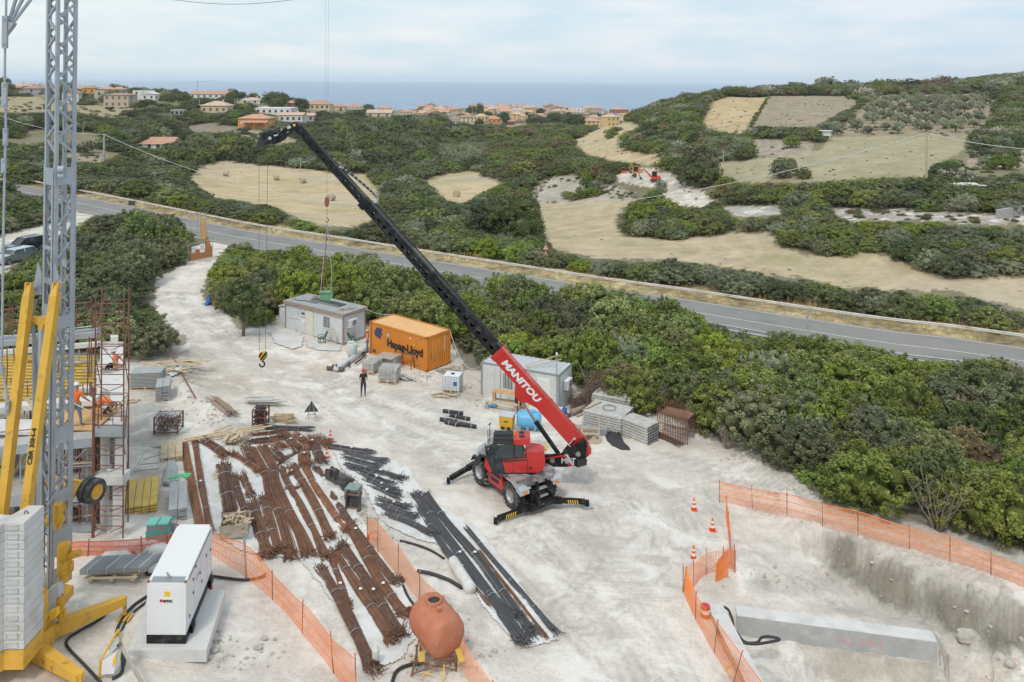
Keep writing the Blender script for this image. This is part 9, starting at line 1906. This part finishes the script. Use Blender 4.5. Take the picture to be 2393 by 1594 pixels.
q=hit(461,214);rt=empty('distant_crane',q,label='thin grey tower crane standing behind the long white house against the sea',cat='tower crane');s=F/q.y;H_=37/s;MB().bar((0,0,0),(0,0,H_),1.3).build('mast','frame_grey',rt);MB().bar((-3/s,0,H_*.93),(43/s,0,H_*1.02),1.1).build('jib','frame_grey',rt);MB().bar((10/s,0,H_*.96),(10/s,0,H_*.55),.4).build('hoist_line','frame_grey',rt);MB().bar((-3/s,0,H_*.93),(-3/s,0,H_*1.1),.5).build('top','frame_grey',rt)
# ---------------- poles and wires ----------------
mat('pole_concrete',(.42,.42,.41),.85,var=.1);mat('pole_wood',(.50,.42,.24),.85,var=.15);mat('wire',(.62,.63,.64),.5,var=.05)
def pole(px,py,pt,m,label,r=.14,group=None):
 q=hit(px,py);h=(py-pt)/F*q.y;rt=empty('utility_pole',q,label=label,cat='pole',group=group);MB().cyl((0,0,-.5),(0,0,h),r*1.2,r*.8,n=10).build('shaft',m,rt);MB().bar((-.35,0,h-.25),(.35,0,h-.25),.1).build('crossarm','frame_grey',rt);return q+Vector((0,0,h-.1))
pl1=pole(243,388,313,'pole_concrete','grey concrete utility pole left of the orange roofed arcade',.24);pl2=pole(2165,446,309,'pole_wood','tall yellowish utility pole below the olive orchard',.17)
for nm,pts,lb in(('power_line',sag(pl1,pl2,16.6,60),'long power line sagging across the valley between the two main poles'),('power_line',sag(D(-60,246,210),pl1,2.0,20),'power line entering at the left edge and ending at the concrete pole'),('power_line',sag(pl2,D(2520,352,118),.8,20),'power line leaving the yellowish pole towards the right edge')):tag(MB().tube(pts,.055,5).build(nm,'wire'),lb,'wire')
for(x,y,t,m,lb)in((194,320,296,'pole_wood','thin wooden pole in the scrub left of the concrete pole'),(161,349,328,'pole_concrete','short pole beside the crane mast in the scrub'),(537,345,322,'pole_concrete','slim grey pole below the orange villa'),(702,402,370,'pole_concrete','grey pole at the far edge of the large hay field'),(907,404,377,'pole_concrete','grey pole among the bushes right of the boom'),(1222,347,327,'pole_concrete','grey pole near the green valley field'),(1690,384,352,'pole_concrete','bent grey fence pole beside the hill garden')):pole(x,y,t,m,lb,.1)
for i,(x,y,t)in enumerate(((306,236,216),(449,251,229),(466,253,230),(525,244,226),(548,253,231),(617,250,235),(634,250,238),(747,276,256))):pole(x,y,t,'pole_concrete','pale lamp post between the village houses',.12,'pale lamp posts of the village')
tag(MB().tube([D(385+i*8,-2+12*math.sin(math.pi*min(1,max(0,(i-1)/38))),31)for i in range(41)],.010,5).build('crane_cable','rope_wire'),'thin dark cable curving along the top edge of the sky','cable')
# ---------------- hay bales ----------------
mat('hay',(.46,.39,.28),.95,var=.25,vscale=6)
hb_=empty('hay_bale',(0,0,0),label='x',cat='hay bale',group='round hay bales');mb=MB();mb.lathe([(.001,-.62),(.70,-.62),(.76,-.55),(.76,.55),(.70,.62),(.001,.62)],20,(0,0,.72),(1,0,0));auto_smooth(mb.build('roll','hay',hb_),40);mb=MB();[mb.lathe([(.765,x-.02),(.765,x+.02)],20,(0,0,.72),(1,0,0),caps=False)for x in(-.3,0,.3)];mb.build('twine','timber_grey',hb_)
for i,(x,y,lb)in enumerate(((528,412,'leftmost of three in the far part of the large field'),(646,421,'middle one of three in the far part of the large field'),(708,428,'rightmost of three in the far part of the large field'),(774,469,'nearest one in the large field just above the red crane hook'),(1067,460,'one lying alone in the small field right of the boom'))):
 o=hb_ if i==0 else copy_tree(hb_);o.location=hit(x,y);o.rotation_euler=(0,0,.2+.3*i);o['label']='round hay bale, '+lb;o.scale=(1.15,)*3
 # ---------------- road furniture ----------------
q=hit(1275,622);rt=empty('warning_sign',q,label='two red bordered triangular warning signs on one post beside the road',cat='road sign');s=F/q.y;MB().cyl((0,0,0),(0,0,54/s),.04,n=8).build('post','galvanised',rt)
for z0 in(22/s,38/s):
 p=MB().prism([(-.42,z0),(.42,z0),(0,z0+.78)],-.06,-.04,'y').build('sign_plate','red_paint',rt);MB().prism([(-.28,z0+.09),(.28,z0+.09),(0,z0+.60)],-.066,-.061,'y').build('white_field','cone_white',p);MB().prism([(-.05,z0+.15),(.10,z0+.15),(.04,z0+.30),(.08,z0+.42),(-.02,z0+.42),(-.05,z0+.28)],-.072,-.067,'y').build('symbol','black_letter',p)
q=hit(1886,772);tag(MB().tube(smooth_path([q,q+Vector((0,0,1.2)),q+Vector((.1,0,1.7)),q+Vector((.25,0,1.95))],4),.06,7).build('road_marker','galv_old'),'slightly bent grey marker post on the near edge of the road','post')
q=hit(307,480);mb=MB();slab(mb,[(300,479),(315,480),(316,470),(301,469)],q.y,.1);tag(mb.build('dark_board','dark_steel'),'small dark board standing at the guardrail near the left side','board')
# ---------------- parked cars ----------------
def car(px,py,rz,paint,label,suv=True):
 q=hit(px,py);rt=empty('parked_car',q,rz,label=label,cat='car');h=1.72 if suv else 1.45
 mb=MB();prof=[(-2.2,.32),(-2.25,.75),(-2.1,.98),(-1.1,1.08),(2.05,1.05),(2.2,.8),(2.2,.32)]
 def ring(y,k):return[Vector((x*k,y,z))for x,z in prof]
 mb.loft([ring(-.88,.97),ring(-.92,1.0),ring(.92,1.0),ring(.88,.97)]);mb.build('body',paint,rt)
 gl=[(-1.15,1.06),(-.45,h-.06),(1.7,h-.08),(2.05,1.04)];mb=MB();mb.loft([[Vector((x,-.84,z))if z<1.2 else Vector((x,-.70,z))for x,z in gl],[Vector((x,.84,z))if z<1.2 else Vector((x,.70,z))for x,z in gl]]);mb.build('windows','car_glass',rt)
 mb=MB();mb.loft([[Vector((x,y,z))for x,y in((-.50,-.71),(1.75,-.71),(1.75,.71),(-.50,.71))]for z in(h-.085,h)]);mb.build('roof',paint,rt)
 for(x0,x1)in(((-1.18,1.05),(-.48,h-.05)),((.55,1.05),(.6,h-.05)),((2.02,1.05),(1.72,h-.05))):
  for y0,y1 in((-.86,-.72),(.86,.72)):mb=MB();mb.bar((x0[0],y0,x0[1]),(x1[0],y1,x1[1]),.08);mb.build('pillar',paint,rt)
 if suv:
  for y in(-.62,.62):mb=MB();mb.bar((-.3,y,h+.05),(1.6,y,h+.05),.05);mb.build('roof_rail','silver_paint',rt)
 for y in(-.66,.66):MB().bb((-2.265,y-.18,.68),(-2.2,y+.18,.86)).build('headlight','chrome',rt)
 MB().bb((-2.275,-.4,.5),(-2.22,.4,.82)).build('radiator_grille','black_plastic',rt);MB().bb((-2.28,-.26,.38),(-2.25,.26,.48)).build('number_plate','paper',rt)
 for y in(-1.0,1.0):MB().bb((-.95,y-.1,1.05),(-.8,y+.1,1.2)).build('mirror',paint,rt)
 for x in(-1.4,1.4):
  for y in(-.85,.85):wheel(rt,(x,y,.34),(0,y,0),.34,.22,.21,tread=False)
 return rt
mat('car_dark',(.035,.045,.06),.25,.3,var=.03,coat=.6);mat('car_silver',(.42,.50,.55),.25,.5,var=.03,coat=.6)
car(60,588,R(62),'car_dark','dark blue off-road car with roof rails parked left of the crane mast');car(34,612,R(72),'car_silver','silver blue car half hidden by bushes at the left edge',False)
car(307,240,R(10),'red_paint','small red car on the village road below the white houses',False);car(462,254,R(5),'car_dark','dark car parked beside the cream yellow villa')
cp_=car(1105,293,R(80),'wall_white','parked car in the row at the town car park',False);cp_['group']='cars at the town car park'
for i in range(9):
 o=copy_tree(cp_);q=hit(1112+i*6.5+(i%2)*2,292+(i%3)*1.5);
 if q:o.location=q
 # ---------------- excavators on the dirt track ----------------
def excavator(px,py,rz,paint,label,sc=1.0,boom_pts=None):
 q=hit(px,py);rt=empty('excavator',q,rz,label=label,cat='excavator')
 for y in(-.75,.75):mb=MB();mb.prism([(-1.15,.12),(-1.0,0),(1.0,0),(1.15,.12),(1.2,.35),(1.05,.5),(-1.05,.5),(-1.2,.35)],y-.2,y+.2,'y');mb.build('track','rubber',rt)
 MB().bb((-.8,-.5,.3),(.8,.5,.6)).build('undercarriage','black_paint',rt);mb=MB();mb.prism([(-1.25,-.6),(-1.0,-.95),(.9,-.95),(.9,.95),(-1.0,.95),(-1.25,.6)],.62,1.25);mb.build('engine_housing',paint,rt);MB().prism([(-1.3,-.5),(-1.05,-.9),(-.9,-.9),(-.9,.9),(-1.05,.9),(-1.3,.5)],.6,1.0).build('counterweight','black_paint',rt)
 MB().bb((-.45,0.02,1.25),(.72,.88,2.45)).build('cab_glass','car_glass',rt);MB().bb((-.5,-.02,2.45),(.77,.92,2.53)).build('cab_roof',paint,rt)
 for(x,y)in((-.45,.02),(.72,.02),(-.45,.88),(.72,.88)):MB().bar((x,y,1.25),(x,y,2.46),.09).build('cab_pillar',paint,rt)
 bp_=boom_pts or[(.9,1.1),(1.9,2.7),(3.3,2.9),(4.0,1.3),(3.9,.6)]
 mb=MB();mb.bar((bp_[0][0],-.3,bp_[0][1]),(bp_[1][0],-.3,bp_[1][1]),.24,.34);mb.bar((bp_[1][0],-.3,bp_[1][1]),(bp_[2][0],-.3,bp_[2][1]),.22,.30);mb.build('boom',paint,rt);MB().bar((bp_[2][0],-.3,bp_[2][1]),(bp_[3][0],-.3,bp_[3][1]),.18,.24).build('dipper_arm',paint,rt);mb=MB();mb.cyl((bp_[0][0]+.3,-.3,bp_[0][1]),((bp_[0][0]+bp_[1][0])/2+.35,-.3,(bp_[0][1]+bp_[1][1])/2+.3),.06,n=8);mb.build('boom_ram','chrome',rt)
 b=bp_[3];mb=MB();mb.prism([(b[0]-.1,b[1]+.1),(b[0]+.2,b[1]-.1),(b[0]+.1,b[1]-.6),(b[0]-.45,b[1]-.65),(b[0]-.5,b[1]-.3)],-.65,.05,'y');mb.build('bucket','bucket_steel',rt);rt.scale=(sc,)*3;return rt
excavator(1489,412,R(160),mat('dull_yellow',(.42,.24,.05),.5,var=.1),'yellow and black mini excavator with its arm folded back on the dirt track',1.0,[(.9,1.1),(1.5,3.0),(1.9,3.2),(1.8,1.2),(1.8,.6)]);excavator(1531,424,R(168),'red_orange' if 'red_orange' in MATS else mat('red_orange',(.62,.06,.02),.4,var=.05),'orange red mini excavator reaching out with its arm on the dirt track',.95,[(.9,1.0),(2.4,2.6),(4.3,2.7),(3.6,.9),(3.6,.6)])
q=hit(1497,419);tag(MB().bb((-.9,0,0),(.9,.25,1.5)).build('site_hoarding','wall_white'),'white panel between the two mini excavators','panel').location=q
q=hit(1455,402);net([(1440,404),(1468,407)],.9,'red_net','strip of orange red net left of the yellow mini excavator',posts=[0,1],bands=False)
# ---------------- sheds on the hill ----------------
def shed(px,py,W_,D_,H_,label,wallm,open_=True):
 q=hit(px,py);rt=empty('garden_shed',q,label=label,cat='shed')
 for(x,y)in((0,0),(W_,0),(0,D_),(W_,D_)):MB().bar((x,y,-.3),(x,y,H_),.14).build('post','timber_grey',rt)
 MB().bb((-.3,-.4,H_),(W_+.3,D_+.3,H_+.14)).build('roof','wall_white',rt);MB().bb((.07,D_-.1,0),(W_-.07,D_,H_)).build('back_wall',wallm,rt);MB().bb((.07,0,H_*.55),(W_-.07,.08,H_)).build('front_board',wallm,rt);MB().bb((.07,.3,0),(W_*.6,D_-.15,H_*.5)).build('stored_crates','dark_steel',rt)
shed(1921,331,2.4,2.0,2.7,'small flat roofed garden shed at the corner of the olive orchard','wall_white');shed(1652,397,1.9,1.6,1.3,'tiny low shelter half hidden by a round tree on the hill','timber_grey');shed(2240,462,4.0,3,1.9,'low hut with white roof showing above the scrub on the right','wall_red')
q0,q1=hit(2330,512),hit(2420,498);tag(MB().bar(q0+Vector((0,0,.6)),q1+Vector((0,0,.6)),.4,1.4).build('stone_wall','wall_grey'),'grey block wall at the right edge above the rubble strip','wall')
# ---------------- big trees ----------------
bt=tree_proto('broadleaf_tree','leaf_dark',31,7.6,4.4,1.0,'largest dark leafy tree standing at the edge of the hay field beside the road','tree',None,wisp=0,nl=9,clumps=420,leaves=40,ls=.13,tr=.3)if 'tree_proto' in globals()else None
if bt:
 bt.location=hit(1205,578);o=copy_tree(bt,label='second dark leafy tree, left of the largest one beside the road');o.location=hit(1135,568);o.rotation_euler=(0,0,2.2);o.scale=(.8,.8,.82)
 o=copy_tree(bt,label='rounded dark tree at the far left edge of the skyline');o.location=hit(2,222);o.scale=(1.6,1.6,1.3)
 o=copy_tree(bt,label='large round tree between the red brick house and the white villas');o.location=hit(645,252);o.scale=(1.7,1.7,1.2)
 o=copy_tree(bt,label='round dark tree above the boom between cream houses');o.location=hit(705,262);o.scale=(1.0,1.0,1.0)
 o=copy_tree(bt,label='round dark tree right of the cream houses against the sea');o.location=hit(862,262);o.scale=(1.6,1.6,1.2)
 for(x,y,sx,sz,lb)in((1122,286,.9,2.1,'tall narrow conifer rising above the town car park'),(1180,292,1.0,1.4,'dark round tree between the brick and the pale gabled house'),(1108,274,.5,1.5,'slim dark conifer on the skyline of the town')):o=copy_tree(bt,label=lb);o.location=hit(x,y);o.scale=(sx,sx,sz)
 for i in range(17):
  o=copy_tree(bt,label='tall grey green poplar in the grove before the town');o['group']='poplars of the grove';o.location=hit(1238+i*7.3,297+(i%3)*3);o.rotation_euler=(0,0,i*1.3);s=.95+.25*((i*7)%5)/5;o.scale=(s,s,s*(1.0+.35*(i>6)))
  # ---------------- haze over land and sea ----------------
mb=MB();mb.bb((-30500,-80,-60),(30500,30600,75));hzb=mb.build('haze',None);m,t=nmat('haze_air');t.nodes.remove(t.nodes['Principled BSDF'])
pv=t.nodes.new('ShaderNodeVolumePrincipled');pv.inputs['Color'].default_value=(.93,.96,1,1);pv.inputs['Density'].default_value=.00009;pv.inputs['Anisotropy'].default_value=.2
t.links.new(pv.outputs[0],t.nodes['Material Output'].inputs['Volume']);hzb.data.materials.append(m);tag(hzb,'thin pale haze in the air over the valley and the sea','haze',kind='stuff')
